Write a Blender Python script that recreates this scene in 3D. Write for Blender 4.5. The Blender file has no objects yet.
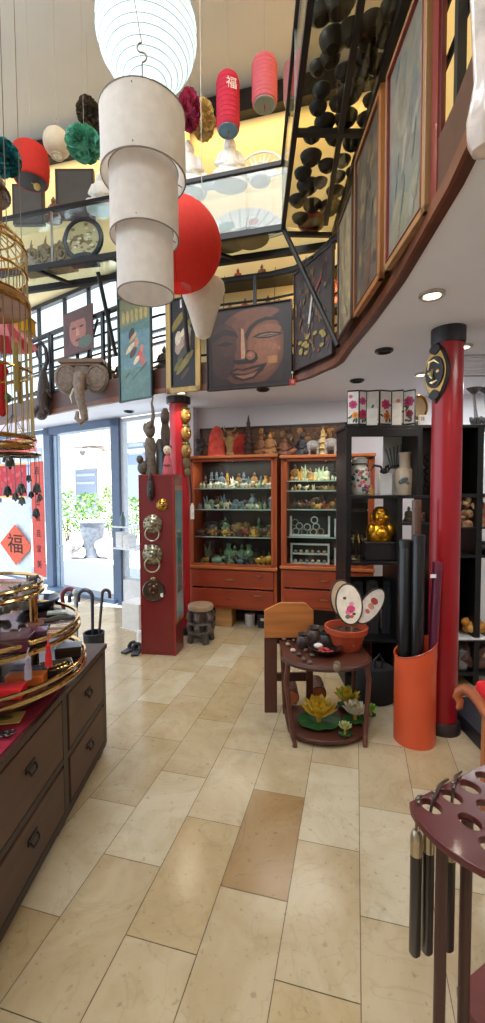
import bpy, math, random
from mathutils import Vector, Matrix
random.seed(7)
SC = bpy.context.scene
COL = SC.collection
PI = math.pi
# ------------------------------------------------------------ camera geometry
FPX = 430.0; CX = 242.5; CY = 511.5; EYE = 1.6
YAW = math.radians(14.8); PIT = math.atan(21.5/FPX)
R_ = Vector((math.cos(YAW), math.sin(YAW), 0)); FH = Vector((-math.sin(YAW), math.cos(YAW), 0))
F_ = FH*math.cos(PIT) - Vector((0,0,math.sin(PIT))); U_ = FH*math.sin(PIT) + Vector((0,0,math.cos(PIT)))
CAM = Vector((0,0,EYE))
ROLL=.006; cR,sR=math.cos(ROLL),math.sin(ROLL)
def ray(x,y):
    u=(x-CX)/FPX; v=(CY-y)/FPX
    return R_*(u*cR+v*sR) + U_*(-u*sR+v*cR) + F_
def D(x,y,d):
    r = ray(x,y); return CAM + r*(d/r.dot(FH))
def Z(x,y,z):
    r = ray(x,y); return CAM + r*((z-EYE)/r.z)
def PL(x,y,p,n):
    r = ray(x,y); return CAM + r*((Vector(p)-CAM).dot(Vector(n))/r.dot(Vector(n)))
def W(xc,d,z): return R_*xc + FH*d + Vector((0,0,z))
def S(d): return d/FPX
cd = bpy.data.cameras.new('camera'); cam = bpy.data.objects.new('camera', cd); COL.objects.link(cam)
cd.sensor_fit = 'HORIZONTAL'; cd.sensor_width = 36; cd.lens = 36*FPX/485
cd.clip_start = .02; cd.clip_end = 200
cam.location = CAM; cam.rotation_euler = (Matrix.Rotation(YAW,3,'Z')@Matrix.Rotation(PI/2-PIT,3,'X')@Matrix.Rotation(-ROLL,3,'Z')).to_euler(); SC.camera = cam
# ------------------------------------------------------------ materials
def lin(c):
    return tuple(((v/255)/12.92 if v/255<=.04045 else ((v/255+.055)/1.055)**2.4) for v in c)
MATS = {}
def nm(name):
    m = bpy.data.materials.new(name); m.use_nodes = True
    nt = m.node_tree; b = nt.nodes['Principled BSDF']; return m, nt, b
def fam(name, rough=.5, metal=0, coat=0, scale=25, amt=.18, bump=0, bscale=60, stretch=(1,1,1), grain=0, transl=0, emit=0, spec=.5):
    """a material family: base colour from the mesh's own paint attribute, broken up by noise"""
    m, nt, b = nm(name); N = nt.nodes; L = nt.links
    a = N.new('ShaderNodeAttribute'); a.attribute_name = 'Col'
    tc = N.new('ShaderNodeTexCoord'); mp = N.new('ShaderNodeMapping'); mp.inputs['Scale'].default_value = stretch
    L.new(tc.outputs['Object'], mp.inputs['Vector'])
    no = N.new('ShaderNodeTexNoise'); no.inputs['Scale'].default_value = scale; no.inputs['Detail'].default_value = 5
    no.inputs['Distortion'].default_value = grain
    L.new(mp.outputs[0], no.inputs['Vector'])
    mr = N.new('ShaderNodeMapRange'); mr.inputs['From Min'].default_value=.3; mr.inputs['From Max'].default_value=.7
    mr.inputs['To Min'].default_value = 1-amt; mr.inputs['To Max'].default_value = 1+amt
    L.new(no.outputs['Fac'], mr.inputs['Value'])
    mx = N.new('ShaderNodeVectorMath'); mx.operation = 'SCALE'
    L.new(a.outputs['Color'], mx.inputs[0]); L.new(mr.outputs[0], mx.inputs['Scale'])
    L.new(mx.outputs[0], b.inputs['Base Color'])
    b.inputs['Roughness'].default_value = rough; b.inputs['Metallic'].default_value = metal
    b.inputs['Coat Weight'].default_value = coat; b.inputs['Coat Roughness'].default_value = .08
    b.inputs['Specular IOR Level'].default_value = spec
    if bump:
        n2 = N.new('ShaderNodeTexNoise'); n2.inputs['Scale'].default_value = bscale; n2.inputs['Detail'].default_value = 4
        L.new(mp.outputs[0], n2.inputs['Vector'])
        bp = N.new('ShaderNodeBump'); bp.inputs['Strength'].default_value = bump; bp.inputs['Distance'].default_value = .01
        L.new(n2.outputs['Fac'], bp.inputs['Height']); L.new(bp.outputs[0], b.inputs['Normal'])
    if transl:
        t = N.new('ShaderNodeBsdfTranslucent'); ms = N.new('ShaderNodeMixShader'); ms.inputs[0].default_value = transl
        out = N['Material Output']; L.new(mx.outputs[0], t.inputs['Color'])
        L.new(b.outputs[0], ms.inputs[1]); L.new(t.outputs[0], ms.inputs[2]); L.new(ms.outputs[0], out.inputs['Surface'])
    if emit:
        L.new(mx.outputs[0], b.inputs['Emission Color']); b.inputs['Emission Strength'].default_value = emit
    MATS[name] = m; return m
fam('matte', .8, scale=18, amt=.12)
fam('plaster', .9, scale=3, amt=.02, bump=.05, bscale=40)
fam('satin', .42, scale=14, amt=.07)
fam('gloss', .14, coat=.6, scale=10, amt=.10)
fam('lacquer', .32, coat=.2, scale=6, amt=.08)
fam('metal', .28, metal=.9, scale=20, amt=.15)
fam('brass', .16, metal=1, scale=12, amt=.08)
fam('iron', .45, metal=.3, scale=20, amt=.1)
fam('stone', .65, scale=14, amt=.3, bump=.35, bscale=35)
fam('carved', .5, scale=30, amt=.35, bump=.8, bscale=45)
fam('cloth', .9, scale=60, amt=.12, bump=.2, bscale=200)
fam('paper', .85, scale=30, amt=.05, bump=.25, bscale=25, transl=.3)
fam('leaf', .35, scale=12, amt=.2, transl=.2)
fam('woodx', .42, coat=.06, scale=9, amt=.22, stretch=(.18,2,2), grain=.6)
fam('woody', .48, coat=.0, scale=9, amt=.22, stretch=(2,.18,2), grain=.6)
fam('woodz', .42, coat=.06, scale=9, amt=.22, stretch=(2,2,.18), grain=.6)
fam('canvas', .5, scale=22, amt=.14, bump=.1, bscale=120)
fam('glow', .8, scale=6, amt=.03, emit=.95)
fam('lamp', .5, scale=6, amt=.01, emit=9)
fam('painting', .35, scale=13, amt=.2, grain=1.2)
fam('shell', .25, coat=.4, scale=9, amt=.35, grain=1.0)
def glassmat(name, tint, gl=.08):
    m, nt, b = nm(name); N = nt.nodes; L = nt.links
    t = N.new('ShaderNodeBsdfTransparent'); t.inputs[0].default_value = (*tint,1)
    g = N.new('ShaderNodeBsdfGlossy'); g.inputs['Roughness'].default_value = .02
    fr = N.new('ShaderNodeLayerWeight'); fr.inputs[0].default_value = .5
    pw = N.new('ShaderNodeMath'); pw.operation='POWER'; pw.inputs[1].default_value = 4; L.new(fr.outputs['Facing'], pw.inputs[0])
    no = N.new('ShaderNodeTexNoise'); no.inputs['Scale'].default_value = 3
    m0 = N.new('ShaderNodeMath'); m0.operation='MULTIPLY_ADD'; m0.inputs[1].default_value=.02; m0.inputs[2].default_value=.02; L.new(no.outputs['Fac'], m0.inputs[0])
    ma = N.new('ShaderNodeMath'); ma.operation='MULTIPLY_ADD'; ma.inputs[1].default_value = .6; L.new(pw.outputs[0], ma.inputs[0]); L.new(m0.outputs[0], ma.inputs[2])
    ms = N.new('ShaderNodeMixShader'); L.new(ma.outputs[0], ms.inputs[0]); L.new(t.outputs[0], ms.inputs[1]); L.new(g.outputs[0], ms.inputs[2])
    L.new(ms.outputs[0], N['Material Output'].inputs['Surface']); MATS[name] = m
glassmat('glass', (.93,.97,.96)); glassmat('pane', (.90,.95,.98)); glassmat('smoke', (.80,.80,.74))
# ------------------------------------------------------------ mesh builder
class MB:
    def __init__(s, col=(200,200,200)):
        s.v=[]; s.f=[]; s.fc=[]; s.c=lin(col); s.M=None
    def col(s, c): s.c = lin(c); return s
    def xf(s, m): s.M = m; return s
    def _v(s, p):
        p = Vector(p)
        if s.M is not None: p = s.M @ p
        s.v.append(p); return len(s.v)-1
    def face(s, ids): s.f.append(tuple(ids)); s.fc.append(s.c)
    def poly(s, pts):
        s.face([s._v(p) for p in pts]); return s
    def box(s, c, sz, rz=0, rx=0, ry=0, taper=1):
        m = Matrix.Translation(Vector(c)) @ Matrix.Rotation(rz,4,'Z') @ Matrix.Rotation(ry,4,'Y') @ Matrix.Rotation(rx,4,'X')
        x,y,z = sz[0]/2, sz[1]/2, sz[2]/2
        i=[s._v(m@Vector(p)) for p in ((-x,-y,-z),(x,-y,-z),(x,y,-z),(-x,y,-z),(-x*taper,-y*taper,z),(x*taper,-y*taper,z),(x*taper,y*taper,z),(-x*taper,y*taper,z))]
        for q in ((3,2,1,0),(4,5,6,7),(0,1,5,4),(1,2,6,5),(2,3,7,6),(3,0,4,7)): s.face([i[k] for k in q])
        return s
    def rings(s, rings, cap0=True, cap1=True, close=False):
        n = len(rings[0]); ids = [[s._v(p) for p in r] for r in rings]
        m = len(ids)
        for a in range(m if close else m-1):
            A = ids[a]; B = ids[(a+1)%m]
            for k in range(n): s.face((A[k],A[(k+1)%n],B[(k+1)%n],B[k]))
        if not close:
            if cap0: s.face(ids[0][::-1])
            if cap1: s.face(ids[-1])
        return s
    def cyl(s, p0, p1, r0, r1=None, n=14, cap=True):
        return s.tube([p0,p1],[r0, r0 if r1 is None else r1], n, cap=cap)
    def tube(s, pts, r, n=8, closed=False, cap=True):
        pts=[Vector(p) for p in pts]; m=len(pts)
        rr = r if isinstance(r,(list,tuple)) else [r]*m
        rings=[]; up=None
        for i,p in enumerate(pts):
            if closed: t = pts[(i+1)%m]-pts[i-1]
            else: t = pts[min(i+1,m-1)]-pts[max(i-1,0)]
            if t.length<1e-9: t=Vector((0,0,1))
            t.normalize()
            if up is None:
                up = Vector((0,0,1)) if abs(t.z)<.9 else Vector((1,0,0))
            u = up - t*up.dot(t)
            if u.length<1e-6: u = t.orthogonal()
            u.normalize(); w = t.cross(u); up = u
            rings.append([p+(u*math.cos(2*PI*k/n)+w*math.sin(2*PI*k/n))*rr[i] for k in range(n)])
        return s.rings(rings, cap, cap, closed)
    def lathe(s, prof, n=24, c=(0,0,0), sx=1, sy=1, cap=True, wob=0):
        c=Vector(c)
        rings=[[c+Vector((max(r,.0004)*sx*math.cos(2*PI*k/n)*(1+wob*math.cos(6*PI*2*k/n)), max(r,.0004)*sy*math.sin(2*PI*k/n)*(1+wob*math.cos(6*PI*2*k/n)), z)) for k in range(n)] for r,z in prof]
        return s.rings(rings, cap, cap)
    def ell(s, c, r, n=14, m=8, rz=0, rx=0, ry=0):
        if not isinstance(r,(tuple,list)): r=(r,r,r)
        M = Matrix.Translation(Vector(c)) @ Matrix.Rotation(rz,4,'Z') @ Matrix.Rotation(ry,4,'Y') @ Matrix.Rotation(rx,4,'X')
        rings=[]
        for j in range(1,m):
            a=-PI/2+PI*j/m
            rings.append([M@Vector((r[0]*math.cos(a)*math.cos(2*PI*k/n), r[1]*math.cos(a)*math.sin(2*PI*k/n), r[2]*math.sin(a))) for k in range(n)])
        b=s._v(M@Vector((0,0,-r[2]))); ids=[[s._v(p) for p in q] for q in rings]; t=s._v(M@Vector((0,0,r[2])))
        for k in range(n):
            s.face((b,ids[0][(k+1)%n],ids[0][k])); s.face((t,ids[-1][k],ids[-1][(k+1)%n]))
        for a in range(len(ids)-1):
            for k in range(n): s.face((ids[a][k],ids[a][(k+1)%n],ids[a+1][(k+1)%n],ids[a+1][k]))
        return s
    def prism(s, poly, a0, a1, axis='z'):
        def P(p,a):
            return (p[0],p[1],a) if axis=='z' else ((p[0],a,p[1]) if axis=='y' else (a,p[0],p[1]))
        lo=[s._v(P(p,a0)) for p in poly]; hi=[s._v(P(p,a1)) for p in poly]; n=len(poly)
        s.face(lo[::-1]); s.face(hi)
        for k in range(n): s.face((lo[k],lo[(k+1)%n],hi[(k+1)%n],hi[k]))
        return s
    def torus(s, c, R, r, axis='z', n=28, k=8, sx=1, sy=1):
        c=Vector(c); pts=[]
        for i in range(n):
            a=2*PI*i/n; x=R*sx*math.cos(a); y=R*sy*math.sin(a)
            pts.append(c+(Vector((x,y,0)) if axis=='z' else (Vector((x,0,y)) if axis=='y' else Vector((0,x,y)))))
        return s.tube(pts, r, k, closed=True)
    def o(s, name, mat, parent=None, label=None, cat=None, loc=(0,0,0), rz=0, group=None, kind=None, smooth=True, bevel=0, ang=40):
        me = bpy.data.meshes.new(name); me.from_pydata([tuple(p) for p in s.v], [], s.f)
        at = me.color_attributes.new('Col','FLOAT_COLOR','CORNER'); i=0; buf=[]
        for f,c in zip(s.f, s.fc): buf += [c[0],c[1],c[2],1.0]*len(f)
        at.data.foreach_set('color', buf)
        me.validate(); me.update()
        if smooth:
            me.shade_smooth(); me.set_sharp_from_angle(angle=math.radians(ang))
        me.materials.append(MATS[mat] if isinstance(mat,str) else mat)
        ob = bpy.data.objects.new(name, me); COL.objects.link(ob); ob.location = loc; ob.rotation_euler=(0,0,rz)
        if parent is not None: ob.parent = parent
        tag(ob,label,cat,group,kind)
        if bevel:
            b=ob.modifiers.new('bevel','BEVEL'); b.width=bevel; b.segments=2; b.limit_method='ANGLE'; b.angle_limit=math.radians(50)
        return ob
def tag(o,label=None,cat=None,group=None,kind=None):
    if label: o['label']=label
    if cat: o['category']=cat
    if group: o['group']=group
    if kind: o['kind']=kind
    return o
def T(name,label,cat,loc,rz=0,group=None):
    e=bpy.data.objects.new(name,None); e.empty_display_size=.05; COL.objects.link(e); e.location=loc; e.rotation_euler=(0,0,rz)
    return tag(e,label,cat,group)
def clone(o,loc,rz=None,label=None,scale=None):
    def cp(a,par):
        c=a.copy(); COL.objects.link(c)
        if par: c.parent=par
        for ch in list(a.children): cp(ch,c)
        return c
    c=cp(o,None); c.location=loc
    if rz is not None: c.rotation_euler=(0,0,rz)
    if label: c['label']=label
    if scale: c.scale=(scale,scale,scale)
    return c
def txt(s, size, col, name='lettering', parent=None, M=None, mat='matte', depth=.0015, width=None, smooth=False):
    """letters as mesh: local X right, Z up, facing -Y"""
    cu=bpy.data.curves.new(name,'FONT'); cu.body=s; cu.size=size; cu.extrude=depth; cu.align_x='CENTER'; cu.align_y='CENTER'
    ob=bpy.data.objects.new(name,cu); COL.objects.link(ob)
    dg=bpy.context.evaluated_depsgraph_get(); me=bpy.data.meshes.new_from_object(ob.evaluated_get(dg))
    bpy.data.objects.remove(ob)
    rot=Matrix.Rotation(PI/2,4,'X'); me.transform((M if M is not None else Matrix.Identity(4)) @ rot)
    at=me.color_attributes.new('Col','FLOAT_COLOR','CORNER'); c=lin(col); at.data.foreach_set('color',[c[0],c[1],c[2],1.0]*len(me.loops))
    me.materials.clear(); me.materials.append(MATS[mat])
    r=bpy.data.objects.new(name,me); COL.objects.link(r)
    if parent is not None: r.parent=parent
    return r
def bez(p0,p1,p2,p3,n=10):
    p0,p1,p2,p3=map(Vector,(p0,p1,p2,p3)); out=[]
    for i in range(n+1):
        t=i/n; out.append(p0*(1-t)**3+p1*3*t*(1-t)**2+p2*3*t*t*(1-t)+p3*t**3)
    return out
def arc(c,r,a0,a1,n=12,axis='y'):
    c=Vector(c); out=[]
    for i in range(n+1):
        a=math.radians(a0+(a1-a0)*i/n); x=r*math.cos(a); y=r*math.sin(a)
        out.append(c+(Vector((x,0,y)) if axis=='y' else (Vector((x,y,0)) if axis=='z' else Vector((0,x,y)))))
    return out
def circ(cx,cy,rx,ry=None,n=16,rot=0):
    ry=rx if ry is None else ry; out=[]
    for k in range(n):
        a=2*PI*k/n; x=rx*math.cos(a); y=ry*math.sin(a)
        out.append((cx+x*math.cos(rot)-y*math.sin(rot), cy+x*math.sin(rot)+y*math.cos(rot)))
    return out
# ============================================================ SETTING
YB = 5.15; ZS = 2.62; ZM = 2.86; ZT = 6.25
# ---- floor: limestone tiles laid in courses along Y
def marble(name):
    m, nt, b = nm(name); N=nt.nodes; L=nt.links
    a=N.new('ShaderNodeAttribute'); a.attribute_name='Col'
    tc=N.new('ShaderNodeTexCoord')
    wv=N.new('ShaderNodeTexNoise'); wv.inputs['Scale'].default_value=3.2; wv.inputs['Detail'].default_value=8; wv.inputs['Roughness'].default_value=.62; wv.inputs['Distortion'].default_value=1.1
    L.new(tc.outputs['Object'], wv.inputs['Vector'])
    r=N.new('ShaderNodeValToRGB'); e=r.color_ramp.elements
    e[0].position=.32; e[0].color=(.80,.72,.60,1); e[1].position=.60; e[1].color=(1,1,1,1)
    L.new(wv.outputs['Fac'], r.inputs[0])
    # thin brown veins
    v2=N.new('ShaderNodeTexNoise'); v2.inputs['Scale'].default_value=2.1; v2.inputs['Detail'].default_value=6; v2.inputs['Distortion'].default_value=2.2
    L.new(tc.outputs['Object'], v2.inputs['Vector'])
    sb=N.new('ShaderNodeMath'); sb.operation='SUBTRACT'; sb.inputs[1].default_value=.5; L.new(v2.outputs['Fac'],sb.inputs[0])
    ab=N.new('ShaderNodeMath'); ab.operation='ABSOLUTE'; L.new(sb.outputs[0],ab.inputs[0])
    mr=N.new('ShaderNodeMapRange'); mr.inputs['From Min'].default_value=0; mr.inputs['From Max'].default_value=.014; mr.inputs['To Min'].default_value=.90; mr.inputs['To Max'].default_value=1
    L.new(ab.outputs[0], mr.inputs['Value'])
    # pits
    sp=N.new('ShaderNodeTexNoise'); sp.inputs['Scale'].default_value=38; sp.inputs['Detail'].default_value=3; L.new(tc.outputs['Object'], sp.inputs['Vector'])
    m2=N.new('ShaderNodeMapRange'); m2.inputs['From Min'].default_value=.28; m2.inputs['From Max'].default_value=.37; m2.inputs['To Min'].default_value=.74; m2.inputs['To Max'].default_value=1
    L.new(sp.outputs['Fac'], m2.inputs['Value'])
    x1=N.new('ShaderNodeMix'); x1.data_type='RGBA'; x1.blend_type='MULTIPLY'; x1.inputs[0].default_value=.75
    L.new(a.outputs['Color'], x1.inputs[6]); L.new(r.outputs[0], x1.inputs[7])
    k=N.new('ShaderNodeMath'); k.operation='MULTIPLY'; L.new(mr.outputs[0],k.inputs[0]); L.new(m2.outputs[0],k.inputs[1])
    sc=N.new('ShaderNodeVectorMath'); sc.operation='SCALE'; L.new(x1.outputs[2],sc.inputs[0]); L.new(k.outputs[0],sc.inputs['Scale'])
    L.new(sc.outputs[0], b.inputs['Base Color'])
    rr=N.new('ShaderNodeMapRange'); rr.inputs['To Min'].default_value=.09; rr.inputs['To Max'].default_value=.30; L.new(wv.outputs['Fac'],rr.inputs['Value']); L.new(rr.outputs[0], b.inputs['Roughness'])
    MATS[name]=m
marble('marble')
rf=random.Random(3)
tw=.273; xE=Z(361,1000,0).x; TL=Z(298.4,839.6,0).y-Z(275.7,979.8,0).y
off={0:Z(298.4,839.6,0).y, -1:Z(254,789,0).y, -2:Z(127,935,0).y, -3:Z(105,854,0).y, -4:Z(25,907,0).y, 1:Z(361,916,0).y}
darkrow=(-1, off[-1]-TL/2)
fl=MB((120,104,84)); fl.poly([(-7,-7,-.004),(4,-7,-.004),(4,5.2,-.004),(-7,5.2,-.004)])
c0=int((-7-xE)/tw)-1; c1=int((3.2-xE)/tw)+1
for c in range(c0,c1):
    x0=xE+c*tw; o_=off.get(c+1, off.get(c) if False else None)
    key=c+1
    o_=off.get(key, rf.uniform(0,TL))
    k0=int((-3.0-o_)/TL)-1; k1=int((6.2-o_)/TL)+1
    for k in range(k0,k1):
        y0=o_+k*TL; y1=y0+TL
        h=rf.random(); base=(180+h*8,163+h*8,131+h*10)
        if rf.random()<.22: base=(180,160,124)
        if rf.random()<.14: base=(194,182,156)
        if key==-1 and y0<=darkrow[1]<=y1: base=(158,130,92)
        g=.0016
        if x0<-1.99 and y1>5.03+.34*(-1.99-x0): 
            y1=min(y1,5.0+.3425*(-1.99-x0))
        elif y1>YB+.05: y1=YB+.05
        if y1<=y0+.02: continue
        fl.col(base); fl.poly([(x0+g,y0+g,0),(x0+tw-g,y0+g,0),(x0+tw-g,y1-g,0),(x0+g,y1-g,0)])
fl.o('floor','marble',kind='structure',smooth=False)
# ---- shop-front line
S0=Vector((-3.21,5.45,0)); EV=Vector((-1.34,.46,0)).normalized(); NV=Vector((-EV.y,EV.x,0))
if NV.y>0: NV=-NV          # towards the room
def tsf(x,y=520): return (PL(x,y,S0,NV)-S0).dot(EV)
def sf(t,z,n=0): return S0+EV*t+NV*n+Vector((0,0,z))
RZS=math.atan2(-EV.y,-EV.x)      # local X runs to the right along the shop front, local -Y faces the room
def sfm(t,z,n=0): return Matrix.Translation(sf(t,z,n)) @ Matrix.Rotation(RZS,4,'Z')
def sfbox(mb,t0,t1,z0,z1,n0,n1):
    mb.xf(sfm((t0+t1)/2,(z0+z1)/2,(n0+n1)/2)); mb.box((0,0,0),(abs(t1-t0),abs(n1-n0),z1-z0)); mb.xf(None)
tEnd=(Vector((-1.99,0,0))-S0).x/EV.x
# ---- walls
m=MB((214,212,216)); m.box((.8,YB+.06,ZM/2),(5.6,.12,ZM)); m.o('wall_back','plaster',kind='structure',smooth=False)
m=MB((236,214,160)); m.box((.8,YB+.06,(ZM+ZT)/2),(5.6,.12,ZT-ZM)); m.box((-4.61,YB+.06,(4.62+ZT)/2),(5.22,.12,ZT-4.62)); m.o('wall_gallery','plaster',kind='structure',smooth=False)
m=MB((214,212,216)); m.box((3.55,0,ZM/2),(.12,10.6,ZM)); m.o('wall_right','plaster',kind='structure',smooth=False)
m=MB((150,140,130)); m.box((-1,-4.6,ZT/2),(9.4,.12,ZT)); m.o('wall_rear','plaster',kind='structure',smooth=False)
pa=W(1.66,-2.5,0); pb=W(1.66,4.9,0)
m=MB((226,190,116)); mid=(pa+pb)/2; m.box((mid.x,mid.y,(ZM+ZT)/2),((pb-pa).length,.1,ZT-ZM),rz=math.atan2((pb-pa).y,(pb-pa).x)); m.o('wall_gallery_right','plaster',kind='structure',smooth=False)
m=MB((198,196,192)); m.box((-1,-.5,ZT+.06),(10.5,11.6,.12)); m.o('ceiling','plaster',kind='structure',smooth=False)
# cornice beam under the upper ceiling
q0=PL(41,167,(0,YB-.02,0),(0,1,0)); 
m=MB((22,18,18)); m.box((-1.2,YB-.06,ZT-.16),(8.6,.14,.24)); m.o('trim_cornice','satin',kind='structure',smooth=False)
# ---- gallery slab (its white underside is the low ceiling)
epx=[(0,425),(60,413),(120,401.5),(160,394.5),(205,390),(240,387.5),(270,385.5),(294,382.7),(312,377.5),(326,371),(336,367),(344,361.5),(352,350),(376,321),(405.7,280),(464,183),(485,141)]
EDGE=[Z(x,y,ZS) for x,y in epx]
d0=(EDGE[-1]-EDGE[-2]).normalized(); EDGE=[EDGE[0]+(EDGE[0]-EDGE[1]).normalized()*.9]+EDGE+[EDGE[-1]+d0*1.2,EDGE[-1]+d0*4]
pts=[(p.x,p.y) for p in EDGE]+[(3.5,-3),(3.5,YB),(-1.99,YB)]
pe=sf(tEnd,0); pts+= [(pe.x,pe.y)]; pl=sf(3.4,0); pts+=[(pl.x,pl.y)]
m=MB((232,236,246)); m.prism(pts,ZS,ZM-.02); m.o('ceiling_low','plaster',kind='structure',smooth=False)
def off_edge(n):           # edge moved n metres out into the void
    out=[]
    for i,p in enumerate(EDGE):
        t=(EDGE[min(i+1,len(EDGE)-1)]-EDGE[max(i-1,0)]); t.z=0; t.normalize(); nn=Vector((t.y,-t.x,0))
        if nn.dot(Vector((-1.2,0,0))-Vector((p.x,p.y-1.5,0)))<0: nn=-nn
        out.append(p+nn*n)
    return out
def strip(mb,n0,n1,z0,z1,a=0,b=None):
    A=off_edge(n0)[a:b]; B=off_edge(n1)[a:b]
    mb.rings([[Vector((p.x,p.y,z0)),Vector((q.x,q.y,z0)),Vector((q.x,q.y,z1)),Vector((p.x,p.y,z1))] for p,q in zip(A,B)])
m=MB((78,44,32)); strip(m,.0,.035,ZS-.006,ZM+.02); m.col((112,64,40)); strip(m,.035,.05,ZS-.006,ZS+.05); m.o('trim_gallery_edge','woodx',kind='structure',ang=30)
# ---- railing along the edge of the gallery
def epoint(s):      # point on the edge by arc length from the first vertex
    i=0
    while i<len(EDGE)-2 and s>(EDGE[i+1]-EDGE[i]).length: s-=(EDGE[i+1]-EDGE[i]).length; i+=1
    v=(EDGE[i+1]-EDGE[i]).normalized(); return EDGE[i]+v*s, v
ELEN=sum((EDGE[i+1]-EDGE[i]).length for i in range(len(EDGE)-1))
rail=T('railing','black metal railing with curved handrail along the gallery edge','railing',(0,0,0))
def railat(name,z,r,n=-.03):
    mb=MB((30,28,30)); P=[Vector((p.x,p.y,z)) for p in off_edge(n)]; mb.tube(P,r,8); mb.o(name,'iron',rail)
railat('handrail',3.69,.032); 
for z in (2.98,3.24,3.46): railat('rail_bar',z,.012)
s=.5
while s<ELEN-3:
    p,v=epoint(s); nn=Vector((v.y,-v.x,0))
    mb=MB((30,28,30)); mb.box((p.x,p.y,(ZM+3.69)/2),(.03,.03,3.69-ZM),rz=math.atan2(v.y,v.x)); 
    ob=mb.o('post','iron',rail); s+=.62
# ---- shop-front glazing: door and windows
BL=(92,112,142)
def window(name,t0,t1,z0,z1,bars_t=(),bars_z=(),col=BL,w=.07,glass='pane',dep=.08):
    m=MB(col); sfbox(m,t0,t0+w,z0,z1,-dep/2,dep/2); sfbox(m,t1-w,t1,z0,z1,-dep/2,dep/2); sfbox(m,t0,t1,z1-w,z1,-dep/2,dep/2); sfbox(m,t0,t1,z0,z0+w*.8,-dep/2,dep/2)
    for t in bars_t: sfbox(m,t-.02,t+.02,z0,z1,-.025,.025)
    for z in bars_z: sfbox(m,t0,t1,z-.015,z+.015,-.02,.02)
    o=m.o(name,'satin',kind='structure',smooth=False)
    g=MB((255,255,255)); sfbox(g,t0+w*.5,t1-w*.5,z0+.03,z1-.03,-.006,.006); g.o('glass',glass,o,smooth=False)
    return o
tL=tsf(53); tR=tsf(120.5)
m=MB(BL)
for t in (tL,tR): sfbox(m,t-.08,t+.08,0,2.60,-.08,.08)
sfbox(m,tR-.08,tL+.08,2.50,2.61,-.08,.08); sfbox(m,tR,tL,0,.05,-.12,.14)
door=m.o('door_1','satin',kind='structure',smooth=False)
# glass leaf standing ajar on the left, with a slim frame
tA=tL-.1
m=MB((168,186,205)); sfbox(m,tA-.13,tA-.11,.05,2.48,-.02,.02); sfbox(m,tA-.02,tA,.05,2.48,-.02,.02); sfbox(m,tA-.13,tA,.70,.72,-.02,.02); m.o('leaf_frame','satin',door,smooth=False)
g=MB(); sfbox(g,tA-.12,tA-.01,.07,2.46,-.005,.005); g.o('leaf_glass','pane',door,smooth=False)
window('window_1',tL+.08,3.4,.05,2.6,bars_z=())
window('window_2',tEnd+.02,tR-.08,.35,2.6,col=(200,206,214),w=.05)
m=MB((226,226,228)); sfbox(m,tEnd,tR-.1,0,.35,-.1,.06); m.o('trim_window_plinth','satin',kind='structure',smooth=False)
ub=[tsf(x,350) for x in (40,66,90,120,150)]
window('window_3',tEnd+.02,3.4,ZM+.02,4.6,bars_t=ub,bars_z=(3.2,3.5,3.66,4.0),col=(40,40,50),w=.06,glass='glass')
m=MB((230,206,150)); sfbox(m,tEnd,3.4,4.6,ZT,-.06,.02); m.o('wall_shopfront_top','plaster',kind='structure',smooth=False)
m=MB((225,205,160)); m.prism([(-7,YB),( -1.99,YB),(pe.x,pe.y+.02),(pl.x,pl.y)],4.60,4.66); m.o('ceiling_bay','plaster',kind='structure',smooth=False)
m=MB((214,212,216)); m.box((-1.97,5.1,ZM/2),(.06,.2,ZM)); m.o('wall_return','plaster',kind='structure',smooth=False)
# ---- vent panel in the low ceiling
c=Z(474,366,ZS); v=T('ceiling_vent','square white ceiling vent right of the red column','vent',(c.x,c.y,ZS-.004),YAW)
m=MB((170,172,178))
for a in (-.3,.3): m.box((a,0,0),(.02,.62,.014)); m.box((0,a,0),(.6,.02,.014))
m.o('frame','satin',v,smooth=False)
m=MB((210,210,214))
for k in range(6): m.box((0,-.22+k*.088,.0),(.56,.05,.006))
m.o('slat_panel','satin',v,smooth=False)
# ---- recessed downlights
def downlight(x,y,label,lit,w=12,r=.055):
    c=Z(x,y,ZS); t=T('downlight',label,'ceiling light',(c.x,c.y,ZS),0,'recessed downlights in the low ceiling')
    m=MB((205,200,195) if lit else (70,70,72)); m.torus((0,0,-.006),r,.013,n=24,k=6); m.o('rim','metal',t)
    m=MB((255,236,205) if lit else (46,44,44)); m.lathe([(r*.92,-.004),(r*.7,-.001),(.002,-.001)],20); m.o('lens','lamp' if lit else 'satin',t)
    if lit:
        l=bpy.data.lights.new('downlight_lamp','SPOT'); l.energy=w; l.spot_size=2.2; l.spot_blend=.6; l.color=(1,.86,.68); l.shadow_soft_size=.05
        o=bpy.data.objects.new('downlight_lamp',l); COL.objects.link(o); o.location=(c.x,c.y,ZS-.03)
for x,y,lb,lit in ((432,294,'lit recessed downlight nearest the gallery edge, left of the eye mask top',True),(384,350,'unlit dark recessed downlight above the peony screen',False),(357,380,'unlit recessed downlight just above the peony screen top',False),(263,389,'unlit dark recessed downlight under the big face painting',False),(181,392,'lit recessed downlight above the left red column',True),(463,346,'lit recessed downlight close right of the eye column',True),(422,374,'small lit downlight left of the eye mask',True),(20,429,'small recessed downlight behind the gold birdcage',True),(129,411,'tiny recessed downlight near the shop door header',False)):
    downlight(x,y,lb,lit)
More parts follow.
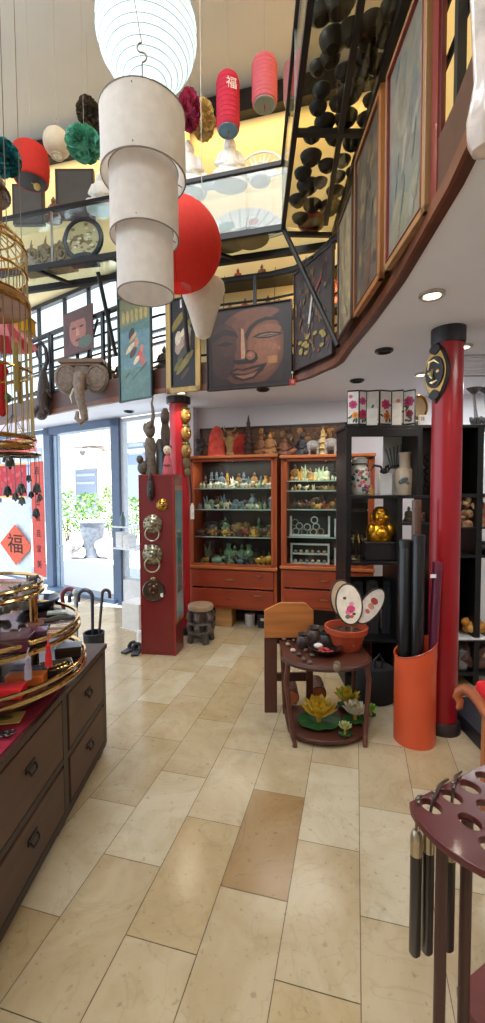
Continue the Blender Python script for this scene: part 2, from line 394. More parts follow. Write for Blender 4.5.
# ============================================================ STREET OUTSIDE
def out(x,y,n): return PL(x,y,S0-NV*n,NV)          # point on a plane n metres beyond the glass
def so(t,z,n): return sf(t,z,-n)
m=MB((206,210,216)); 
A=[sf(-14,0,-.14),sf(16,0,-.14),sf(16,0,-22),sf(-14,0,-22)]
m.poly([(p.x,p.y,-.01) for p in A]); m.o('pavement','plaster',kind='structure',smooth=False)
BN=11.0
fa=T('street_building','pale stone building with cornice and shutters across the street','building',(0,0,0))
m=MB((214,204,196)); sfbox(m,-13,16,0,9,-BN-.5,-BN); 
for z in (3.5,4.0,6.6): sfbox(m,-13,16,z,z+.16,-BN,-BN+.25)
m.o('wall','plaster',fa,smooth=False)
bt=lambda x,y: (PL(x,y,S0-NV*BN,NV)-S0).dot(EV)
bz=lambda x,y: PL(x,y,S0-NV*BN,NV).z
def bbox(mb,x0,y0,x1,y1,n0,n1): sfbox(mb,bt(x0,y0),bt(x1,y1),bz(x1,y1),bz(x0,y0),-BN+n0,-BN+n1)
for x0,y0,x1,y1 in ((76,470,98,515),(128,440,146,500),(20,450,44,520)):
    m=MB((130,140,158)); bbox(m,x0,y0,x1,y1,0,.06); f=m.o('shutter','satin',fa,smooth=False)
    m=MB((165,172,186)); bbox(m,x0+2,y0+4,x1-2,y0+6,.06,.1); bbox(m,x0+2,y0+12,x1-2,y0+14,.06,.1); m.o('slat','satin',f,smooth=False)
m=MB((190,186,184)); bbox(m,70,452,104,457,0,.9); bbox(m,72,444,100,446,0,.5); m.o('canopy','satin',fa,smooth=False)
m=MB((96,92,92)); p=out(83,452,BN-.9); m.ell(p,(.18,.18,.16)); m.o('wall_lamp','satin',fa)
for k,x in enumerate((66,74,82,100,108,114)):
    m=MB((180,172,168)); bbox(m,x,424,x+4,434,0,.25); m.o('bracket','satin',fa,smooth=False)
# hedge
def bush(name,label,base,rx,ry,h,n,seed,cols,group=None):
    r=random.Random(seed); t=T(name,label,'shrub',base,YAW,group)
    m=MB()
    for i in range(n):
        a=r.uniform(0,2*PI); u=r.random()**.5; z=r.random()
        k=.55+.45*math.sin(PI*min(1,z*1.0+.1))
        p=Vector((rx*u*k*math.cos(a), ry*u*k*math.sin(a), .25*h+z*.75*h)); m.col(r.choice(cols))
        v=Vector((r.uniform(-1,1),r.uniform(-1,1),r.uniform(-.2,1))).normalized(); w=v.orthogonal().normalized(); L_=r.uniform(.07,.13)
        m.poly([p,p+v*L_*.5+w*L_*.28,p+v*L_,p+v*L_*.5-w*L_*.28])
    m.o('foliage','leaf',t,smooth=False)
    m=MB((110,90,70)); 
    for k in range(4): m.tube([(0,0,0),(rx*.3*math.cos(k*1.7),ry*.3*math.sin(k*1.7),.5*h)],[.025,.012],6)
    m.o('stem','matte',t)
GC=((92,140,62),(126,168,84),(150,188,104),(70,112,50))
for i,(x,yb,h,lb) in enumerate(((68,556,1.6,'leafy green shrub outside the glass door, left of the planter'),(90,557,1.5,'leafy green shrub outside behind the grey planter'),(112,558,1.7,'leafy green shrub outside beside the right door post'),(135,556,1.4,'green shrub seen through the narrow window beside the red cabinet'))):
    c=D(x,556,12.2); c.z=0; bush('street_shrub',lb,c,.44,.40,h,460,20+i,GC,'shrubs across the pavement')
c=Z(93,557,0)
t=T('street_planter','tall grey tapered planter with rim outside the door','planter',(c.x,c.y,0),YAW)
m=MB((120,128,140)); m.lathe([(.20,0),(.21,.02),(.30,.82),(.30,.86),(.27,.86),(.26,.7),(.01,.7)],20); m.o('pot','stone',t)
m=MB((140,148,158)); m.torus((0,0,.86),.30,.03,n=24); m.o('rim','stone',t)
for x,sx,lb,k in ((107,.24,'pale heap of rubble beside the grey planter',1),(119.5,.2,'smaller pale rubble heap against the right door post',2),(78,.24,'low pale stone pile left of the grey planter',3)):
    c=Z(x,557.5,0); m=MB((206,200,196)); r=random.Random(k)
    for i in range(14): m.ell((r.uniform(-sx,sx)*.8,r.uniform(-.2,.2),r.uniform(.1,.38)*(1 if i<10 else 1.1)),(r.uniform(.08,.17),.12,r.uniform(.07,.14)),8,5,rz=r.uniform(0,3))
    m.ell((0,0,.12),(sx,.24,.13),10,6); m.o('rubble_heap','stone',None,lb,'rubble',(c.x,c.y,0),YAW,kind='thing')
# ============================================================ LIGHT
w=bpy.data.worlds.new('World'); SC.world=w; w.use_nodes=True; N=w.node_tree.nodes; L=w.node_tree.links
bg=N['Background']; bg.inputs[0].default_value=(.78,.89,1,1); bg.inputs[1].default_value=1.75
sun=bpy.data.lights.new('sun','SUN'); sun.energy=17; sun.angle=.02; sun.color=(1,.97,.92); so_=bpy.data.objects.new('sun',sun); COL.objects.link(so_)
so_.rotation_euler=(math.radians(19),0,math.radians(4))
def area(name,loc,sx,sy,e,col,rot=(0,0,0)):
    l=bpy.data.lights.new(name,'AREA'); l.shape='RECTANGLE'; l.size=sx; l.size_y=sy; l.energy=e; l.color=col
    o=bpy.data.objects.new(name,l); COL.objects.link(o); o.location=loc; o.rotation_euler=rot; return o
# strip lights under the cornice washing the gallery wall
area('gallery_strip',(-.1,YB-.22,ZT-.33),4.4,.06,20,(1,.74,.36),(math.radians(12),0,0))
area('gallery_strip_left',(-3.9,YB-.22,ZT-.33),3.2,.06,13,(1,.76,.42),(math.radians(12),0,0))
area('gallery_lamp',(.5,4.75,3.85),2.4,.08,18,(1,.72,.32),(math.radians(28),0,0))
pm=W(1.5,2.4,6.0); area('gallery_lamp_right',pm,.1,3.4,24,(1,.76,.4),(0,math.radians(-14),YAW))
# area lights added as fill for hall and shop, with no fixtures
area('hall_fill',(-1.6,1.0,ZT-.05),2.2,2.2,135,(.93,.97,1))
area('hall_fill_rear',(-1.2,-2.2,ZT-.05),2.5,2.0,160,(.88,.95,1))
area('shop_fill_rear',(.9,-.6,ZS-.03),.7,.7,14,(1,.9,.76))
area('shop_fill_front',(1.4,2.2,ZS-.03),.6,.6,12,(1,.93,.84))
area('shop_fill_right',(1.15,4.5,ZS-.03),.9,.3,14,(.95,.98,1))  # added to brighten the back wall right of the column
area('shop_fill_back',(-.4,4.3,ZS-.03),1.2,.3,9,(1,.93,.86))
SC.view_settings.view_transform='Standard'; SC.view_settings.look='None'; SC.view_settings.exposure=.16; SC.view_settings.gamma=1; SC.view_settings.use_curve_mapping=False
SC.cycles.max_bounces=8; SC.cycles.transparent_max_bounces=16
# ============================================================ GALLERY: things standing and hanging above
ZL=3.88; ZU=4.42
def at_shelf(x,y,Y): return PL(x,y,(0,Y,0),(0,1,0))
# ---- L-shaped glass display shelf hung over the edge of the gallery
corner=Vector((PL(283,236,(0,3.83,0),(0,1,0)).x,3.83,0))
XL=-4.9
ra=W(.29,1.0,0); 
dirR=(ra-corner).normalized()
back0=Vector((XL,3.83,0)); inner=corner
farR=W(.30,.55,0); farR2=W(.72,.55,0); cor2=Vector((corner.x+.42,4.22,0)); back1=Vector((XL,4.22,0))
sh=T('glass_shelf','L-shaped black-framed glass display shelf hanging above the gallery edge','shelf',(0,0,0))
def beam(name,p,q,z,w,h,par=sh,col=(32,30,32),mat='iron'):
    m=MB(col); v=(Vector(q)-Vector(p)); c=(Vector(p)+Vector(q))/2; m.box((c.x,c.y,z),(v.length+w*.5,w,h),rz=math.atan2(v.y,v.x)); return m.o(name,mat,par,smooth=False)
for z,h in ((ZL,.05),(ZU,.035)):
    beam('front_rail',back0,corner,z,.035,h); beam('front_rail',corner,farR,z,.035,h)
rr0=None; beam('rear_rail',back1,cor2,ZL,.05,.06); rr0=Z(338,234,ZL); rrv=Z(412,0,ZL)-rr0; beam('rear_rail',rr0,rr0+rrv*1.7,ZL,.11,.06)
for f in (.2,.4,.6,.8): beam('cross_bar',back0.lerp(corner,f),back1.lerp(cor2,f),ZL-.01,.03,.03)
beam('cross_bar',Z(296,131,ZL),Z(374,132,ZL),ZL-.01,.035,.035); beam('cross_bar',Z(288,233,ZL),Z(338,234,ZL),ZL-.01,.035,.035)
mb_=Z(326,222,ZL); mv_=Z(361,0,ZL)-mb_; beam('middle_bar',mb_,mb_+mv_*1.7,ZL-.012,.035,.03)
g=MB(); g.prism([(p.x,p.y) for p in (back0,corner,cor2,back1)],ZL+.01,ZL+.02); g.o('glass_plate','glass',sh,smooth=False)
g=MB(); g.prism([(p.x,p.y) for p in (corner,farR,rr0+rrv*1.6,rr0)],ZL+.01,ZL+.02); g.o('glass_plate','smoke',sh,smooth=False)
g=MB(); g.prism([(p.x,p.y) for p in (back0+Vector((0,.0,0)),corner,Vector((corner.x,4.12,0)),Vector((XL,4.12,0)))],ZU,ZU+.012); g.o('glass_plate','glass',sh,smooth=False)
def vpane(p,q):
    g=MB(); v=q-p; c=(p+q)/2; g.box((c.x,c.y,(ZL+ZU)/2),(v.length,.012,ZU-ZL-.06),rz=math.atan2(v.y,v.x)); g.o('glass_front','pane',sh,smooth=False)
vpane(back0,corner); vpane(corner,farR)
for p in (corner,back0.lerp(corner,.45),corner.lerp(farR,.33)):
    m=MB((176,186,190)); m.box((p.x,p.y,(ZL+ZU)/2),(.018,.018,ZU-ZL),rz=YAW); m.o('clamp_post','metal',sh,smooth=False)
def strut(p,q):
    m=MB((28,26,28)); m.tube([p,q],.022,8); m.o('strut','iron',sh)
strut(corner+Vector((0,0,ZL)),D(338,346,3.38)); strut(D(98,272,4.45),D(116,356,4.75)); 
e,_=epoint(3.0); strut(D(180,262,4.2),D(188,352,4.35))
# hangers to the ceiling
# ---- dark bowls on the right arm
rb=random.Random(11)
def bowl_prof(r): return [(.001,0),(r*.45,0),(r*.5,.008),(r*.85,r*.35),(r,r*.75),(r*.95,r*.75),(r*.8,r*.4),(.001,r*.15)]
first=None
spots=[]
for x,y,r in ((338,12,26),(352,40,22),(333,48,22),(320,20,20),(372,30,20),(366,62,18),(345,78,16),(330,64,16),(318,72,14),(322,95,14),(360,80,16),(368,46,16),(350,100,18),(338,108,14),(318,112,14),(325,128,16),(312,140,15),(346,124,18),(335,142,15),(352,148,15),(311,163,17),(342,165,13),(327,170,14),(303,178,14),(308,192,17),(320,186,12),(338,180,12),(298,205,14),(312,210,15),(335,196,14),(330,213,17),(300,222,13),(316,226,12),(394,14,20),(384,42,18),(392,66,14),(376,70,16),(380,92,14),(371,104,13),(366,124,14),(358,140,12),(354,176,13),(350,196,12)):
    p=Z(x,y,ZL+.03); k=(p-Vector((CAM.x,CAM.y,0))); d=Vector((p.x,p.y,0)).dot(FH)
    spots.append((p,r*.62*S(d)))
for i,(p,r) in enumerate(spots):
    m=MB(rb.choice(((40,34,30),(52,44,36),(30,28,28),(58,46,34)))); pr=bowl_prof(.1); m.lathe(pr,22)
    if i%3==0: m.col((70,58,42)).torus((0,0,.075),.1,.006,n=22,k=6)
    zt=ZL+.021
    if i%4==1: zt=ZL+.021
    o=m.o('dark_bowl','satin',None,'dark round bowl among the bowls on the right glass shelf','bowl',(p.x,p.y,zt),rb.random()*3,'dark bowls on the right glass shelf'); o.scale=(r/.1,)*3
p=Z(306,246,ZL); p=corner.lerp(cor2,.45); m=MB((120,24,22)); m.lathe(bowl_prof(.13),26); m.o('red_bowl','lacquer',None,'dark red lacquer bowl on the corner of the glass shelf','bowl',(p.x+.04,p.y-.02,ZL+.021))
p=at_shelf(252,190,4.0)
for i,(x,lb) in enumerate(((250,'wide brown straw dish left of the clear coral on the lower glass'),(228,'brown straw dish under the seated white figure'))):
    q=at_shelf(x,250,4.02); m=MB((120,96,64)); m.lathe([(.001,.0),(.12,.0),(.17,.03),(.175,.05),(.16,.05),(.001,.02)],24); m.torus((0,0,.04),.172,.008); m.o('straw_dish','cloth',None,lb,'dish',(q.x,4.02,ZL+.021))
# ---- generic seated / standing robed figure
def robed(m,h,c,seated=True,hood=True,face=(232,220,208)):
    m.col(c); w=h*.30 if seated else h*.17
    if seated: m.lathe([(w*1.15,0),(w*1.2,h*.05),(w,h*.16),(w*.8,h*.3),(w*.62,h*.5),(w*.66,h*.6),(w*.45,h*.68),(w*.2,h*.71)],18,sy=.72); m.ell((-w*.6,-w*.42,h*.13),(w*.55,w*.4,h*.10),10,6,rz=.4); m.ell((w*.6,-w*.42,h*.13),(w*.55,w*.4,h*.10),10,6,rz=-.4); m.ell((0,-w*.5,h*.30),(w*.5,w*.25,h*.06),10,6)
    else: m.lathe([(w*1.0,0),(w*.95,h*.05),(w*.75,h*.3),(w*.8,h*.5),(w*.85,h*.66),(w*.7,h*.76),(w*.3,h*.8)],16,sy=.75); m.ell((0,-w*.6,h*.56),(w*.55,w*.3,h*.05),10,6)
    for s in (-1,1): m.tube([(s*w*.55,0,h*(.62 if seated else .74)),(s*w*.85,-w*.1,h*(.42 if seated else .6)),(s*w*.2,-w*.6,h*(.33 if seated else .56))],[h*.06,h*.055,h*.035],8)
    m.col(face); hr=h*.105 if seated else h*.07; zc=h*.80 if seated else h*.87
    m.ell((0,-hr*.1,zc),(hr*.85,hr*.9,hr*1.1),12,8); m.ell((0,-hr*.98,zc-hr*.1),(hr*.14,hr*.16,hr*.22),6,4)
    for s in (-1,1): m.ell((s*hr*.85,0,zc-hr*.1),(hr*.12,hr*.2,hr*.4),6,4)
    m.col(c)
    if hood: m.lathe([(hr*1.05,zc-hr*.9),(hr*1.2,zc),(hr*1.0,zc+hr*.8),(hr*.45,zc+hr*1.5),(hr*.1,zc+hr*1.9)],12,c=(0,hr*.35,0),sy=.75)
    else: m.ell((0,hr*.1,zc+hr*.55),(hr*.85,hr*.85,hr*.6),10,6); m.ell((0,0,zc+hr*1.3),(hr*.4,hr*.4,hr*.42),8,5)
    return m
def figure(name,x,yb,yt,d,c,label,cat='figurine',seated=True,hood=True,mat='satin',face=None,rz=None,z=None,group=None,base=None):
    p=D(x,yb,d); 
    if z is not None: p.z=z
    h=max(.03,D(x,yt,d).z-p.z); m=MB()
    b=0
    if base: m.col(base); m.lathe([(h*.36,0),(h*.38,h*.03),(h*.33,h*.06)],16); b=h*.06; m.xf(Matrix.Translation((0,0,b)))
    robed(m,h-b,c,seated,hood,face or c)
    m.xf(None)
    return m.o(name,mat,None,label,cat,p,YAW if rz is None else rz,group)
WH=(236,234,230)
dsh=lambda x,y,Y: at_shelf(x,y,Y).dot(FH)
figure('guanyin_statue',230,180,134,dsh(230,180,4.0),WH,'white robed seated statue on the glass shelf beneath the red cylinder lantern','statue',z=ZU+.013)
figure('guanyin_statue',188,190,138,dsh(188,190,4.0),WH,'white robed statue half hidden behind the tiered paper lamp, right side','statue',z=ZU+.013)
figure('guanyin_statue',101,212,170,dsh(101,212,4.0),(226,224,220),'white statue at the left side of the tiered paper lamp on the shelf','statue',z=ZU+.013)
# clear coral / fan ornament
q=at_shelf(260,176,4.02); m=MB((238,236,230)); r=random.Random(5)
m.lathe([(.09,0),(.1,.012),(.04,.03)],16)
for k in range(15):
    a=math.radians(8+k*11.7); pts=[(0,0,.02),(math.cos(a)*.13,.01*math.sin(k),.02+math.sin(a)*.12),(math.cos(a)*.24,.02*math.sin(k*2),.02+math.sin(a)*.21)]; m.tube(pts,[.012,.012,.006],6)
m.tube(arc((0,0,.02),.245,4,176,22),.011,6); m.tube(arc((0,0,.02),.16,4,176,18),.006,6)
m.o('white_fan_ornament','satin',None,'white openwork fan shaped ornament right of the seated white statue','ornament',(q.x,4.02,ZU+.013),0)
q=at_shelf(213,186,3.98); m=MB((232,230,226)); m.ell((0,0,.05),(.16,.07,.05)); m.ell((.1,0,.09),(.06,.05,.05)); m.ell((-.08,0,.1),(.05,.05,.04)); m.o('white_reclining_figure','satin',None,'small white reclining figure between the two white statues','figurine',(q.x,3.98,ZU+.013),0)
# large pale painted fan lying in the glass case, behind the red lantern
q=at_shelf(235,232,4.0); m=MB((210,200,178))
fp=[(0,0)]+[(.46*math.cos(math.radians(a)),.34*math.sin(math.radians(a))) for a in range(10,171,10)]
m.prism(fp,-.01,.01,'y'); m.col((150,140,120))
for a in range(14,170,13): m.tube([(0,-.012,0),(.45*math.cos(math.radians(a)),-.012,.33*math.sin(math.radians(a)))],.004,5)
m.col((190,120,90)); m.prism(circ(.12,.2,.05,.03),-.014,-.011,'y'); m.col((120,140,110)); m.prism(circ(-.14,.2,.08,.04),-.014,-.011,'y')
m.o('folding_fan','paper',None,'large open pale folding fan standing in the glass case','fan',(q.x+.05,4.05,ZL+.022),0)
# ---- round mirror in a black ring on a stand
q=at_shelf(84,268,3.95); t=T('round_mirror','round disc in a thick black ring on a small stand, left on the shelf','mirror',(q.x,3.95,ZL+.021),.1)
R=.195
m=MB((30,30,34)); m.torus((0,0,R+.06),R,.026,'y',n=36); m.o('ring','satin',t)
m=MB((196,178,130)); m.tube([(0,-.008,R+.06),(0,.008,R+.06)],R-.01,32)
m.col((150,120,80)); r=random.Random(2)
for k in range(26): 
    a=r.uniform(0,6.28); u=r.uniform(0,.85)*R; m.prism(circ(u*math.cos(a),R+.06+u*math.sin(a),r.uniform(.012,.035),r.uniform(.01,.02),8),-.011,-.0085,'y')
m.col((228,214,170))
for k in range(14): 
    a=r.uniform(0,6.28); u=r.uniform(0,.8)*R; m.prism(circ(u*math.cos(a),R+.06+u*math.sin(a),r.uniform(.012,.03),r.uniform(.01,.015),8),-.014,-.0115,'y')
m.o('disc','gloss',t)
m=MB((28,28,30)); m.box((0,0,.015),(.30,.12,.03)); m.box((-.07,0,.06),(.05,.05,.08),ry=.4); m.box((.07,0,.06),(.05,.05,.08),ry=-.4); m.ell((0,-.01,.09),(.12,.03,.03)); m.o('stand','satin',t)
# ---- carved golden dragon
q=at_shelf(50,278,3.98); m=MB((150,124,82)); r=random.Random(4)
pts=[(-.30+.62*i/26, .02*math.sin(i), .14+.10*math.sin(i*.75)) for i in range(27)]
m.tube(pts,[.03+.035*math.sin(PI*i/26) for i in range(27)],8)
for i in range(2,26,1): m.tube([pts[i],(pts[i][0]+.02,pts[i][1],pts[i][2]+.075+.03*(i%3))],[.016,.003],5)
m.torus((-.2,-.03,.14),.10,.022,'y'); m.ell((.30,0,.2),(.09,.05,.06)); m.tube([(.3,0,.24),(.24,0,.34)],[.015,.004],6); m.tube([(.26,-.03,.02),(.24,-.03,.12)],.02,6); m.tube([(-.1,-.03,0),(-.1,-.02,.1)],.02,6); m.tube([(.08,.03,0),(.06,.02,.12)],.02,6); m.box((0,0,.01),(.6,.14,.02))

for k in range(9): m.torus((-.30+.07*k,-.05,.08+.05*(k%3)),.035+.008*(k%2),.013,'y',n=16,k=6)
for k in range(12): m.tube([(-.32+.055*k,-.05,.1+.03*(k%4)),(-.30+.055*k,-.06,.17+.03*(k%3)),(-.27+.055*k,-.05,.2+.04*(k%3))],[.012,.010,.003],5)
m.o('carved_dragon','carved',None,'carved golden brown dragon on the glass shelf left of the round disc','carving',(q.x,3.98,ZL+.021),0)
# brown head bust and dark panels on the wall shelf behind
t=None
for x0,x1,y0,y1,d,lb in ((57,94,170,220,5.55,'tall dark grey panel on the gallery wall below the green pompom'),(14,44,185,226,5.4,'dark brown panel beneath the red ring lantern')):
    a=D(x0,y1,d); b=D(x1,y0,d); c=(a+b)/2; m=MB((62,58,58) if x0>50 else (66,54,48)); wd=(x1-x0)*S(d); m.box((0,0,0),(wd,.05,b.z-a.z)); m.col((84,80,78)); m.box((0,-.026,0),(wd*.86,.004,(b.z-a.z)*.9)); m.o('wall_hanging','satin',None,lb,'panel',(c.x,c.y,c.z),YAW)
p=at_shelf(54,222,4.02); m=MB(); robed(m,.26,(110,70,48),True,False,(120,74,50)); m.o('brown_bust','satin',None,'small brown seated figure left of the tall grey panel','figurine',(p.x,4.02,ZU+.013),0)
# ============================================================ hanging lanterns
def cord(m,z0,L_=None,r=.0014,c=(170,160,148)): m.col(c); m.tube([(0,0,z0),(0,0,L_)],r,5)
def hang(p): return ZT-p.z
def pompom(name,x,y,rx,ry,d,c,c2,lb,tilt=0):
    p=D(x,y,d); t=T(name,lb,'paper pompom',p,YAW); m=MB(c); r=random.Random(x)
    R=rx*S(d); Q=ry*S(d)*.80
    for k in range(190):
        a=r.uniform(0,2*PI); e=math.asin(r.uniform(-1,1)); v=Vector((math.cos(a)*math.cos(e),math.sin(a)*math.cos(e),math.sin(e))); u=v.orthogonal().normalized(); w_=v.cross(u)
        b=r.uniform(0,PI); u2=u*math.cos(b)+w_*math.sin(b)
        o_=Vector((v.x*R,v.y*R,v.z*Q)); m.col(c if r.random()<.6 else c2); s_=R*.30
        m.poly([o_*.55,o_*.86+u2*s_,o_*1.0+u2*s_*.5,o_*1.04-u2*s_*.35,o_*.88-u2*s_])
    m.ell((0,0,0),(R*.62,R*.62,Q*.62),12,8)
    m.o('tissue','cloth',t,smooth=False)
    m=MB(); cord(m,Q*.6,hang(p)); m.o('cord','matte',t)
pompom('paper_pompom',2,158,17,20,3.7,(18,110,116),(10,84,92),'dark teal tissue pompom at the far left beside the red lantern')
pompom('paper_pompom',84,144,17,18,4.0,(96,172,148),(70,150,128),'pale green tissue pompom right of the cream lantern')
pompom('paper_pompom',88,113,11,18,4.6,(86,74,58),(66,58,46),'dark brown tissue pompom above the pale green one')
pompom('paper_pompom',189,110,11,24,4.1,(164,38,78),(130,24,60),'magenta tissue pompom just right of the tiered lamp')
pompom('paper_pompom',203,120,12,23,4.4,(212,186,120),(190,164,98),'yellow tissue pompom right of the magenta one')
# red bulging ring lantern
p=D(31,166,4.1); t=T('red_paper_lantern','red ribbed paper lantern with dark open bottom near the birdcage','lantern',p,YAW)
R=16.5*S(4.1); H=22*S(4.1)*.70
m=MB((206,48,34)); n=12
prof=[(R*.86,-H),(R*.92,-H*.97)]+[(R*(.86+.14*math.cos(a))*(1+.02*(k%2)),H*math.sin(a)) for k,a in enumerate([-1.3+2.6*i/14 for i in range(15)])]+[(R*.7,H),(R*.3,H*1.02)]
m.lathe(prof,28,cap=False); m.o('shade','paper',t)
m=MB((40,26,24)); m.lathe([(R*.84,-H*.99),(R*.82,-H*.6),(R*.1,-H*.5)],24); m.o('bottom_opening','satin',t)
m=MB((190,160,90)); m.ell((.05,0,-H*1.25),(.03,.03,.03)); m.tube([(.05,0,-H*1.25),(.0,0,-H)],.005,5); m.o('tassel','matte',t)
m=MB(); cord(m,H,hang(p)); m.o('cord','matte',t)
# dark carved head below it
# cream lantern
p=D(57,143,4.2); t=T('cream_paper_lantern','round cream paper lantern between the red lantern and green pompom','lantern',p,YAW); R=12.5*S(4.2)
m=MB((224,210,186)); m.lathe([(R*.4,-R*1.0)]+[(R*math.cos(a)*(1+.015*(k%2)),R*1.05*math.sin(a)) for k,a in enumerate([-1.15+2.3*i/14 for i in range(15)])]+[(R*.4,R*1.0)],26,cap=False); m.o('shade','paper',t)
m=MB((214,206,190)); m.torus((0,0,-R),R*.42,.008); m.tube([(0,0,-R),(0,0,-R*1.35)],.006,5); m.o('bottom_ring','paper',t)
m=MB(); cord(m,R*1.0,hang(p)); m.tube([(-.03,0,R*1.5),(.0,0,R*1.9),(.02,0,R*1.6)],.004,5); m.o('cord','matte',t)
# two cylinder lanterns
def cyl_lantern(x,y,rx,ry,d,c,rim,lb,mark=False):
    p=D(x,y,d); t=T('cylinder_lantern',lb,'lantern',p,YAW); R=rx*S(d); H=ry*S(d)*.92
    m=MB(c); m.lathe([(R*.82,-H),(R*.97,-H*.93),(R,-H*.8),(R,H*.75),(R*.9,H*.93),(R*.6,H)],28,cap=False); 
    for k in range(9): m.torus((0,0,-H*.75+k*H*.18),R*1.0,.0035,n=28,k=5)
    m.o('shade','paper',t)
    m=MB(rim); m.lathe([(R*.80,-H*1.0),(R*.78,-H*.9),(.01,-H*.88)],24); m.torus((0,0,-H),R*.82,.008,n=24,k=6); m.o('bottom_opening','satin',t)
    m=MB(); cord(m,H*.9,hang(p)); m.tube([(-.04,0,H),(-.02,0,H*1.3),(.02,0,H*1.3),(.04,0,H)],.005,5); m.o('cord','matte',t)
    if mark:
        M_=Matrix.Rotation(.35,4,'Z') @ Matrix.Translation((0,-R*1.012,H*.38))
        txt('福',R*1.0,(240,220,214),'character',t,M_)
    m=MB((160,40,30)); m.tube([(0,0,-H*.9),(0,0,-H*1.28)],[.006,.003],5); m.o('tassel','matte',t)
cyl_lantern(228,104,11,27,4.0,(214,54,80),(70,110,130),'deep pink cylinder paper lantern with a white character above the seated statue',True)
cyl_lantern(264.5,83,12,22,4.0,(228,118,128),(130,140,132),'pale pink cylinder paper lantern left of the glass panel')
cyl_lantern(292,84,8,20,4.6,(216,150,150),(130,140,132),'pale pink lantern seen through the glass edge of the shelf')
# ---- big glowing paper lantern
p=D(147,33,2.0); R=46.5*S(2.0); t=T('glowing_paper_lantern','big lit white ribbed paper lantern at the top of the photo','lantern',p,YAW)
prof=[]
for i in range(61):
    a=-1.38+2.76*i/60; prof.append((R*math.cos(a)*(1+.012*math.cos(i*PI)),R*1.04*math.sin(a)))
m=MB((226,250,252)); m.lathe(prof,40,cap=False); m.o('shade','glow',t,ang=80)
m=MB((186,206,208))
for i in range(4,58,3): m.torus((0,0,prof[i][1]),prof[i][0]*1.004,.0018,n=40,k=4)
m.o('rib','matte',t)
m=MB(); cord(m,R,hang(p)); m.o('cord','matte',t)
l=bpy.data.lights.new('lantern_bulb','POINT'); l.energy=26; l.color=(.95,1,1); l.shadow_soft_size=.24; lo=bpy.data.objects.new('lantern_bulb',l); COL.objects.link(lo); lo.location=p+Vector((0,0,-R*1.15)) ; lo.location=(p.x,p.y,p.z+R*1.25)
# ---- tiered white paper lamp
dT=1.55; c=D(146,300,dT); t=T('tiered_paper_lamp','tall hanging lamp of three stacked white paper cylinders','hanging lamp',(c.x,c.y,0),YAW)
sp=S(dT)
def zat(y): return EYE+(490-y)*sp*1.0
def tier(name,rp,ztop,zbot,c):
    r=rp*sp; m=MB(c); n=40
    # outer and inner skin, a crinkled paper tube
    rr=random.Random(int(rp)); ring=lambda q,z: [Vector((q*math.cos(2*PI*k/n)*(1+.006*math.sin(k*7+z*30)),q*math.sin(2*PI*k/n)*(1+.006*math.sin(k*7+z*30)),z)) for k in range(n)]
    zs=[zbot+(ztop-zbot)*i/6 for i in range(7)]
    rows=[ring(r*1.0,z) for z in zs]+[ring(r-.004,z) for z in zs[::-1]]
    m.rings(rows,close=True); m.o(name,'paper',t)
    for zz in (zbot,ztop):
        m=MB((150,142,136)); m.torus((0,0,zz),r,.0026,n=40,k=5); m.o('wire_rim','matte',t)
tier('paper_tier',40,zat(132),zat(190),(244,238,232)); tier('paper_tier',32.5,zat(184),zat(246),(244,237,231)); tier('paper_tier',27,zat(240),zat(299),(246,241,236))
m=MB((90,84,80))
for k in range(3):
    a=k*2.1+.5; m.tube([(41*sp*math.cos(a),41*sp*math.sin(a),zat(137)),(0,0,zat(115))],.002,4); m.tube([(41*sp*math.cos(a),41*sp*math.sin(a),zat(186)),(33*sp*math.cos(a),33*sp*math.sin(a),zat(184))],.002,4); m.tube([(33*sp*math.cos(a),33*sp*math.sin(a),zat(242)),(27*sp*math.cos(a),27*sp*math.sin(a),zat(240))],.002,4)
zh=zat(84)
m.tube([(0,0,zat(137)),(0,0,zh)],.002,5); m.o('wire','matte',t)
m=MB((86,78,72)); m.tube(arc((.0,0,zh+.02),.016,-90,90,8)+arc((0,0,zh+.052),.016,270,90,8)[1:],.003,6); m.tube([(0,0,zh+.066),(-.03,0,zh+.25),(-.03,0,ZT)],.0016,5); m.o('hook','metal',t)
# ---- red round lantern
p=D(177,246,3.0); R=43*S(3.0); t=T('red_round_lantern','round plain red paper lantern behind the tiered white lamp','lantern',p,YAW)
prof=[(R*math.cos(a)*(1+.006*(i%2)),R*.98*math.sin(a)) for i,a in enumerate([-1.25+2.5*j/36 for j in range(37)])]
m=MB((216,60,50)); m.lathe(prof,40,cap=False); m.o('shade','paper',t,ang=80)
m=MB((170,30,26)); 
for a in (.6,2.7,4.8): m.tube([(R*1.003*math.cos(b)*math.cos(a),R*1.003*math.cos(b)*math.sin(a),R*.985*math.sin(b)) for b in [-1.2+2.4*j/16 for j in range(17)]],.003,5)
m.o('seam','matte',t)
m=MB(); cord(m,R*.93,hang(p)); m.o('cord','matte',t)
# ---- white cocoon lamp
p=D(203,311,3.32); s_=S(3.32)*1.04; t=T('white_cone_lamp','white tapering cocoon lamp hanging under the red round lantern','hanging lamp',p,YAW)
m=MB((232,224,212)); m.lathe([(4*s_,-25*s_),(7*s_,-23*s_),(9*s_,-17*s_),(14*s_,0),(18.5*s_,12*s_),(21*s_,19*s_),(20*s_,25*s_),(13*s_,30*s_),(3*s_,32*s_)],28); m.o('shade','paper',t)
m=MB(); m.col((190,184,176)); m.tube([(.0,.0,32*s_),(0,0,hang(p))],.0025,5); m.o('cord','matte',t)
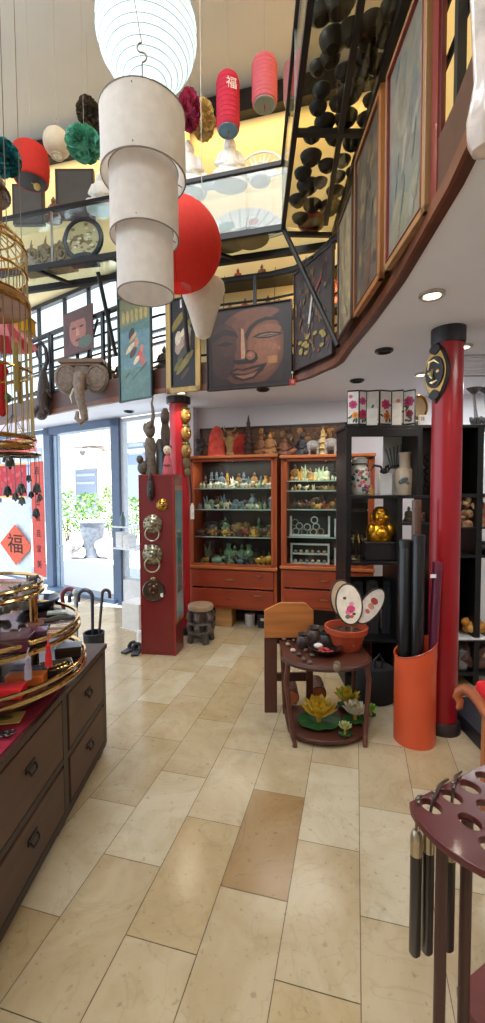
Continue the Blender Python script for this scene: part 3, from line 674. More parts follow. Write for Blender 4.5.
# ---- long pale shell-like hanging at the right edge
p=D(486,143,1.22); t=T('shell_hanging','pale mottled hanging ornament with rounded end at the right edge','hanging ornament',p,YAW); s_=S(1.22)
m=MB((206,190,178)); m.lathe([(2*s_,-11*s_),(12*s_,-7*s_),(17*s_,5*s_),(18*s_,20*s_),(15*s_,38*s_),(12*s_,55*s_),(14*s_,90*s_),(17*s_,140*s_),(22*s_,175*s_),(16*s_,200*s_),(4*s_,205*s_)],22,wob=.05); m.o('body','shell',t)
m=MB((40,34,34)); m.torus((-4*s_,-17*s_,15*s_),6*s_,.0025,'y',n=20,k=5); m.o('ring_mark','matte',t)
m=MB(); cord(m,205*s_,hang(p)); m.o('cord','matte',t)
# ============================================================ PICTURES ON THE GALLERY RAILING
def picture(name,P0,P1,z0,z1,frame,fw,label,draw,cat='picture',off=.03,tilt=0,th=.03,mat='painting',inner=None):
    """a framed picture between two ground points; local X to the right seen from the room, local Z up, front -Y"""
    a=Vector((P0.x,P0.y,0)); b=Vector((P1.x,P1.y,0)); v=b-a; w_=v.length; n=Vector((v.y,-v.x,0)).normalized(); h=z1-z0
    c=(a+b)/2+n*off; t=T(name,label,cat,(c.x,c.y,z0),math.atan2(v.y,v.x))
    if fw:
        m=MB(frame)
        for sx in (-1,1): m.box((sx*(w_/2-fw/2),0,h/2),(fw,th,h))
        for zz in (fw/2,h-fw/2): m.box((0,0,zz),(w_,th,fw))
        if inner:
            m.col(inner)
            for sx in (-1,1): m.box((sx*(w_/2-fw*1.12),-.004,h/2),(fw*.25,th,h-fw*2))
            for zz in (fw*1.12,h-fw*1.12): m.box((0,-.004,zz),(w_-fw*2,th,fw*.25))
        m.o('frame','woodz',t,smooth=False,bevel=.003)
    m=MB(); m.box((0,.004,h/2),(w_-fw*1.6,th*.4,h-fw*1.6))
    m.fc=[lin(draw['bg'])]*len(m.f)
    y=-th*.2+.004
    k=[0]
    def lay(poly,c):
        k[0]+=1; m.col(c); yy=y-.0005-.00009*k[0]; m.prism([(px*w_/2*.96,h/2+pz*h/2*.96) for px,pz in poly],yy-.00005,yy+.0004,'y')
    draw['fn'](lay,random.Random(hash(label)%1000 if False else len(label)*7))
    m.o('painting',mat,t,smooth=False)
    m=MB((40,34,30)); 
    for sx in (-1,1): m.tube([(sx*w_*.3,.01,h-.01),(sx*w_*.3,.05,max(h+.03,3.7-z0))],.003,4)
    m.o('hanging_wire','matte',t)
    return t
def blob(cx,cz,rx,rz,n=12,rot=0): return circ(cx,cz,rx,rz,n,rot)
def scene_fn(cols,n,smin,smax,xr=.9,zr=.9):
    def f(lay,r):
        for i in range(n): lay(blob(r.uniform(-xr,xr),r.uniform(-zr,zr),r.uniform(smin,smax),r.uniform(smin,smax)*.7,8,r.uniform(0,3)),r.choice(cols))
    return f
def ground(x,y,z): return Z(x,y,z)
def epx_pt(x):      # point of the gallery edge seen at pixel column x
    for a,b in zip(epx[:-1],epx[1:]):
        if a[0]<=x<=b[0]:
            k=(x-a[0])/(b[0]-a[0]); return Z(x,a[1]+(b[1]-a[1])*k,ZS)
E=epx_pt
# big face painting
def face(lay,r):
    lay([(-1,-1),(1,-1),(1,1),(-1,1)],(44,27,22))
    lay(blob(.02,-.02,.86,.98,30),(84,48,34)); lay(blob(.14,0,.70,.92,30),(98,57,39)); lay(blob(.30,.05,.50,.80,28),(110,65,44)); lay(blob(.38,-.02,.38,.55,24),(122,74,50)); lay(blob(.42,-.1,.28,.38,22),(132,82,56))
    lay(blob(-.62,-.05,.34,.72,22),(58,35,27)); lay(blob(-.5,.2,.22,.4,18),(66,40,30))
    lay([(-.95,.35),(-.6,.52),(-.3,.42),(-.22,.2),(-.32,.30),(-.6,.36),(-.9,.2)],(40,24,20)); lay([(-.8,.12),(-.55,.2),(-.36,.12),(-.55,.06)],(40,24,20))
    lay(blob(.2,.82,.55,.14,22),(104,62,42))
    arcp=[(-.16,.05),(-.10,.30),(.02,.50),(.2,.64),(.42,.70),(.64,.68),(.80,.60)]; lo=[(.80,.54),(.62,.60),(.42,.61),(.24,.55),(.09,.42),(.0,.24),(-.06,.02)]
    lay(arcp+lo,(34,20,18))
    lay([(.06,.26),(.2,.46),(.44,.53),(.68,.50),(.80,.40),(.74,.26),(.4,.20)],(128,80,54))
    lay([(.10,.24),(.26,.31),(.5,.33),(.78,.28),(.82,.23),(.5,.17),(.28,.18)],(36,22,19)); lay([(.2,.235),(.36,.28),(.56,.285),(.74,.245),(.5,.205)],(140,104,84)); lay([(.26,.238),(.48,.256),(.70,.243),(.48,.226)],(38,24,21))
    lay([(-.24,.5),(-.14,.5),(-.02,.1),(.02,-.25),(-.06,-.4),(-.30,-.36),(-.34,-.2),(-.26,.1)],(90,53,38)); lay([(-.17,.5),(-.11,.45),(-.075,-.05),(-.07,-.28),(-.17,-.28),(-.18,.0)],(172,126,96))
    lay([(-.02,-.08),(.12,-.10),(.22,-.20),(.24,-.32),(.14,-.42),(-.02,-.42),(-.26,-.42),(-.40,-.34),(-.34,-.30),(-.1,-.32)],(34,20,18)); lay(blob(.06,-.22,.11,.11,16),(136,84,58)); lay(blob(.05,-.20,.05,.05,12),(158,104,76))
    lay([(-.48,-.60),(-.3,-.51),(-.14,-.55),(.08,-.50),(.46,-.44),(.36,-.62),(.14,-.80),(-.12,-.86),(-.36,-.78)],(38,22,19)); lay([(-.40,-.62),(-.26,-.56),(-.12,-.60),(.08,-.56),(.30,-.53),(.10,-.645),(-.14,-.67)],(112,66,48)); lay([(-.32,-.70),(-.1,-.71),(.14,-.66),(.24,-.62),(.12,-.75),(-.12,-.80)],(140,90,66))
    lay([(.48,-.28),(.70,-.28),(.70,-.46),(.48,-.46)],(160,108,62))
    for q in range(7): lay(blob(.42+.08*(q%3)+.03*q,.02-.06*(q//2),.05,.05,9),(140,90,62))
    lay([(.82,-1),(1,-1),(1,1),(.80,1),(.86,.3)],(32,20,18)); lay([(-1,-1),(-.88,-1),(-.92,.2),(-1,1)],(30,18,17)); lay([(-1,-1),(1,-1),(1,-.9),(-1,-.92)],(30,18,17))
picture('face_painting',E(211),E(294),2.58,3.36,(44,28,24),.012,'large square painting of half a calm bronze face on the gallery railing',dict(bg=(48,28,24),fn=face),'painting',off=.09,th=.05,mat='canvas')
def scroll(lay,r):
    lay([(-1,-1),(1,-1),(1,1),(-1,1)],(82,112,108)); lay([(-1,.45),(1,.5),(1,1),(-1,1)],(120,118,88)); lay([(-.9,-.4),(.9,-.4),(.9,.3),(-.9,.35)],(90,122,130))
    for i in range(6): lay(blob(-.7+i*.28,.62,.10,.13,8,.3),(170,150,92))
    for x,z,w_,h_,c in ((-.2,.28,.2,.10,(50,44,44)),(-.1,.2,.26,.05,(190,150,120)),(.1,.08,.14,.10,(178,128,96)),(-.3,.0,.3,.06,(206,184,150)),(-.1,-.1,.24,.08,(72,60,52)),(.3,-.18,.2,.10,(186,72,62)),(.5,-.3,.16,.09,(160,92,80)),(.1,-.26,.2,.06,(214,190,160)),(.45,-.05,.1,.07,(190,110,96)),(-.5,-.52,.16,.03,(60,80,70)),(.0,-.56,.22,.02,(60,80,70)),(.5,-.42,.3,.025,(64,84,74))): lay(blob(x,z,w_,h_,10,.3),c)
picture('scroll_painting',E(127),E(159.5),2.57,3.70,(30,50,52),.018,'tall blue green painting of figures hanging left of the gold framed one',dict(bg=(70,108,106),fn=scroll),'painting',off=.10)
def dark_fig(lay,r):
    lay([(-1,-1),(1,-1),(1,1),(-1,1)],(30,26,28))
    for x,z,w_,h_,c in ((-.3,.45,.5,.10,(120,104,44)),(.3,.35,.5,.08,(110,96,40)),(0,.05,.55,.22,(150,130,116)),(-.3,.1,.2,.14,(196,180,160)),(.25,.0,.22,.2,(128,84,66)),(.0,-.2,.4,.10,(70,60,54)),(.1,-.42,.6,.09,(120,106,50)),(-.3,-.45,.3,.08,(96,88,44)),(.0,.2,.14,.07,(206,186,160)),(.1,-.65,.3,.05,(80,56,46))): lay(blob(x,z,w_,h_,10,.4),c)
    lay([(-.15,.72),(.25,.76),(.25,.95),(-.15,.93)],(214,216,218))
t=picture('gold_framed_painting',E(170.5),E(204),2.60,3.60,(170,140,84),.055,'black painting with figures in a broad gold mount, left of the face painting',dict(bg=(30,26,28),fn=dark_fig),'painting',off=.07,inner=(40,32,28))
# red portrait on a black frame, in front of the bright gallery window
def portrait(lay,r):
    lay([(-1,-1),(1,-1),(1,1),(-1,1)],(92,52,50)); lay(blob(0,.05,.6,.78,18),(168,104,92)); lay([(-1,.55),(1,.5),(1,1),(-1,1)],(90,46,44)); lay(blob(-.28,.18,.16,.05),(60,34,34)); lay(blob(.28,.18,.16,.05),(60,34,34)); lay([(-.1,.15),(.06,.15),(.16,-.2),(-.12,-.22)],(196,132,112)); lay(blob(.05,-.42,.26,.07),(120,40,44)); lay(blob(.5,-.6,.5,.3),(84,96,84)); lay(blob(-.8,-.1,.16,.6),(70,38,38))
t=picture('portrait_painting',E(70),E(99),3.28,3.80,(60,30,30),.0,'reddish portrait of a face standing before the bright gallery window',dict(bg=(96,54,52),fn=portrait),'painting',off=.06,mat='canvas')
# black open frame around it
def open_frame(name,P0,P1,z0,z1,w,lb,c=(24,24,28),off=.0):
    a=Vector((P0.x,P0.y,0)); b=Vector((P1.x,P1.y,0)); v=b-a; L_=v.length; n=Vector((v.y,-v.x,0)).normalized(); cc=(a+b)/2+n*off; m=MB(c); h=z1-z0
    for sx in (-1,1): m.box((sx*(L_/2-w/2),0,h/2),(w,.03,h))
    for zz in (w/2,h-w/2): m.box((0,0,zz),(L_,.03,w))
    m.box((L_*.2,.02,h*.5),(w*.5,.02,h*1.0),ry=.5)
    return m.o(name,'satin',None,lb,'easel',(cc.x,cc.y,z0),math.atan2(v.y,v.x),smooth=False)
open_frame('easel',E(54),E(107),2.86,3.68,.045,'black open easel frame behind the red portrait, with a diagonal strut',off=.02)
# right-hand pictures round the corner and along the right arm
def collage(lay,r):
    lay([(-1,-1),(1,-1),(1,1),(-1,1)],(66,56,56))
    cs=((112,62,50),(84,74,72),(126,100,66),(58,48,48),(100,82,74),(72,72,62),(132,112,92),(110,82,52))
    for i in range(110): lay(blob(r.uniform(-.9,.9),r.uniform(-.88,.85),r.uniform(.04,.12),r.uniform(.02,.06),8,r.uniform(0,3)),r.choice(cs))
    for i in range(14): lay(blob(r.uniform(-.7,.7),r.uniform(-.8,-.45),.12,.04,10),(150,132,72))
    lay([(-.2,-.2),(.0,.35),(.08,.34),(-.1,-.22)],(196,196,200)); lay([(.1,.35),(.5,.6),(.55,.55),(.15,.3)],(150,70,60))
picture('collage_picture',E(300),E(339),2.70,3.58,(60,48,40),.012,'crowded dark battle picture hanging on the rounded corner of the gallery',dict(bg=(66,56,56),fn=collage),'picture',off=.06)
P=lambda d,x=.735: W(x,d,0)
def pale(lay,r):
    lay([(-1,-1),(1,-1),(1,1),(-1,1)],(150,134,104))
    for i in range(22): lay(blob(r.uniform(-.8,.8),r.uniform(-.9,.9),r.uniform(.1,.35),r.uniform(.05,.2),8,r.uniform(0,3)),r.choice(((128,116,92),(170,152,116),(112,104,88),(146,120,80))))
picture('narrow_picture',P(3.22),P(2.81),2.69,3.52,(70,48,36),.02,'narrow pale picture between the battle picture and the gold framed dark one',dict(bg=(150,134,104),fn=pale),'picture',off=.02)
def darkland(lay,r):
    lay([(-1,-1),(1,-1),(1,1),(-1,1)],(84,74,64))
    for i in range(36): lay(blob(r.uniform(-.85,.85),r.uniform(-.9,.9),r.uniform(.06,.3),r.uniform(.04,.14),8,r.uniform(0,3)),r.choice(((70,64,58),(104,90,72),(120,100,70),(58,54,52),(96,60,48))))
picture('brown_picture',P(2.76),P(2.24),2.67,3.62,(150,94,48),.035,'murky brown picture in a thin orange wood frame on the right railing',dict(bg=(84,74,64),fn=darkland),'picture',off=.02,inner=(96,58,34))
def land(lay,r):
    lay([(-1,-1),(1,-1),(1,1),(-1,1)],(120,114,102))
    lay([(-1,-.2),(-.5,.3),(-.1,-.1),(.4,.5),(1,.0),(1,-.6),(-1,-.7)],(106,108,102)); lay([(-1,-.7),(-.3,-.4),(.2,-.6),(1,-.3),(1,-1),(-1,-1)],(122,120,100))
    for i in range(18): lay(blob(r.uniform(-.8,.8),r.uniform(-.85,.85),r.uniform(.08,.3),r.uniform(.05,.12),8,r.uniform(0,3)),r.choice(((108,110,104),(128,122,110),(100,104,100),(122,114,98),(134,130,120))))
    for i in range(5): lay(blob(r.uniform(-.5,.8),r.uniform(-.6,-.1),.04,.2,8,-.5),(84,98,98))
picture('landscape_picture',P(2.17),P(1.70),2.66,3.58,(150,110,66),.03,'largest misty grey green landscape picture on the right railing',dict(bg=(120,114,104),fn=land),'picture',off=.02,inner=(120,40,36))
p=P(1.665,.735); m=MB((122,34,32)); m.box((0,0,.5),(.03,.05,1.05)); m.col((90,26,26)); m.box((0,-.03,.5),(.012,.01,1.03)); m.o('red_post','lacquer',None,'slim dark red upright beside the misty landscape picture','post',(p.x,p.y,2.68),YAW)
# small red tag with a character at the lower right corner of the face painting
p=D(292.5,382,E(292).dot(FH)-.12); t=T('red_tag','tiny red paper tag hanging under the corner of the face painting','tag',p,YAW); m=MB((190,48,44)); m.box((0,0,0),(.055,.004,.06)); m.o('paper','matte',t,smooth=False); txt('福',.035,(240,190,180),'character',t,Matrix.Translation((0,-.004,0)))
m=MB((200,190,170)); m.tube([(0,0,.03),(0,0,.09)],.003,4); m.ell((0,0,.085),(.012,.01,.012)); m.o('string','matte',t)
# ---- carved elephant head, long-tailed figure on the left of the railing
p=D(82,378,E(82).dot(FH)-.34); v_=E(104)-E(64); t=T('elephant_head_carving','carved brown elephant head with curled trunk hung on the gallery edge','carving',p,YAW); s_=S(p.dot(FH))
m=MB((104,88,76)); m.ell((0,.02,2*s_),(12*s_,.07,13*s_),16,10); m.ell((0,0,-4*s_),(8*s_,.08,9*s_)); 
m.o('head','carved',t)
for sx in (-1,1):
    m=MB((112,95,82)); m.ell((sx*15*s_,-.015,-1*s_),(12*s_,.035,15*s_),14,8,ry=sx*.15); m.torus((sx*15*s_,-.04,-1*s_),9*s_,.008,'y',sy=1.3); m.o('ear','carved',t)
m=MB((122,104,90)); m.tube([(0,-.06,2*s_),(0,-.1,-10*s_),(1*s_,-.11,-22*s_),(4*s_,-.1,-34*s_),(5*s_,-.1,-42*s_),(1*s_,-.1,-45*s_),(-3*s_,-.1,-41*s_),(-2*s_,-.1,-34*s_)],[6*s_,5.5*s_,4.5*s_,4*s_,3.5*s_,3*s_,2.5*s_,1.5*s_],10); m.o('trunk','carved',t)
m=MB((214,204,184)); m.tube([(-6*s_,-.08,-12*s_),(-8*s_,-.12,-20*s_),(-6*s_,-.14,-27*s_)],[.012,.009,.002],6); m.o('tusk','satin',t)
m=MB((112,88,72)); m.box((0,.12,16*s_),(44*s_,.34,4*s_)); m.box((0,.12,13*s_),(38*s_,.30,3*s_)); m.o('top_ledge','woodx',t,bevel=.006)
p=D(43,392,E(43).dot(FH)-.2); t=T('monkey_carving','dark carved climbing monkey with looped tail on the gallery edge','carving',p,YAW); s_=S(p.dot(FH))
m=MB((62,50,48)); m.tube([(0,0,-22*s_),(1*s_,-.03,-8*s_),(2*s_,-.03,6*s_),(1*s_,0,20*s_)],[4*s_,6*s_,5.5*s_,3*s_],10); m.ell((-1*s_,-.03,-22*s_),(6*s_,.05,6*s_)); m.ell((-1*s_,-.07,-24*s_),(3*s_,.03,3*s_))
for a,b in (((3,-10),(-6,0)),((3,4),(9,-6)),((-3,-14),(-7,-24)),((3,-14),(7,-22))): m.tube([(a[0]*s_,-.03,a[1]*s_),((a[0]+b[0])*.6*s_,-.07,(a[1]+b[1])*.5*s_),(b[0]*s_,-.02,b[1]*s_)],[2.4*s_,2*s_,1.5*s_],7)
m.o('body','carved',t)
m=MB((56,46,46)); m.tube([(1*s_,0,18*s_),(5*s_,0,30*s_),(4*s_,0,42*s_),(0,0,48*s_),(-5*s_,0,45*s_),(-5*s_,0,37*s_),(-2*s_,0,30*s_)],[2.2*s_,2*s_,1.8*s_,1.6*s_,1.5*s_,1.3*s_,1*s_],7); m.o('tail','carved',t)
# ---- figures standing on the gallery, seen over the pictures
def gal(x,yb,yt,d,c,lb,seated=True,mat='satin',z=None): figure('gallery_statuette',x,yb,yt,d,c,lb,'statuette',seated,False,mat,None,None,z)
m=MB((48,36,30)); a=at_shelf(190,300,4.98); b=at_shelf(345,262,4.98)
# wall shelves at the back of the gallery
for z in (3.62,4.02):
    m=MB((40,32,30)); m.box((-.7,5.0,z-.02),(2.6,.24,.035)); m.o('wall_shelf','woodx',None,'black wall shelf with statuettes along the golden gallery wall, %s'%('lower one' if z<3.8 else 'upper one'),'shelf',(0,0,0),smooth=False)
GOLD=(178,130,50); BRZ=(112,70,38); REDB=(150,58,34)
for x,z,h,c,lb in ((338,3.62,.34,REDB,'reddish seated buddha statuette right of the strut on the gallery'),(324,3.62,.22,GOLD,'small gold statuette left of the reddish seated buddha'),(268,3.62,.22,BRZ,'dark bronze statuette above the right half of the face painting'),(245,3.62,.22,REDB,'red brown statuette with pale face above the face painting'),(279,3.62,.18,GOLD,'gold statuette near the top right corner of the face painting'),(230,3.62,.2,GOLD,'gold statuette above the left corner of the face painting'),(256,3.62,.16,BRZ,'little bronze statuette between the red and dark bronze ones'),(262,4.02,.18,BRZ,'bronze statuette on the upper wall shelf under the glass'),(238,4.02,.17,REDB,'red statuette on the upper wall shelf beside the red lantern')):
    q=at_shelf(x,290,4.98); m=MB(); robed(m,h,c,True,False,c); m.o('gallery_statuette','satin',None,lb,'statuette',(q.x,4.98,z),0)
# clutter on the window side of the gallery floor
for i,(x,yb,yt,c,lb) in enumerate(((52,392,352,(96,60,44),'brown figure on the gallery between monkey and elephant carvings'),(36,385,360,(110,72,50),'brown figure on the gallery left of the monkey carving'),(100,372,350,(150,122,90),'tan figure on the gallery right of the elephant ear'),(112,374,345,(88,62,50),'dark brown figure behind the green painting, left edge'),(158,372,345,(70,60,56),'dark figure in the gap between the two tall paintings'))):
    p=E(x)+FH*.42; h=.22+.02*i; m=MB(); robed(m,h,c,True,False,c); m.o('gallery_figure','satin',None,lb,'statuette',(p.x,p.y,2.98),YAW)
m=MB((120,70,46)); 
q0=off_edge(-.5); q1=off_edge(-.25)
m.rings([[Vector((p.x,p.y,ZM)),Vector((q.x,q.y,ZM)),Vector((q.x,q.y,2.98)),Vector((p.x,p.y,2.98))] for p,q in zip(q0[:7],q1[:7])]); m.o('low_bench','woodx',None,'low wooden bench behind the gallery railing carrying the brown figures','bench',(0,0,0))
# ============================================================ BACK WALL: display cabinets
CH=(158,74,36); CHL=(184,104,54); CHD=(150,56,26)
YC=4.72; YBK=5.12
bx=lambda x,y=560: PL(x,y,(0,YC,0),(0,1,0)).x
bzz=lambda x,y: PL(x,y,(0,YC,0),(0,1,0)).z
def cabinet(x0p,x1p,label,shelf_px,drawers,xr):
    X0,X1=bx(x0p),bx(x1p); wd=X1-X0; xc=(X0+X1)/2; dp=YBK-YC
    t=T('display_cabinet',label,'cabinet',(xc,YC,0))
    zt=bzz(xr,455.5); zg=bzz(xr,567); zd=bzz(xr,608.5)
    m=MB(CH); 
    for s in (-1,1): m.box((s*(wd/2-.02),dp/2,(zt+zd)/2),(.04,dp,zt-zd))
    m.box((0,dp/2,zt-.02),(wd,dp,.04)); m.box((0,dp/2,zg-.02),(wd,dp,.04)); m.box((0,dp/2,zd+.01),(wd,dp,.03))
    m.box((0,dp/2,.03+0),(wd,dp*.6,.06)) if False else None
    for s in (-1,1): m.box((s*(wd/2-.03),dp/2,zd/2),(.05,dp-.04,zd))
    m.o('body','woodz',t,smooth=False,bevel=.003)
    m=MB((34,28,26)); m.box((0,dp-.012,(zt+zg)/2),(wd-.08,.02,zt-zg-.08)); m.o('back_panel','satin',t,smooth=False)
    m=MB((70,60,54)); m.box((0,dp-.03,zd/2),(wd-.1,.02,zd)); m.o('back_board','matte',t,smooth=False)
    for z in (zt-.012,zg-.005):
        m=MB(CHL); m.box((0,-.012,z),(wd+.02,.05,.032)); m.o('moulding','woodx',t,smooth=False,bevel=.004)
    zs=[]
    for y in shelf_px:
        z=bzz(xr,y); zs.append(z); g=MB((190,220,205)); g.box((0,dp/2+.02,z),(wd-.09,dp-.1,.010)); g.o('shelf','glass',t,smooth=False)
        m=MB((170,196,184)); m.box((0,.068,z),(wd-.09,.004,.012)); m.o('shelf_edge','satin',t,smooth=False)
    # two glazed sliding doors in slim frames
    for s in (-1,1):
        m=MB(CH); w2=wd/2-.035; xx=s*(w2/2); 
        for q in (-1,1): 
            if q==s: m.box((xx+q*(w2/2-.014),-.004,(zt+zg)/2),(.028,.018,zt-zg-.05))
        for z in (zt-.05,zg+.025): m.box((xx,-.004,z),(w2,.018,.022))
        d_=m.o('door','woodz',t,smooth=False); g=MB(); g.box((xx,.0,(zt+zg)/2),(w2-.01,.005,zt-zg-.08)); g.o('door_glass','glass',d_,smooth=False)
    hh=(zg-.05-zd)
    for k in range(drawers):
        z0=zd+.025+k*hh/drawers; m=MB((148,58,30)); m.box((0,-.008,z0+hh/drawers/2-.006),(wd-.07,.03,hh/drawers-.02)); dr=m.o('drawer','woodx',t,smooth=False,bevel=.004)
        for px in (-.02,.30*wd):
            m=MB((226,206,176)); m.tube([(px-.045,-.025,z0+hh/drawers*.55+(.03 if px>0 else -.02)),(px-.04,-.045,z0+hh/drawers*.55+(.03 if px>0 else -.02)),(px+.04,-.045,z0+hh/drawers*.55+(.03 if px>0 else -.02)),(px+.045,-.025,z0+hh/drawers*.55+(.03 if px>0 else -.02))],.006,6); m.o('handle','brass',dr)
    l=bpy.data.lights.new('cabinet_lamp','AREA'); l.shape='RECTANGLE'; l.size=wd*.7; l.size_y=.05; l.energy=3.2; l.color=(1,.95,.86); lo=bpy.data.objects.new('cabinet_lamp',l); COL.objects.link(lo); lo.location=(xc,YC+.12,zt-.06)
    for sx in (-.22,.22):
        m=MB((250,244,230)); m.tube([(sx*wd,.12,zt-.05),(sx*wd,.12,zt-.04)],.03,14); m.o('cabinet_light','lamp',t)
    return t,X0,X1,zt,zg,zd,zs
cabL=cabinet(189,277,'left cherry display cabinet with figurine shelves and two drawers',(488.5,510,538),2,232)
cabR=cabinet(281,374,'right cherry display cabinet half behind the black shelf unit',(481,491,510,538),2,300)
rc=random.Random(21)
def tiny(m,kind,h,c,c2):
    m.col(c)
    if kind==0: robed(m,h,c,True,False,c2)
    elif kind==1:  # elephant or beast
        m.ell((0,0,h*.55),(h*.42,h*.26,h*.3),10,6); m.ell((h*.42,0,h*.72),(h*.2,h*.18,h*.2),8,5); m.tube([(h*.56,0,h*.7),(h*.7,0,h*.5),(h*.66,0,h*.25)],[h*.07,h*.05,h*.03],6)
        for a in (-.25,.25):
            for b in (-.14,.14): m.tube([(a*h,b*h,0),(a*h,b*h,h*.45)],h*.09,6)
        m.col(c2); m.ell((h*.38,-h*.17,h*.72),(h*.04,h*.1,h*.16),6,4)
    elif kind==2:  # vase
        m.lathe([(h*.18,0),(h*.2,h*.04),(h*.3,h*.4),(h*.26,h*.6),(h*.12,h*.75),(h*.12,h*.88),(h*.18,h),(h*.13,h),(h*.08,h*.8)],14); m.col(c2); m.torus((0,0,h*.4),h*.30,h*.02,n=14,k=5)
    elif kind==3:  # ball on stand
        m.ell((0,0,h*.62),h*.36,12,8); m.col(c2); m.lathe([(h*.3,0),(h*.28,h*.08),(h*.14,h*.14),(h*.2,h*.28)],12)
    elif kind==4:  # pagoda
        for i in range(4): m.lathe([(h*(.30-.055*i),h*.24*i),(h*(.14-.02*i),h*(.24*i+.06)),(h*(.13-.02*i),h*(.24*i+.22))],6)
        m.col(c2); m.tube([(0,0,h*.9),(0,0,h*1.05)],[h*.03,h*.004],5)
    elif kind==5:  # bird
        m.ell((0,0,h*.45),(h*.4,h*.22,h*.3),10,6,ry=-.3); m.ell((h*.35,0,h*.78),h*.15,8,5); m.tube([(h*.3,0,h*.55),(h*.36,0,h*.8)],h*.1,6); m.tube([(-h*.3,0,h*.45),(-h*.7,0,h*.62)],[h*.15,h*.03],6); m.lathe([(h*.2,0),(h*.06,h*.2)],8); m.col(c2); m.tube([(h*.46,0,h*.78),(h*.6,0,h*.75)],[h*.05,h*.005],5)
    elif kind==6:  # rock / crystal
        for i in range(5):
            a=i*1.3; m.tube([(0,0,0),(h*.25*math.cos(a),h*.2*math.sin(a),h*(.6+.1*i))],[h*.2,h*.02],6)
        m.col(c2); m.lathe([(h*.4,0),(h*.35,h*.1)],8)
    elif kind==7:  # frog / turtle
        m.ell((0,0,h*.35),(h*.55,h*.42,h*.35),12,6); m.ell((h*.5,-h*.0,h*.55),(h*.22,h*.22,h*.2),8,5)
        for sx in (-1,1): m.ell((sx*h*.35,-h*.3,h*.12),(h*.2,h*.16,h*.1),6,4); m.ell((sx*h*.35,h*.3,h*.12),(h*.2,h*.16,h*.1),6,4)
        m.col(c2); m.ell((h*.58,-h*.12,h*.7),h*.06,6,4); m.ell((h*.58,h*.12,h*.7),h*.06,6,4)
    return m
KN=('seated_figurine','elephant_figurine','miniature_vase','ball_ornament','pagoda_ornament','bird_figurine','crystal_cluster','frog_figurine')
KW=('seated figurine','elephant figurine','miniature vase','ball ornament','pagoda ornament','bird figurine','crystal cluster','frog figurine')
CN={'white':((226,222,208),(200,196,180)),'jade green':((120,148,112),(84,110,80)),'dark brown':((76,56,40),(50,38,30)),'bronze':((140,104,56),(96,70,40)),'pale green':((178,192,158),(140,156,124)),'golden':((196,150,58),(150,108,40)),'black':((40,40,42),(90,90,92)),'grey blue':((104,122,134),(70,84,96)),'red brown':((140,66,42),(90,44,32)),'cream':((214,200,160),(170,150,110))}
def row(x0,x1,y0,y1,z,n,hmin,hmax,cols,where,kinds=(0,1,2,3,4,5,6,7),cap=None):
    for i in range(n):
        k=rc.choice(kinds); cn=rc.choice(cols); c,c2=CN[cn]; h=rc.uniform(hmin,hmax)
        if cap: h=min(h,cap)
        m=MB(); tiny(m,k,h,c,c2)
        x=x0+(x1-x0)*(i+.5)/n; y=rc.uniform(y0,y1)
        m.o(KN[k],'gloss' if cn in('white','jade green','pale green','cream') else 'satin',None,'%s %s %s'%(cn,KW[k],where),'figurine',(x,y,z),rc.uniform(-.5,.5),'figurines %s'%where)
_,X0,X1,zt,zg,zd,zs=cabL; a,b=X0+.08,X1-.08; y0,y1=YC+.10,YC+.22; y2,y3=YC+.27,YC+.34
lv=[z+.006 for z in zs]
row(a,b,y0,y1-.03,lv[0],22,.05,.085,('white','pale green','cream'),'on the top glass shelf of the left cabinet, front row',(1,2,3,5,7))
row(a,b,y2,y3,lv[0],13,.13,.21,('dark brown','grey blue','white','bronze','golden'),'on the top glass shelf of the left cabinet, back row',(0,2,4,6))
row(a,b,y0,y1-.03,lv[1],17,.06,.11,('jade green','pale green','cream','grey blue'),'on the second glass shelf of the left cabinet, front row')
row(a,b,y2,y3,lv[1],12,.11,.18,('grey blue','jade green','dark brown'),'on the second glass shelf of the left cabinet, back row')
row(a,b,y0,y1-.03,lv[2],15,.08,.15,('dark brown','jade green','golden','bronze','red brown'),'on the third glass shelf of the left cabinet, front row')
row(a,b,y2,y3,lv[2],11,.14,.24,('dark brown','jade green','black','bronze'),'on the third glass shelf of the left cabinet, back row')
row(a,b,y0,y1-.02,zg+.001,13,.08,.15,('jade green','dark brown','black','golden','grey blue'),'on the floor of the left cabinet, front row')
row(a,b,y2,y3,zg+.001,10,.16,.27,('jade green','dark brown','grey blue'),'on the floor of the left cabinet, back row',(0,2,4,6))
_,X0,X1,zt2,zg2,zd2,zs2=cabR; a,b=X0+.08,X1-.10
lv2=[z+.006 for z in zs2]
row(a,b-.2,y0,y1-.03,lv2[0],15,.035,.065,('white','cream','pale green','golden'),'on the top glass shelf of the right cabinet, front row')
row(a,b-.2,y2,y3,lv2[0],10,.14,.21,('bronze','red brown','pale green','black','golden'),'on the top glass shelf of the right cabinet, back row',(0,2,4,6))
row(a,b-.2,y0,y1,lv2[1],15,.04,.08,('bronze','cream','white','dark brown'),'on the second glass shelf of the right cabinet',cap=.075)
row(a,b-.2,y0,y1-.03,lv2[2],15,.05,.10,('bronze','jade green','dark brown','golden','red brown'),'on the third glass shelf of the right cabinet, front row')
row(a,b-.2,y2,y3,lv2[2],10,.10,.15,('dark brown','bronze','red brown'),'on the third glass shelf of the right cabinet, back row')
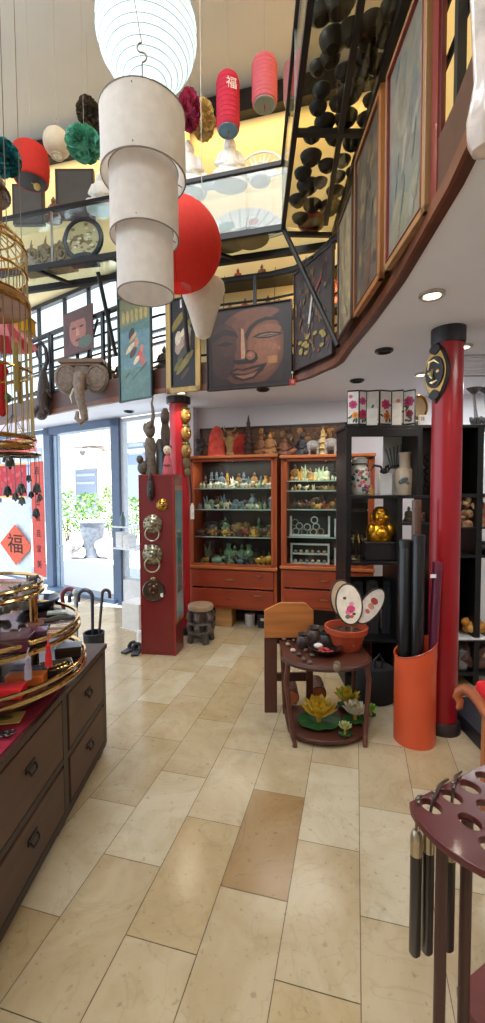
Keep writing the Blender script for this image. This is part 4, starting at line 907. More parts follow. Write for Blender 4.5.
# bracelet board and ring tray in the right cabinet
pz=lv2[3]; t=T('bracelet_board','black display board with pale bracelets in the right cabinet','display board',((X0+.30),YC+.2,pz))
m=MB((36,36,38)); m.box((0,0,.11),(.40,.015,.22),rx=-.1); m.o('board','cloth',t,smooth=False)
m=MB((214,214,206)); m.box((-.215,-.02,.11),(.02,.03,.23)); m.box((.215,-.02,.11),(.02,.03,.23)); m.box((0,-.03,.008),(.45,.05,.02)); m.o('frame','satin',t,smooth=False)
for i,(x,z,c) in enumerate(((-.12,.11,(170,170,160)),(-.03,.10,(190,186,170)),(.07,.105,(186,190,180)),(.05,.18,(206,206,200)),(-.16,.05,(150,160,140)),(-.06,.045,(120,130,120)),(.04,.045,(180,170,140)),(.12,.05,(140,120,90)),(-.17,.15,(130,120,100)))):
    m=MB(c); m.torus((x,-.02+z*.09,z),.036,.007,'y',n=20,k=6); m.o('bracelet','gloss',t)
t=T('ring_tray','white framed tray of small rings at the bottom of the right cabinet','tray',(X0+.30,YC+.2,zg2+.001))
m=MB((206,208,204))
for sx in (-1,1): m.box((sx*.21,0,.12),(.02,.04,.24))
for z in (.012,.12,.23): m.box((0,0,z),(.42,.05,.016))
m.o('rack','satin',t,smooth=False)
m=MB((52,46,44)); m.box((0,.02,.12),(.40,.01,.22)); m.o('backing','cloth',t,smooth=False)
for i in range(12):
    m=MB(((190,180,150),(150,140,120),(110,120,110),(176,150,120))[i%4]); m.ell((-.165+.066*(i%6),-.012,.035+.11*(i//6)),(.022,.012,.022),8,5); m.o('ring','gloss',t)
for i,(xx,h) in enumerate(((X0+.60,.2),(X0+.70,.22))):
    for z_,s in ((lv2[3],'on the fourth glass shelf'),(zg2+.001,'on the cabinet floor')):
        m=MB((208,214,210)); m.box((0,0,h/2),(.05,.05,h)); m.col((190,196,190)); m.box((0,0,h-.01),(.055,.055,.02)); m.o('display_block','gloss',None,'pale display block %s of the right cabinet, %s'%(s,('nearer the bracelets','farther right')[i]),'display block',(xx,YC+.18,z_),smooth=False,bevel=.004)
# things under the left cabinet
p=Z(221,631,0); m=MB((178,130,76)); w_=.20; t=T('wooden_box','light brown wooden box under the left cabinet','box',(bx(222),YC+.14,0)); m.box((0,0,.115),(.20,.2,.23)); m.o('body','woodx',t,smooth=False,bevel=.004); m=MB((150,106,60)); m.box((0,0,.236),(.21,.21,.014)); m.o('lid','woodx',t,smooth=False)
t=T('white_tin','pale grey tin under the left cabinet beside the wooden box','tin',(bx(247,620),YC+.14,0)); m=MB((176,178,176)); m.lathe([(.055,0),(.06,.01),(.06,.13),(.054,.135)],18); m.o('body','satin',t); m=MB((206,206,202)); m.lathe([(.061,.128),(.061,.145),(.01,.147)],18); m.o('lid','satin',t)
t=T('black_box','small black box under the left cabinet at the right end','box',(bx(262,620),YC+.15,0)); m=MB((36,34,36)); m.box((0,0,.08),(.14,.14,.16)); m.o('body','satin',t,smooth=False,bevel=.005); m=MB((190,188,182)); m.box((0,-.072,.1),(.07,.004,.03)); m.o('card','matte',t,smooth=False)
# ---- on top of the cabinets
ZC=zt+.005
def topx(x): return bx(x,450)
# long carved relief leaning on the wall
xa=PL(200,440,(0,5.1,0),(0,1,0)).x; xb=PL(347,440,(0,5.1,0),(0,1,0)).x; hz=PL(230,427.5,(0,5.1,0),(0,1,0)).z-ZC
t=T('carved_relief','long dark framed carved wooden relief leaning on the wall above the cabinets','carving',((xa+xb)/2,5.11,ZC)); w_=xb-xa
m=MB((46,34,30)); m.box((0,0,hz-.012),(w_,.03,.026)); m.box((0,0,.012),(w_,.03,.024)); m.box((-w_/2+.012,0,hz/2),(.024,.03,hz)); m.box((w_/2-.012,0,hz/2),(.024,.03,hz)); m.o('frame','woodx',t,smooth=False)
m=MB((96,64,40)); m.box((0,.008,hz/2),(w_-.03,.012,hz-.03)); r=random.Random(8)
for i in range(120):
    m.col(r.choice(((150,104,58),(120,78,44),(84,56,40),(176,128,72),(70,50,40),(104,84,66)))); x=r.uniform(-.05*w_,.47*w_) if i<90 else r.uniform(-.47*w_,0)
    m.ell((x,-.002,r.uniform(.05,hz-.05)),(r.uniform(.012,.045),.014,r.uniform(.014,.05)),6,4)
m.o('relief','carved',t)
# salmon pointed stone slab
def slab(name,poly,th,c,lb,x,y,mat='stone',extra=None):
    m=MB(c); m.prism(poly,-th/2,th/2,'y'); o=m.o(name,mat,None,lb,'ornament',(topx(x),y,ZC),0,bevel=.012); return o
slab('red_stone_plaque',[(-.11,0),(.11,0),(.10,.12),(.075,.27),(.04,.345),(0,.36),(-.045,.335),(-.085,.24),(-.105,.10)],.05,(222,84,66),'tall rounded salmon red stone plaque on the left cabinet',213,4.86)
slab('red_stone_block',[(-.13,0),(.10,0),(.11,.24),(.06,.265),(-.1,.26)],.06,(214,70,60),'broad pinkish red stone block behind the bronze deer figure',233,4.95)
t=T('bronze_deer','bronze antlered figure standing before the red stone block','figurine',(topx(228),4.79,ZC)); m=MB((142,110,62)); m.lathe([(.06,0),(.05,.02),(.03,.06),(.045,.12),(.05,.18),(.025,.24)],12,sy=.7); m.ell((0,-.01,.255),(.03,.03,.035)); m.o('body','carved',t)
m=MB((150,118,66))
for s in (-1,1): m.tube([(s*.015,0,.27),(s*.06,0,.29),(s*.09,0,.34)],[.01,.009,.004],6); m.tube([(s*.06,0,.29),(s*.06,0,.34)],[.008,.003],5); m.tube([(s*.03,-.01,.17),(s*.09,-.02,.22),(s*.1,-.02,.26)],[.018,.013,.008],6)
m.o('antler','carved',t)
m=MB((66,46,38)); 
for i in range(6): m.lathe([(.075-.008*i,.062*i),(.08-.008*i,.062*i+.012),(.05-.006*i,.062*i+.03),(.055-.006*i,.062*i+.062)],8)
m.tube([(0,0,.37),(0,0,.46)],[.02,.004],6); m.o('wooden_pagoda','carved',None,'tall dark carved wooden pagoda on the left cabinet','ornament',(topx(246),4.84,ZC))
m=MB((56,48,42)); r=random.Random(3)
for i in range(16): m.ell((r.uniform(-.05,.05),r.uniform(-.04,.04),r.uniform(.06,.2)),(.03,.03,.03),6,4)
m.tube([(0,0,0),(0,0,.15)],.02,6); m.o('dark_tree_ornament','carved',None,'small dark tree ornament at the left end of the left cabinet','ornament',(topx(197),4.83,ZC))
for i,(x,h,c,lb,k) in enumerate(((259,.24,(120,74,40),'brown carved figure right of the dark pagoda',0),(268,.26,(150,104,56),'golden brown carved figure beside the cabinet gap',0),(283,.22,(110,66,42),'brown carved figure at the left end of the right cabinet top',0),(301,.27,(34,32,34),'black seated buddha figure on the right cabinet',0),(292,.12,(130,80,50),'small brown figure left of the black buddha',7),(312,.20,(150,146,140),'grey elephant like figure right of the black buddha',1),(322,.29,(206,176,110),'pale golden standing ornament on the right cabinet top',4),(330,.22,(158,152,146),'silvery beast figure near the right end of the cabinet top',1),(341,.2,(96,72,52),'brown figure at the right end of the right cabinet top',0))):
    m=MB(); tiny(m,k,h,c,tuple(min(255,int(v*1.2)) for v in c)); m.o(KN[k],'carved' if c[0]>100 else 'satin',None,lb,'figurine',(topx(x),4.84,ZC if x<279 else bzz(300,455.5)+.005),.2*(i%3-1))
# ============================================================ left red column with its masks
c=Z(181.5,632,0); c=W(*(lambda p:(p.dot(R_),p.dot(FH)))(c),0)
CLX=c; RED=(176,30,40)
t=T('red_column','round red column at the left with a string of gold masks','column',(c.x,c.y,0),YAW)
rC=9.2*S(c.dot(FH))
m=MB(RED); m.lathe([(rC,.08),(rC,ZS-.06)],32); m.o('shaft','lacquer',t)
m=MB((40,34,38)); m.lathe([(rC+.02,ZS-.075),(rC+.03,ZS-.06),(rC+.03,ZS-.002)],32); m.o('capital','satin',t)
m=MB((46,40,44)); m.lathe([(rC+.03,0),(rC+.03,.06),(rC+.015,.085)],32); m.o('base','satin',t)
t=T('mask_string','vertical string of three gold masks hung on the left red column','mask',(c.x,c.y,0),YAW+.85)
for k,(z,cc) in enumerate(((2.41,(150,116,48)),(2.22,(158,122,52)),(2.03,(150,116,54)))):
    m=MB(cc); m.ell((0,-rC-.02,z),(.062,.045,.082),14,8); m.ell((0,-rC-.065,z-.01),(.014,.02,.025),8,5); m.col((150,60,40)); m.ell((0,-rC-.058,z-.045),(.025,.012,.01),8,4); m.col((40,30,30))
    for s in (-1,1): m.ell((s*.024,-rC-.056,z+.02),(.014,.01,.007),8,4)
    m.col((120,130,60)); m.ell((0,-rC-.02,z+.075),(.06,.03,.02),8,4); m.o('mask','satin',t)
m=MB((70,70,60)); m.tube([(0,-rC-.008,2.5),(0,-rC-.008,1.80)],.006,5); m.col((110,100,70)); m.ell((0,-rC-.02,1.9),(.05,.02,.07)); m.ell((.01,-rC-.02,1.8),(.04,.02,.05)); m.o('cord','matte',t)
t=T('white_tag','white paper tag hanging on a black cord beside the left cabinet','tag',(c.x,c.y,0),YAW+1.15)
m=MB((40,34,36)); m.tube([(0,-rC-.02,2.0),(.0,-rC-.03,1.8),(.03,-rC-.03,1.58),(.035,-rC-.03,1.46)],.010,6); m.o('cord','matte',t)
m=MB((226,222,214)); m.prism([(.0,1.28),(.075,1.28),(.075,1.42),(.04,1.47),(.0,1.42)],-rC-.036,-rC-.032,'y'); m.o('paper','matte',t,smooth=False)
# ============================================================ red pedestal with lion-head knockers
fl_=Z(141,655,0); fr_=Z(176.5,655,0); d_=fl_.dot(FH)
c=(fl_+fr_)/2; wd=(fr_-fl_).length; hp=D(160,474.5,d_).z; dpth=.26
t=T('red_display_pedestal','tall dark red pedestal panel with lion knockers beside the left column','pedestal',(c.x,c.y,0),YAW-.15)
m=MB((112,30,30)); m.box((0,dpth/2,hp/2),(wd,dpth,hp)); m.o('body','lacquer',t,smooth=False,bevel=.004)
m=MB((150,44,38)); m.box((wd/2-.004,-.003,hp/2),(.012,.008,hp)); m.box((-wd/2+.004,-.003,hp/2),(.008,.008,hp)); m.box((0,-.003,hp-.006),(wd,.008,.012)); m.o('edge_trim','lacquer',t,smooth=False)
m=MB((120,150,160)); m.box((wd/2+.006,dpth*.5,.98),(.008,dpth*.82,1.25)); m.col((80,110,104)); m.box((wd/2+.011,dpth*.5,.9),(.003,dpth*.5,.6)); m.o('side_picture','gloss',t,smooth=False)
m=MB((150,96,60)); m.box((wd/2+.004,dpth*.5,.98),(.010,dpth*.92,1.33)); m.o('side_picture_frame','woodz',t,smooth=False)
sc=S(d_)
def onped(x,y): return ((x-160.2)*sc, (D(160,y,d_).z))
def knocker(name,x,y,r,col,lb,ring,mat='metal'):
    px,pz=onped(x,y); k=T(name,lb,'door knocker',(c+R_*px).to_tuple()[:2]+(pz,),YAW); r*=sc
    k.location=(c.x+R_.x*px-FH.x*.008,c.y+R_.y*px-FH.y*.008,pz)
    m=MB(col); m.lathe([(r,0),(r*.98,r*.12),(r*.8,r*.25),(r*.5,r*.4)],28); 
    for a in range(14): m.ell((r*.82*math.cos(a*PI/7),r*.82*math.sin(a*PI/7),r*.2),(r*.16,r*.16,r*.12),6,4)
    m.ell((0,0,r*.35),(r*.5,r*.55,r*.35),12,8); m.ell((0,-r*.12,r*.66),(r*.2,r*.16,r*.16)); 
    for s in (-1,1): m.ell((s*r*.22,r*.18,r*.62),(r*.12,r*.09,r*.1),8,5); m.ell((s*r*.42,r*.5,r*.35),(r*.14,r*.16,r*.14),8,5)
    m.ell((0,-r*.42,r*.45),(r*.3,r*.12,r*.16))
    o=m.o('lion_face',mat,k); o.rotation_euler=(PI/2,0,0)
    if ring:
        m=MB(tuple(min(255,v+20) for v in col)); m.torus((0,-r*.35,-r*1.0),r*.72,r*.09,'y',n=28); m.o('ring',mat,k)
    return k
knocker('lion_knocker',166.5,505,6.2,(176,134,62),'small gold lion head on the red pedestal',False,'brass')
knocker('lion_knocker',156.5,524,9.6,(150,142,122),'upper silvery lion head knocker with a ring on the pedestal',True)
knocker('lion_knocker',156,554,10.2,(146,140,120),'middle silvery lion head knocker with a hanging ring on the pedestal',True)
px,pz=onped(156.5,590); k=T('round_plate','round shiny metal medallion, lowest on the red pedestal','medallion',(c.x+R_.x*px-FH.x*.006,c.y+R_.y*px-FH.y*.006,pz),YAW); r=11.5*sc
m=MB((120,104,92)); m.lathe([(r,0),(r,.006),(r*.92,.018),(r*.86,.01),(r*.3,.014),(.001,.016)],32); o=m.o('disc','metal',k); o.rotation_euler=(PI/2,0,0)
m=MB((96,70,56)); m.ell((0,-.016,-.0),(r*.45,.016,r*.5)); m.ell((0,-.03,-.02),(r*.16,.012,r*.14)); 
for s in (-1,1): m.ell((s*r*.3,-.02,r*.45),(r*.2,.012,r*.2))
m.o('face','metal',k); m=MB((160,140,110)); m.ell((0,-.01,r*1.02),(.03,.012,.02)); m.o('loop','metal',k)
px,pz=onped(155,490); k=T('dark_mask','dark oval mask near the top of the red pedestal','mask',(c.x+R_.x*px-FH.x*.004,c.y+R_.y*px-FH.y*.004,pz),YAW)
m=MB((46,38,40)); m.ell((0,-.015,0),(.036,.03,.105),14,10); m.ell((0,-.045,-.01),(.01,.014,.03)); m.ell((0,-.042,-.05),(.018,.008,.008)); m.tube([(0,-.02,.1),(0,-.02,.16),(.01,-.02,.17)],[.02,.012,.004],6); m.o('face','satin',k)
m=MB((210,206,200)); m.ell((0,-.02,.12),(.006,.006,.012),6,4); m.o('tag','matte',k)
for x,y in ((150,546),(165,594)):
    px,pz=onped(x,y); m=MB((230,226,220)); m.box((0,0,0),(.025,.003,.035)); m.o('price_tag','matte',None,'small white price tag on the pedestal, %s'%('left of the middle lion knocker' if y<560 else 'at the right edge of the round medallion'),'tag',(c.x+R_.x*px-FH.x*.04,c.y+R_.y*px-FH.y*.04,pz),YAW,smooth=False)
# carvings on the pedestal top
def ontop(x,n=.13): 
    px=(x-160.2)*sc; return (c.x+R_.x*px+FH.x*n,c.y+R_.y*px+FH.y*n,hp+.001)
zz=lambda y: D(160,y,d_).z-hp
m=MB((100,86,72)); m.lathe([(.06,0),(.065,.04),(.05,.16),(.06,.28),(.045,.36)],12,sy=.8); m.ell((0,0,.44),(.055,.05,.085)); m.ell((-.05,0,.46),(.02,.03,.05)); m.tube([(.01,-.03,.46),(.045,-.04,.50),(.06,-.04,.56),(.05,-.03,.64),(.035,-.02,.69),(.05,-.02,.76)],[.028,.022,.018,.014,.011,.007],8); m.tube([(.03,0,.1),(.05,-.04,.2),(.01,-.06,.3)],[.03,.025,.015],7); m.o('elephant_carving','carved',None,'tall greyish carved elephant with raised trunk on the red pedestal','carving',ontop(152))
m=MB((74,58,46)); m.lathe([(.045,0),(.05,.1),(.042,.3),(.05,.42),(.035,.5),(.044,.56),(.04,.62),(.02,.66)],10,wob=.1); m.ell((0,-.03,.55),(.035,.03,.05)); m.o('dark_wood_carving','carved',None,'tall dark wooden carving against the left red column','carving',ontop(166.5,.2))
m=MB((86,72,60)); m.lathe([(.05,0),(.05,.12),(.04,.2),(.05,.3),(.02,.36)],10,wob=.08); m.o('dark_wood_carving','carved',None,'shorter brown wooden carving between the elephant and the doll','carving',ontop(160.5,.2))
m=MB((78,68,58)); m.ell((0,0,.07),(.06,.05,.07)); m.ell((-.02,-.03,.15),(.035,.035,.04)); m.tube([(.03,0,.1),(.05,0,.16),(.03,0,.2)],[.025,.015,.006],6); m.o('small_beast_carving','carved',None,'small dark carved beast at the left corner of the pedestal top','carving',ontop(145,.12))
t=T('pink_doll','small doll with pale face and pink robe on the pedestal','doll',ontop(171,.06),YAW)
m=MB((190,96,104)); m.lathe([(.05,0),(.055,.03),(.042,.1),(.035,.16),(.018,.19)],14); m.ell((0,-.045,.1),(.04,.02,.02)); m.o('robe','cloth',t)
m=MB((228,200,180)); m.ell((0,-.005,.235),(.04,.038,.046)); m.ell((0,-.043,.23),(.006,.008,.009),6,4); m.col((60,40,40)); 
for s in (-1,1): m.ell((s*.014,-.040,.24),(.006,.004,.004),6,4)
m.col((180,60,60)); m.ell((0,-.041,.212),(.009,.004,.004),6,4); m.o('head','matte',t)
m=MB((30,26,28)); m.ell((0,.01,.255),(.043,.038,.04)); m.ell((0,.0,.295),(.02,.02,.02)); m.o('hair','satin',t)
m=MB((70,96,110)); m.box((0,0,.11),(.03,.02,.22)); m.col((50,70,84)); m.lathe([(.02,.22),(.012,.25),(.015,.28)],8); m.o('blue_incense_holder','satin',None,'slim blue grey holder beside the pink doll','holder',ontop(164.5,.05),YAW)
# ============================================================ elephant stool
c=Z(201,641,0); d2=c.dot(FH); s2=S(d2); r=12.5*s2; H=D(201,604,d2).z
t=T('carved_stool','low round carved dark wood stool beside the left cabinet','stool',(c.x,c.y,0),YAW)
m=MB((150,124,96)); m.lathe([(r*.9,H-.06),(r*1.02,H-.05),(r*1.04,H-.015),(r*.98,H)],28); m.o('seat','woodx',t)
m=MB((84,72,66)); m.lathe([(r*.62,.08),(r*.55,H*.3),(r*.75,H*.45),(r*.6,H*.62),(r*.85,H*.86)],20)
for k in range(6):
    a=k*PI/3+.3; x,y=math.cos(a),math.sin(a)
    m.tube([(r*.85*x,r*.85*y,H*.82),(r*.98*x,r*.98*y,H*.66),(r*.8*x,r*.8*y,H*.55),(r*.95*x,r*.95*y,H*.42),(r*.85*x,r*.85*y,H*.3)],[.03,.035,.03,.035,.03],7)
m.o('carved_body','carved',t)
m=MB((70,60,56)); m.torus((0,0,H*.28),r*.9,.022,n=26); m.torus((0,0,H*.52),r*.92,.018,n=26); m.o('carved_ring','carved',t)
for k in range(4):
    a=k*PI/2+.5; m=MB((74,64,58)); m.tube([(r*.75*math.cos(a),r*.75*math.sin(a),H*.3),(r*.95*math.cos(a),r*.95*math.sin(a),.0)],[.04,.034],8); m.o('leg','carved',t)
# ============================================================ by the window: small stand, slippers
p=Z(130.5,631,0); t=T('white_step_box','plain white box standing against the window by the door','box',(p.x,p.y,0),RZS); 
m=MB((222,220,216)); m.box((.0,.12,.16),(.28,.24,.32)); m.o('body','satin',t,smooth=False,bevel=.006); m=MB((206,200,190)); m.box((0,.12,.008),(.31,.27,.016)); m.o('base','satin',t,smooth=False)
for i,(x,y,lb) in enumerate(((131,650,'left one'),(137,652,'right one'))):
    p=Z(x,y,0); t=T('black_slipper','black slipper on the floor left of the red pedestal, %s'%lb,'slipper',(p.x,p.y,0),YAW+1.2+.4*i); m=MB((36,34,38)); m.prism([(-.12,-.035),(.06,-.045),(.12,-.02),(.12,.02),(.06,.045),(-.12,.035)],0,.022); m.o('sole','satin',t,bevel=.006); m=MB((46,44,48)); m.tube([(.03,-.05,.015),(.04,-.03,.055),(.05,0,.065),(.04,.03,.055),(.03,.05,.015)],.018,7); m.o('strap','cloth',t)
m=MB((226,224,222)); 
p=Z(142,643,0); m.lathe([(.04,0),(.042,.09),(.035,.11)],12); m.o('white_bottle','satin',None,'small white bottle on the floor beside the black slippers','bottle',(p.x-.04,p.y+.05,0))
# hanging clear shelf with white cartons in the narrow window
t0=tsf(125,540); t1=tsf(140,540)
for zpx,lb in ((526,'upper'),(547,'lower')):
    z=PL(132,zpx,S0,NV).z; m=MB((230,234,238)); sfbox(m,t0,t1-.15,z-.01,z+.01,.03,.22); 
    for tt in (t0-.02,t1): sfbox(m,tt-.015,tt+.015,z-.03,z+.03,.02,.05)
    m.o('window_shelf','gloss',None,'%s small white shelf in the narrow window beside the door'%lb,'shelf',(0,0,0),smooth=False)
z=PL(132,547,S0,NV).z
for k in range(2):
    m=MB((226,228,230)); sfbox(m,t0-.02-.14*k,t0-.14-.14*k,z+.01,z+.22-.03*k,.05,.18); m.o('white_carton','matte',None,'white carton on the lower window shelf, %s the door post'%('next to' if k==0 else 'farther from'),'carton',(0,0,0),smooth=False)
z=PL(132,526,S0,NV).z; q=sf(t0-.1,z+.01,.12); m=MB((90,110,120)); m.lathe([(.04,0),(.045,.1),(.02,.15),(.02,.19)],12); m.o('glass_bottle','gloss',None,'grey bottle on the upper window shelf by the door','bottle',q)
# posters in the left display window
def sfposter(name,x0,y0,x1,y1,c,lb,cat='poster',n=.05,th=.006,border=None,rot=0):
    a=PL(x0,y1,S0+NV*n,NV); b=PL(x1,y0,S0+NV*n,NV); cc=(a+b)/2; t=T(name,lb,cat,cc,RZS); w_=abs((b-a).dot(EV)); h=b.z-a.z
    m=MB(c); m.box((0,0,0),(w_,th,h)); m.o('sheet','matte',t,smooth=False)
    if border:
        m=MB(border); m.box((0,-th*.6,h/2-.02),(w_,th*.5,.04)); m.box((0,-th*.6,-h/2+.02),(w_,th*.5,.04)); m.o('border','matte',t,smooth=False)
    return t,w_,h
t,w_,h=sfposter('couplet_banner',34,461,43,575,(214,92,82),'long narrow red banner with black characters on the left window','banner')
for i,ch in enumerate('百尺杰航且家美'):
    zc=h/2-.16-i*(h-.30)/6.2; txt(ch,.135,(60,34,36),'character',t,Matrix.Translation((0,-.006,zc)))
t,w_,h=sfposter('pink_poster',-14,462,26,498,(190,52,66),'deep pink poster with cream borders behind the birdcage','poster',border=(226,196,140))
m=MB((206,90,96)); r=random.Random(2)
for i in range(20): m.prism(circ(r.uniform(-.45,.45)*w_,r.uniform(-.4,.4)*h*.8,.05,.04,8),-.008,-.0055,'y')
m.o('pattern','matte',t,smooth=False)
sfposter('white_notice',-14,503,30,570,(214,226,236),'pale notice sheet behind the red diamond character','poster',n=.04)
sfposter('red_pelmet_banner',-14,436,36,456,(206,90,86),'short red banner strip under the window header','banner',n=.05)
# 福 diamond
cc=PL(15.5,545,S0+NV*.09,NV); wr=(PL(31.5,545,S0+NV*.09,NV)-PL(0,545,S0+NV*.09,NV)).length/2; hr=(PL(15.5,524,S0+NV*.09,NV).z-PL(15.5,564.5,S0+NV*.09,NV).z)/2
t=T('diamond_sign','red diamond paper with a black brush character on the left window','sign',cc,RZS)
m=MB((226,100,72)); m.prism([(-wr,0),(0,-hr),(wr,0),(0,hr)],-.003,.003,'y'); m.o('paper','matte',t,smooth=False)
txt('福',hr*1.02,(40,34,36),'character',t,Matrix.Translation((0,-.006,0))@Matrix.Scale(wr/hr*1.0,4,(1,0,0)))
# ============================================================ RIGHT SIDE
# ---- big red column with eye-like mask
c=Z(441.5,728,0); dC=c.dot(FH); rC2=14.1*S(dC)
t=T('red_column','tall thick red column on the right carrying the black and gold mask','column',(c.x,c.y,0),YAW)
m=MB((150,14,28)); m.lathe([(rC2,.06),(rC2,ZS-.09)],44); m.o('shaft','lacquer',t)
m=MB((36,34,38)); m.lathe([(rC2+.008,ZS-.10),(rC2+.012,ZS-.08),(rC2+.012,ZS-.002)],44); m.o('capital','satin',t)
m=MB((48,36,36)); m.lathe([(rC2+.025,0),(rC2+.025,.05),(rC2+.008,.075)],44); m.o('base','satin',t)
a_=-1.2; pm=Vector((c.x,c.y,0)); 
t=T('eye_mask','pointed black and gold mask fixed high on the big red column','mask',(c.x,c.y,0),YAW+a_)
zt_=D(436,337,dC-.1).z; zb_=D(436,402,dC-.1).z; zc_=(zt_+zb_)/2; hh=(zt_-zb_)/2; ww=hh*.50
def leafpoly(w,h,n=14): 
    L=[(w*math.sin(PI*i/n)**.9 if 0<i<n else 0,-h+2*h*i/n) for i in range(n+1)]
    return L+[(-x,z) for x,z in L[1:-1]][::-1]
def curved(m,poly,y0,th,dx=0,dz=0):
    m.prism([(x+dx,z+dz) for x,z in poly],y0-th,y0,'y')
m=MB((30,26,28)); curved(m,leafpoly(ww,hh),0,.02); o=m.o('shield','satin',t,bevel=.004); o.location=(0,-rC2+.012,zc_)
m=MB((176,138,84)); curved(m,leafpoly(ww*.88,hh*.92),0,.008); o=m.o('gold_leaf','metal',t); o.location=(0,-rC2-.008,zc_)
m=MB((26,22,24)); curved(m,circ(0,0,ww*.74,hh*.50,24),0,.008); curved(m,leafpoly(ww*.42,hh*.18),0,.008,0,hh*.72); curved(m,leafpoly(ww*.42,hh*.18),0,.008,0,-hh*.72); o=m.o('dark_face','satin',t); o.location=(0,-rC2-.016,zc_)
m=MB((214,190,140)); m.tube([(-ww*.5,0,hh*.12),(-ww*.3,-.004,hh*.34),(ww*.1,-.004,hh*.36),(ww*.42,0,hh*.22)],[.004,.011,.011,.004],6); m.tube([(-ww*.1,0,hh*.1),(-ww*.16,-.01,-hh*.12),(.0,-.01,-hh*.2)],[.008,.012,.008],6); m.tube([(-ww*.3,0,-hh*.30),(0,-.006,-hh*.34),(ww*.3,0,-hh*.28)],[.004,.012,.004],6); m.ell((ww*.32,-.002,-hh*.0),(.016,.008,.014),10,6); m.ell((-ww*.38,-.002,0),(.014,.008,.012),10,6); o=m.o('features','metal',t); o.location=(0,-rC2-.024,zc_)
# ---- black open shelf unit (camera-facing), uprights, boards
BK=(9,9,11); DF=3.42; DB=3.78
def bk(name,x0,x1,z0,z1,d0,d1,par,col=BK,mat='satin'):
    a=W((x0-CX)*S(DF),(d0+d1)/2,(z0+z1)/2); b=W((x1-CX)*S(DF),(d0+d1)/2,(z0+z1)/2); cc=(a+b)/2; m=MB(col); m.box((0,0,0),((x1-x0)*S(DF),d1-d0,z1-z0)); o=m.o(name,mat,par,smooth=False,bevel=.003); o.location=cc; o.rotation_euler=(0,0,YAW); return o
zf=lambda y: D(380,y,DF).z
su=T('black_shelf_unit','tall open black lacquer shelf unit between right cabinet and column','shelf unit',(0,0,0))
ZA,ZB_,ZC_,ZD=zf(425),zf(495.5),zf(562),zf(640)
def wpx(v): return v/S(DF)
bk('upright',346,351.5,0,ZA,DF,DB,su); bk('upright',417,422,ZB_,ZA,DF,DB,su); bk('upright',398,403,0,ZB_,DF,DB,su); bk('upright',432,437,0,ZA,DF,DB,su)
bk('board',344,440,ZA-.025,ZA,DF,DB,su); bk('board',346,437,ZB_-.025,ZB_,DF,DB,su); bk('board',346,403,ZC_-.025,ZC_,DF,DB,su); bk('board',403,437,zf(523)-.02,zf(523),DF,DB,su); bk('board',346,437,ZD-.025,ZD,DF,DB,su); bk('board',346,437,.06,.09,DF,DB,su)
bk('back_panel',351,437,.09,zf(585),DB-.02,DB,su); bk('back_rail',351,422,ZA-.09,ZA-.025,DF,DF+.02,su)
s2u=T('black_shelf_unit','lower stretch of black shelf unit to the right of the big red column','shelf unit',(0,0,0))
bk('upright',477,483,0,zf(425),DF,DB,s2u); bk('upright',456,458.5,0,zf(425),DF,DB,s2u); bk('end_panel',457,480,ZB_,zf(428),DB-.03,DB,s2u); bk('door_panel',457,483,zf(635),zf(557),DB-.06,DB-.03,s2u)
bk('board',452,505,zf(425)-.025,zf(425),DF,DB,s2u); bk('board',456,505,ZB_-.02,ZB_+.01,DF,DB,s2u); bk('board',456,505,zf(556)-.02,zf(556),DF,DB,s2u); bk('board',456,505,zf(640)-.02,zf(640),DF,DB,s2u); bk('board',456,505,.08,.11,DF,DB,s2u)
bk('board',456,505,zf(528)-.012,zf(528),DF,DB,s2u)
DM=3.60; sm=S(DM)
def on(x,z,d=DM): p=D(x,490,d); return (p.x,p.y,z+.001)
# peony folding screen on top
t=T('folding_screen','small folding screen with pink and orange peonies on the black shelf top','folding screen',on(381,ZA,3.5),YAW)
xs=[347,358,366,378,391,402,414]; r=random.Random(9); hs=(425-390.5)*S(3.5)
for i in range(6):
    x0=(xs[i]-381)*S(3.5); x1=(xs[i+1]-381)*S(3.5); w_=x1-x0; z=1 if i%2 else -1; ang=.30*z
    if i==5: ang=-.75
    m=MB((214,212,202) if i in(2,4) else (222,218,210)); m.box((0,0,hs/2+.01),(w_,.008,hs-.01)); m.col((30,28,30)); m.box((0,0,hs+.002),(w_,.012,.012)); m.box((0,0,.016),(w_,.012,.012)); m.box((-w_/2,0,hs/2),(.006,.012,hs)); m.box((w_/2,0,hs/2),(.006,.012,hs))
    k=0
    def fl(cx,cz,rr,c):
        for ring,(f,n) in enumerate(((1,7),(.6,5),(.28,3))):
            m.col(tuple(min(255,int(v*(1-.16*ring))) for v in c))
            for q in range(n):
                a=q*2*PI/n+ring; m.prism(circ(cx+rr*f*.6*math.cos(a),cz+rr*f*.6*math.sin(a),rr*f*.5,rr*f*.42,8,a),-.0055-.0008*ring-.0001*q,-.0045-.0008*ring,'y')
    m.col((66,92,60))
    for q in range(7): m.prism(circ(r.uniform(-.4,.4)*w_,r.uniform(.15,.6)*hs,.018,.009,8,r.uniform(0,3)),-.0046,-.004,'y')
    ph={0:((.0,.62,.032,(196,60,120)),(.2,.32,.026,(236,150,60)),(-.2,.85,.016,(214,120,150))),1:((-.05,.72,.03,(204,70,130)),(.05,.35,.036,(206,54,96))),2:((.0,.45,.02,(200,170,150)),),3:((.0,.62,.038,(206,50,110)),(.1,.3,.03,(232,130,56))),4:((.05,.72,.018,(220,150,120)),(.0,.42,.024,(226,130,60))),5:((.0,.7,.04,(176,44,92)),(.05,.35,.03,(150,50,70)))}[i]
    for (fx,fz,fr,fc) in ph: fl(fx*w_,fz*hs,fr,fc)
    o=m.o('panel','canvas',t,smooth=False); o.location=((x0+x1)/2,0,0); o.rotation_euler=(0,0,ang)
m=MB((226,224,218)); 
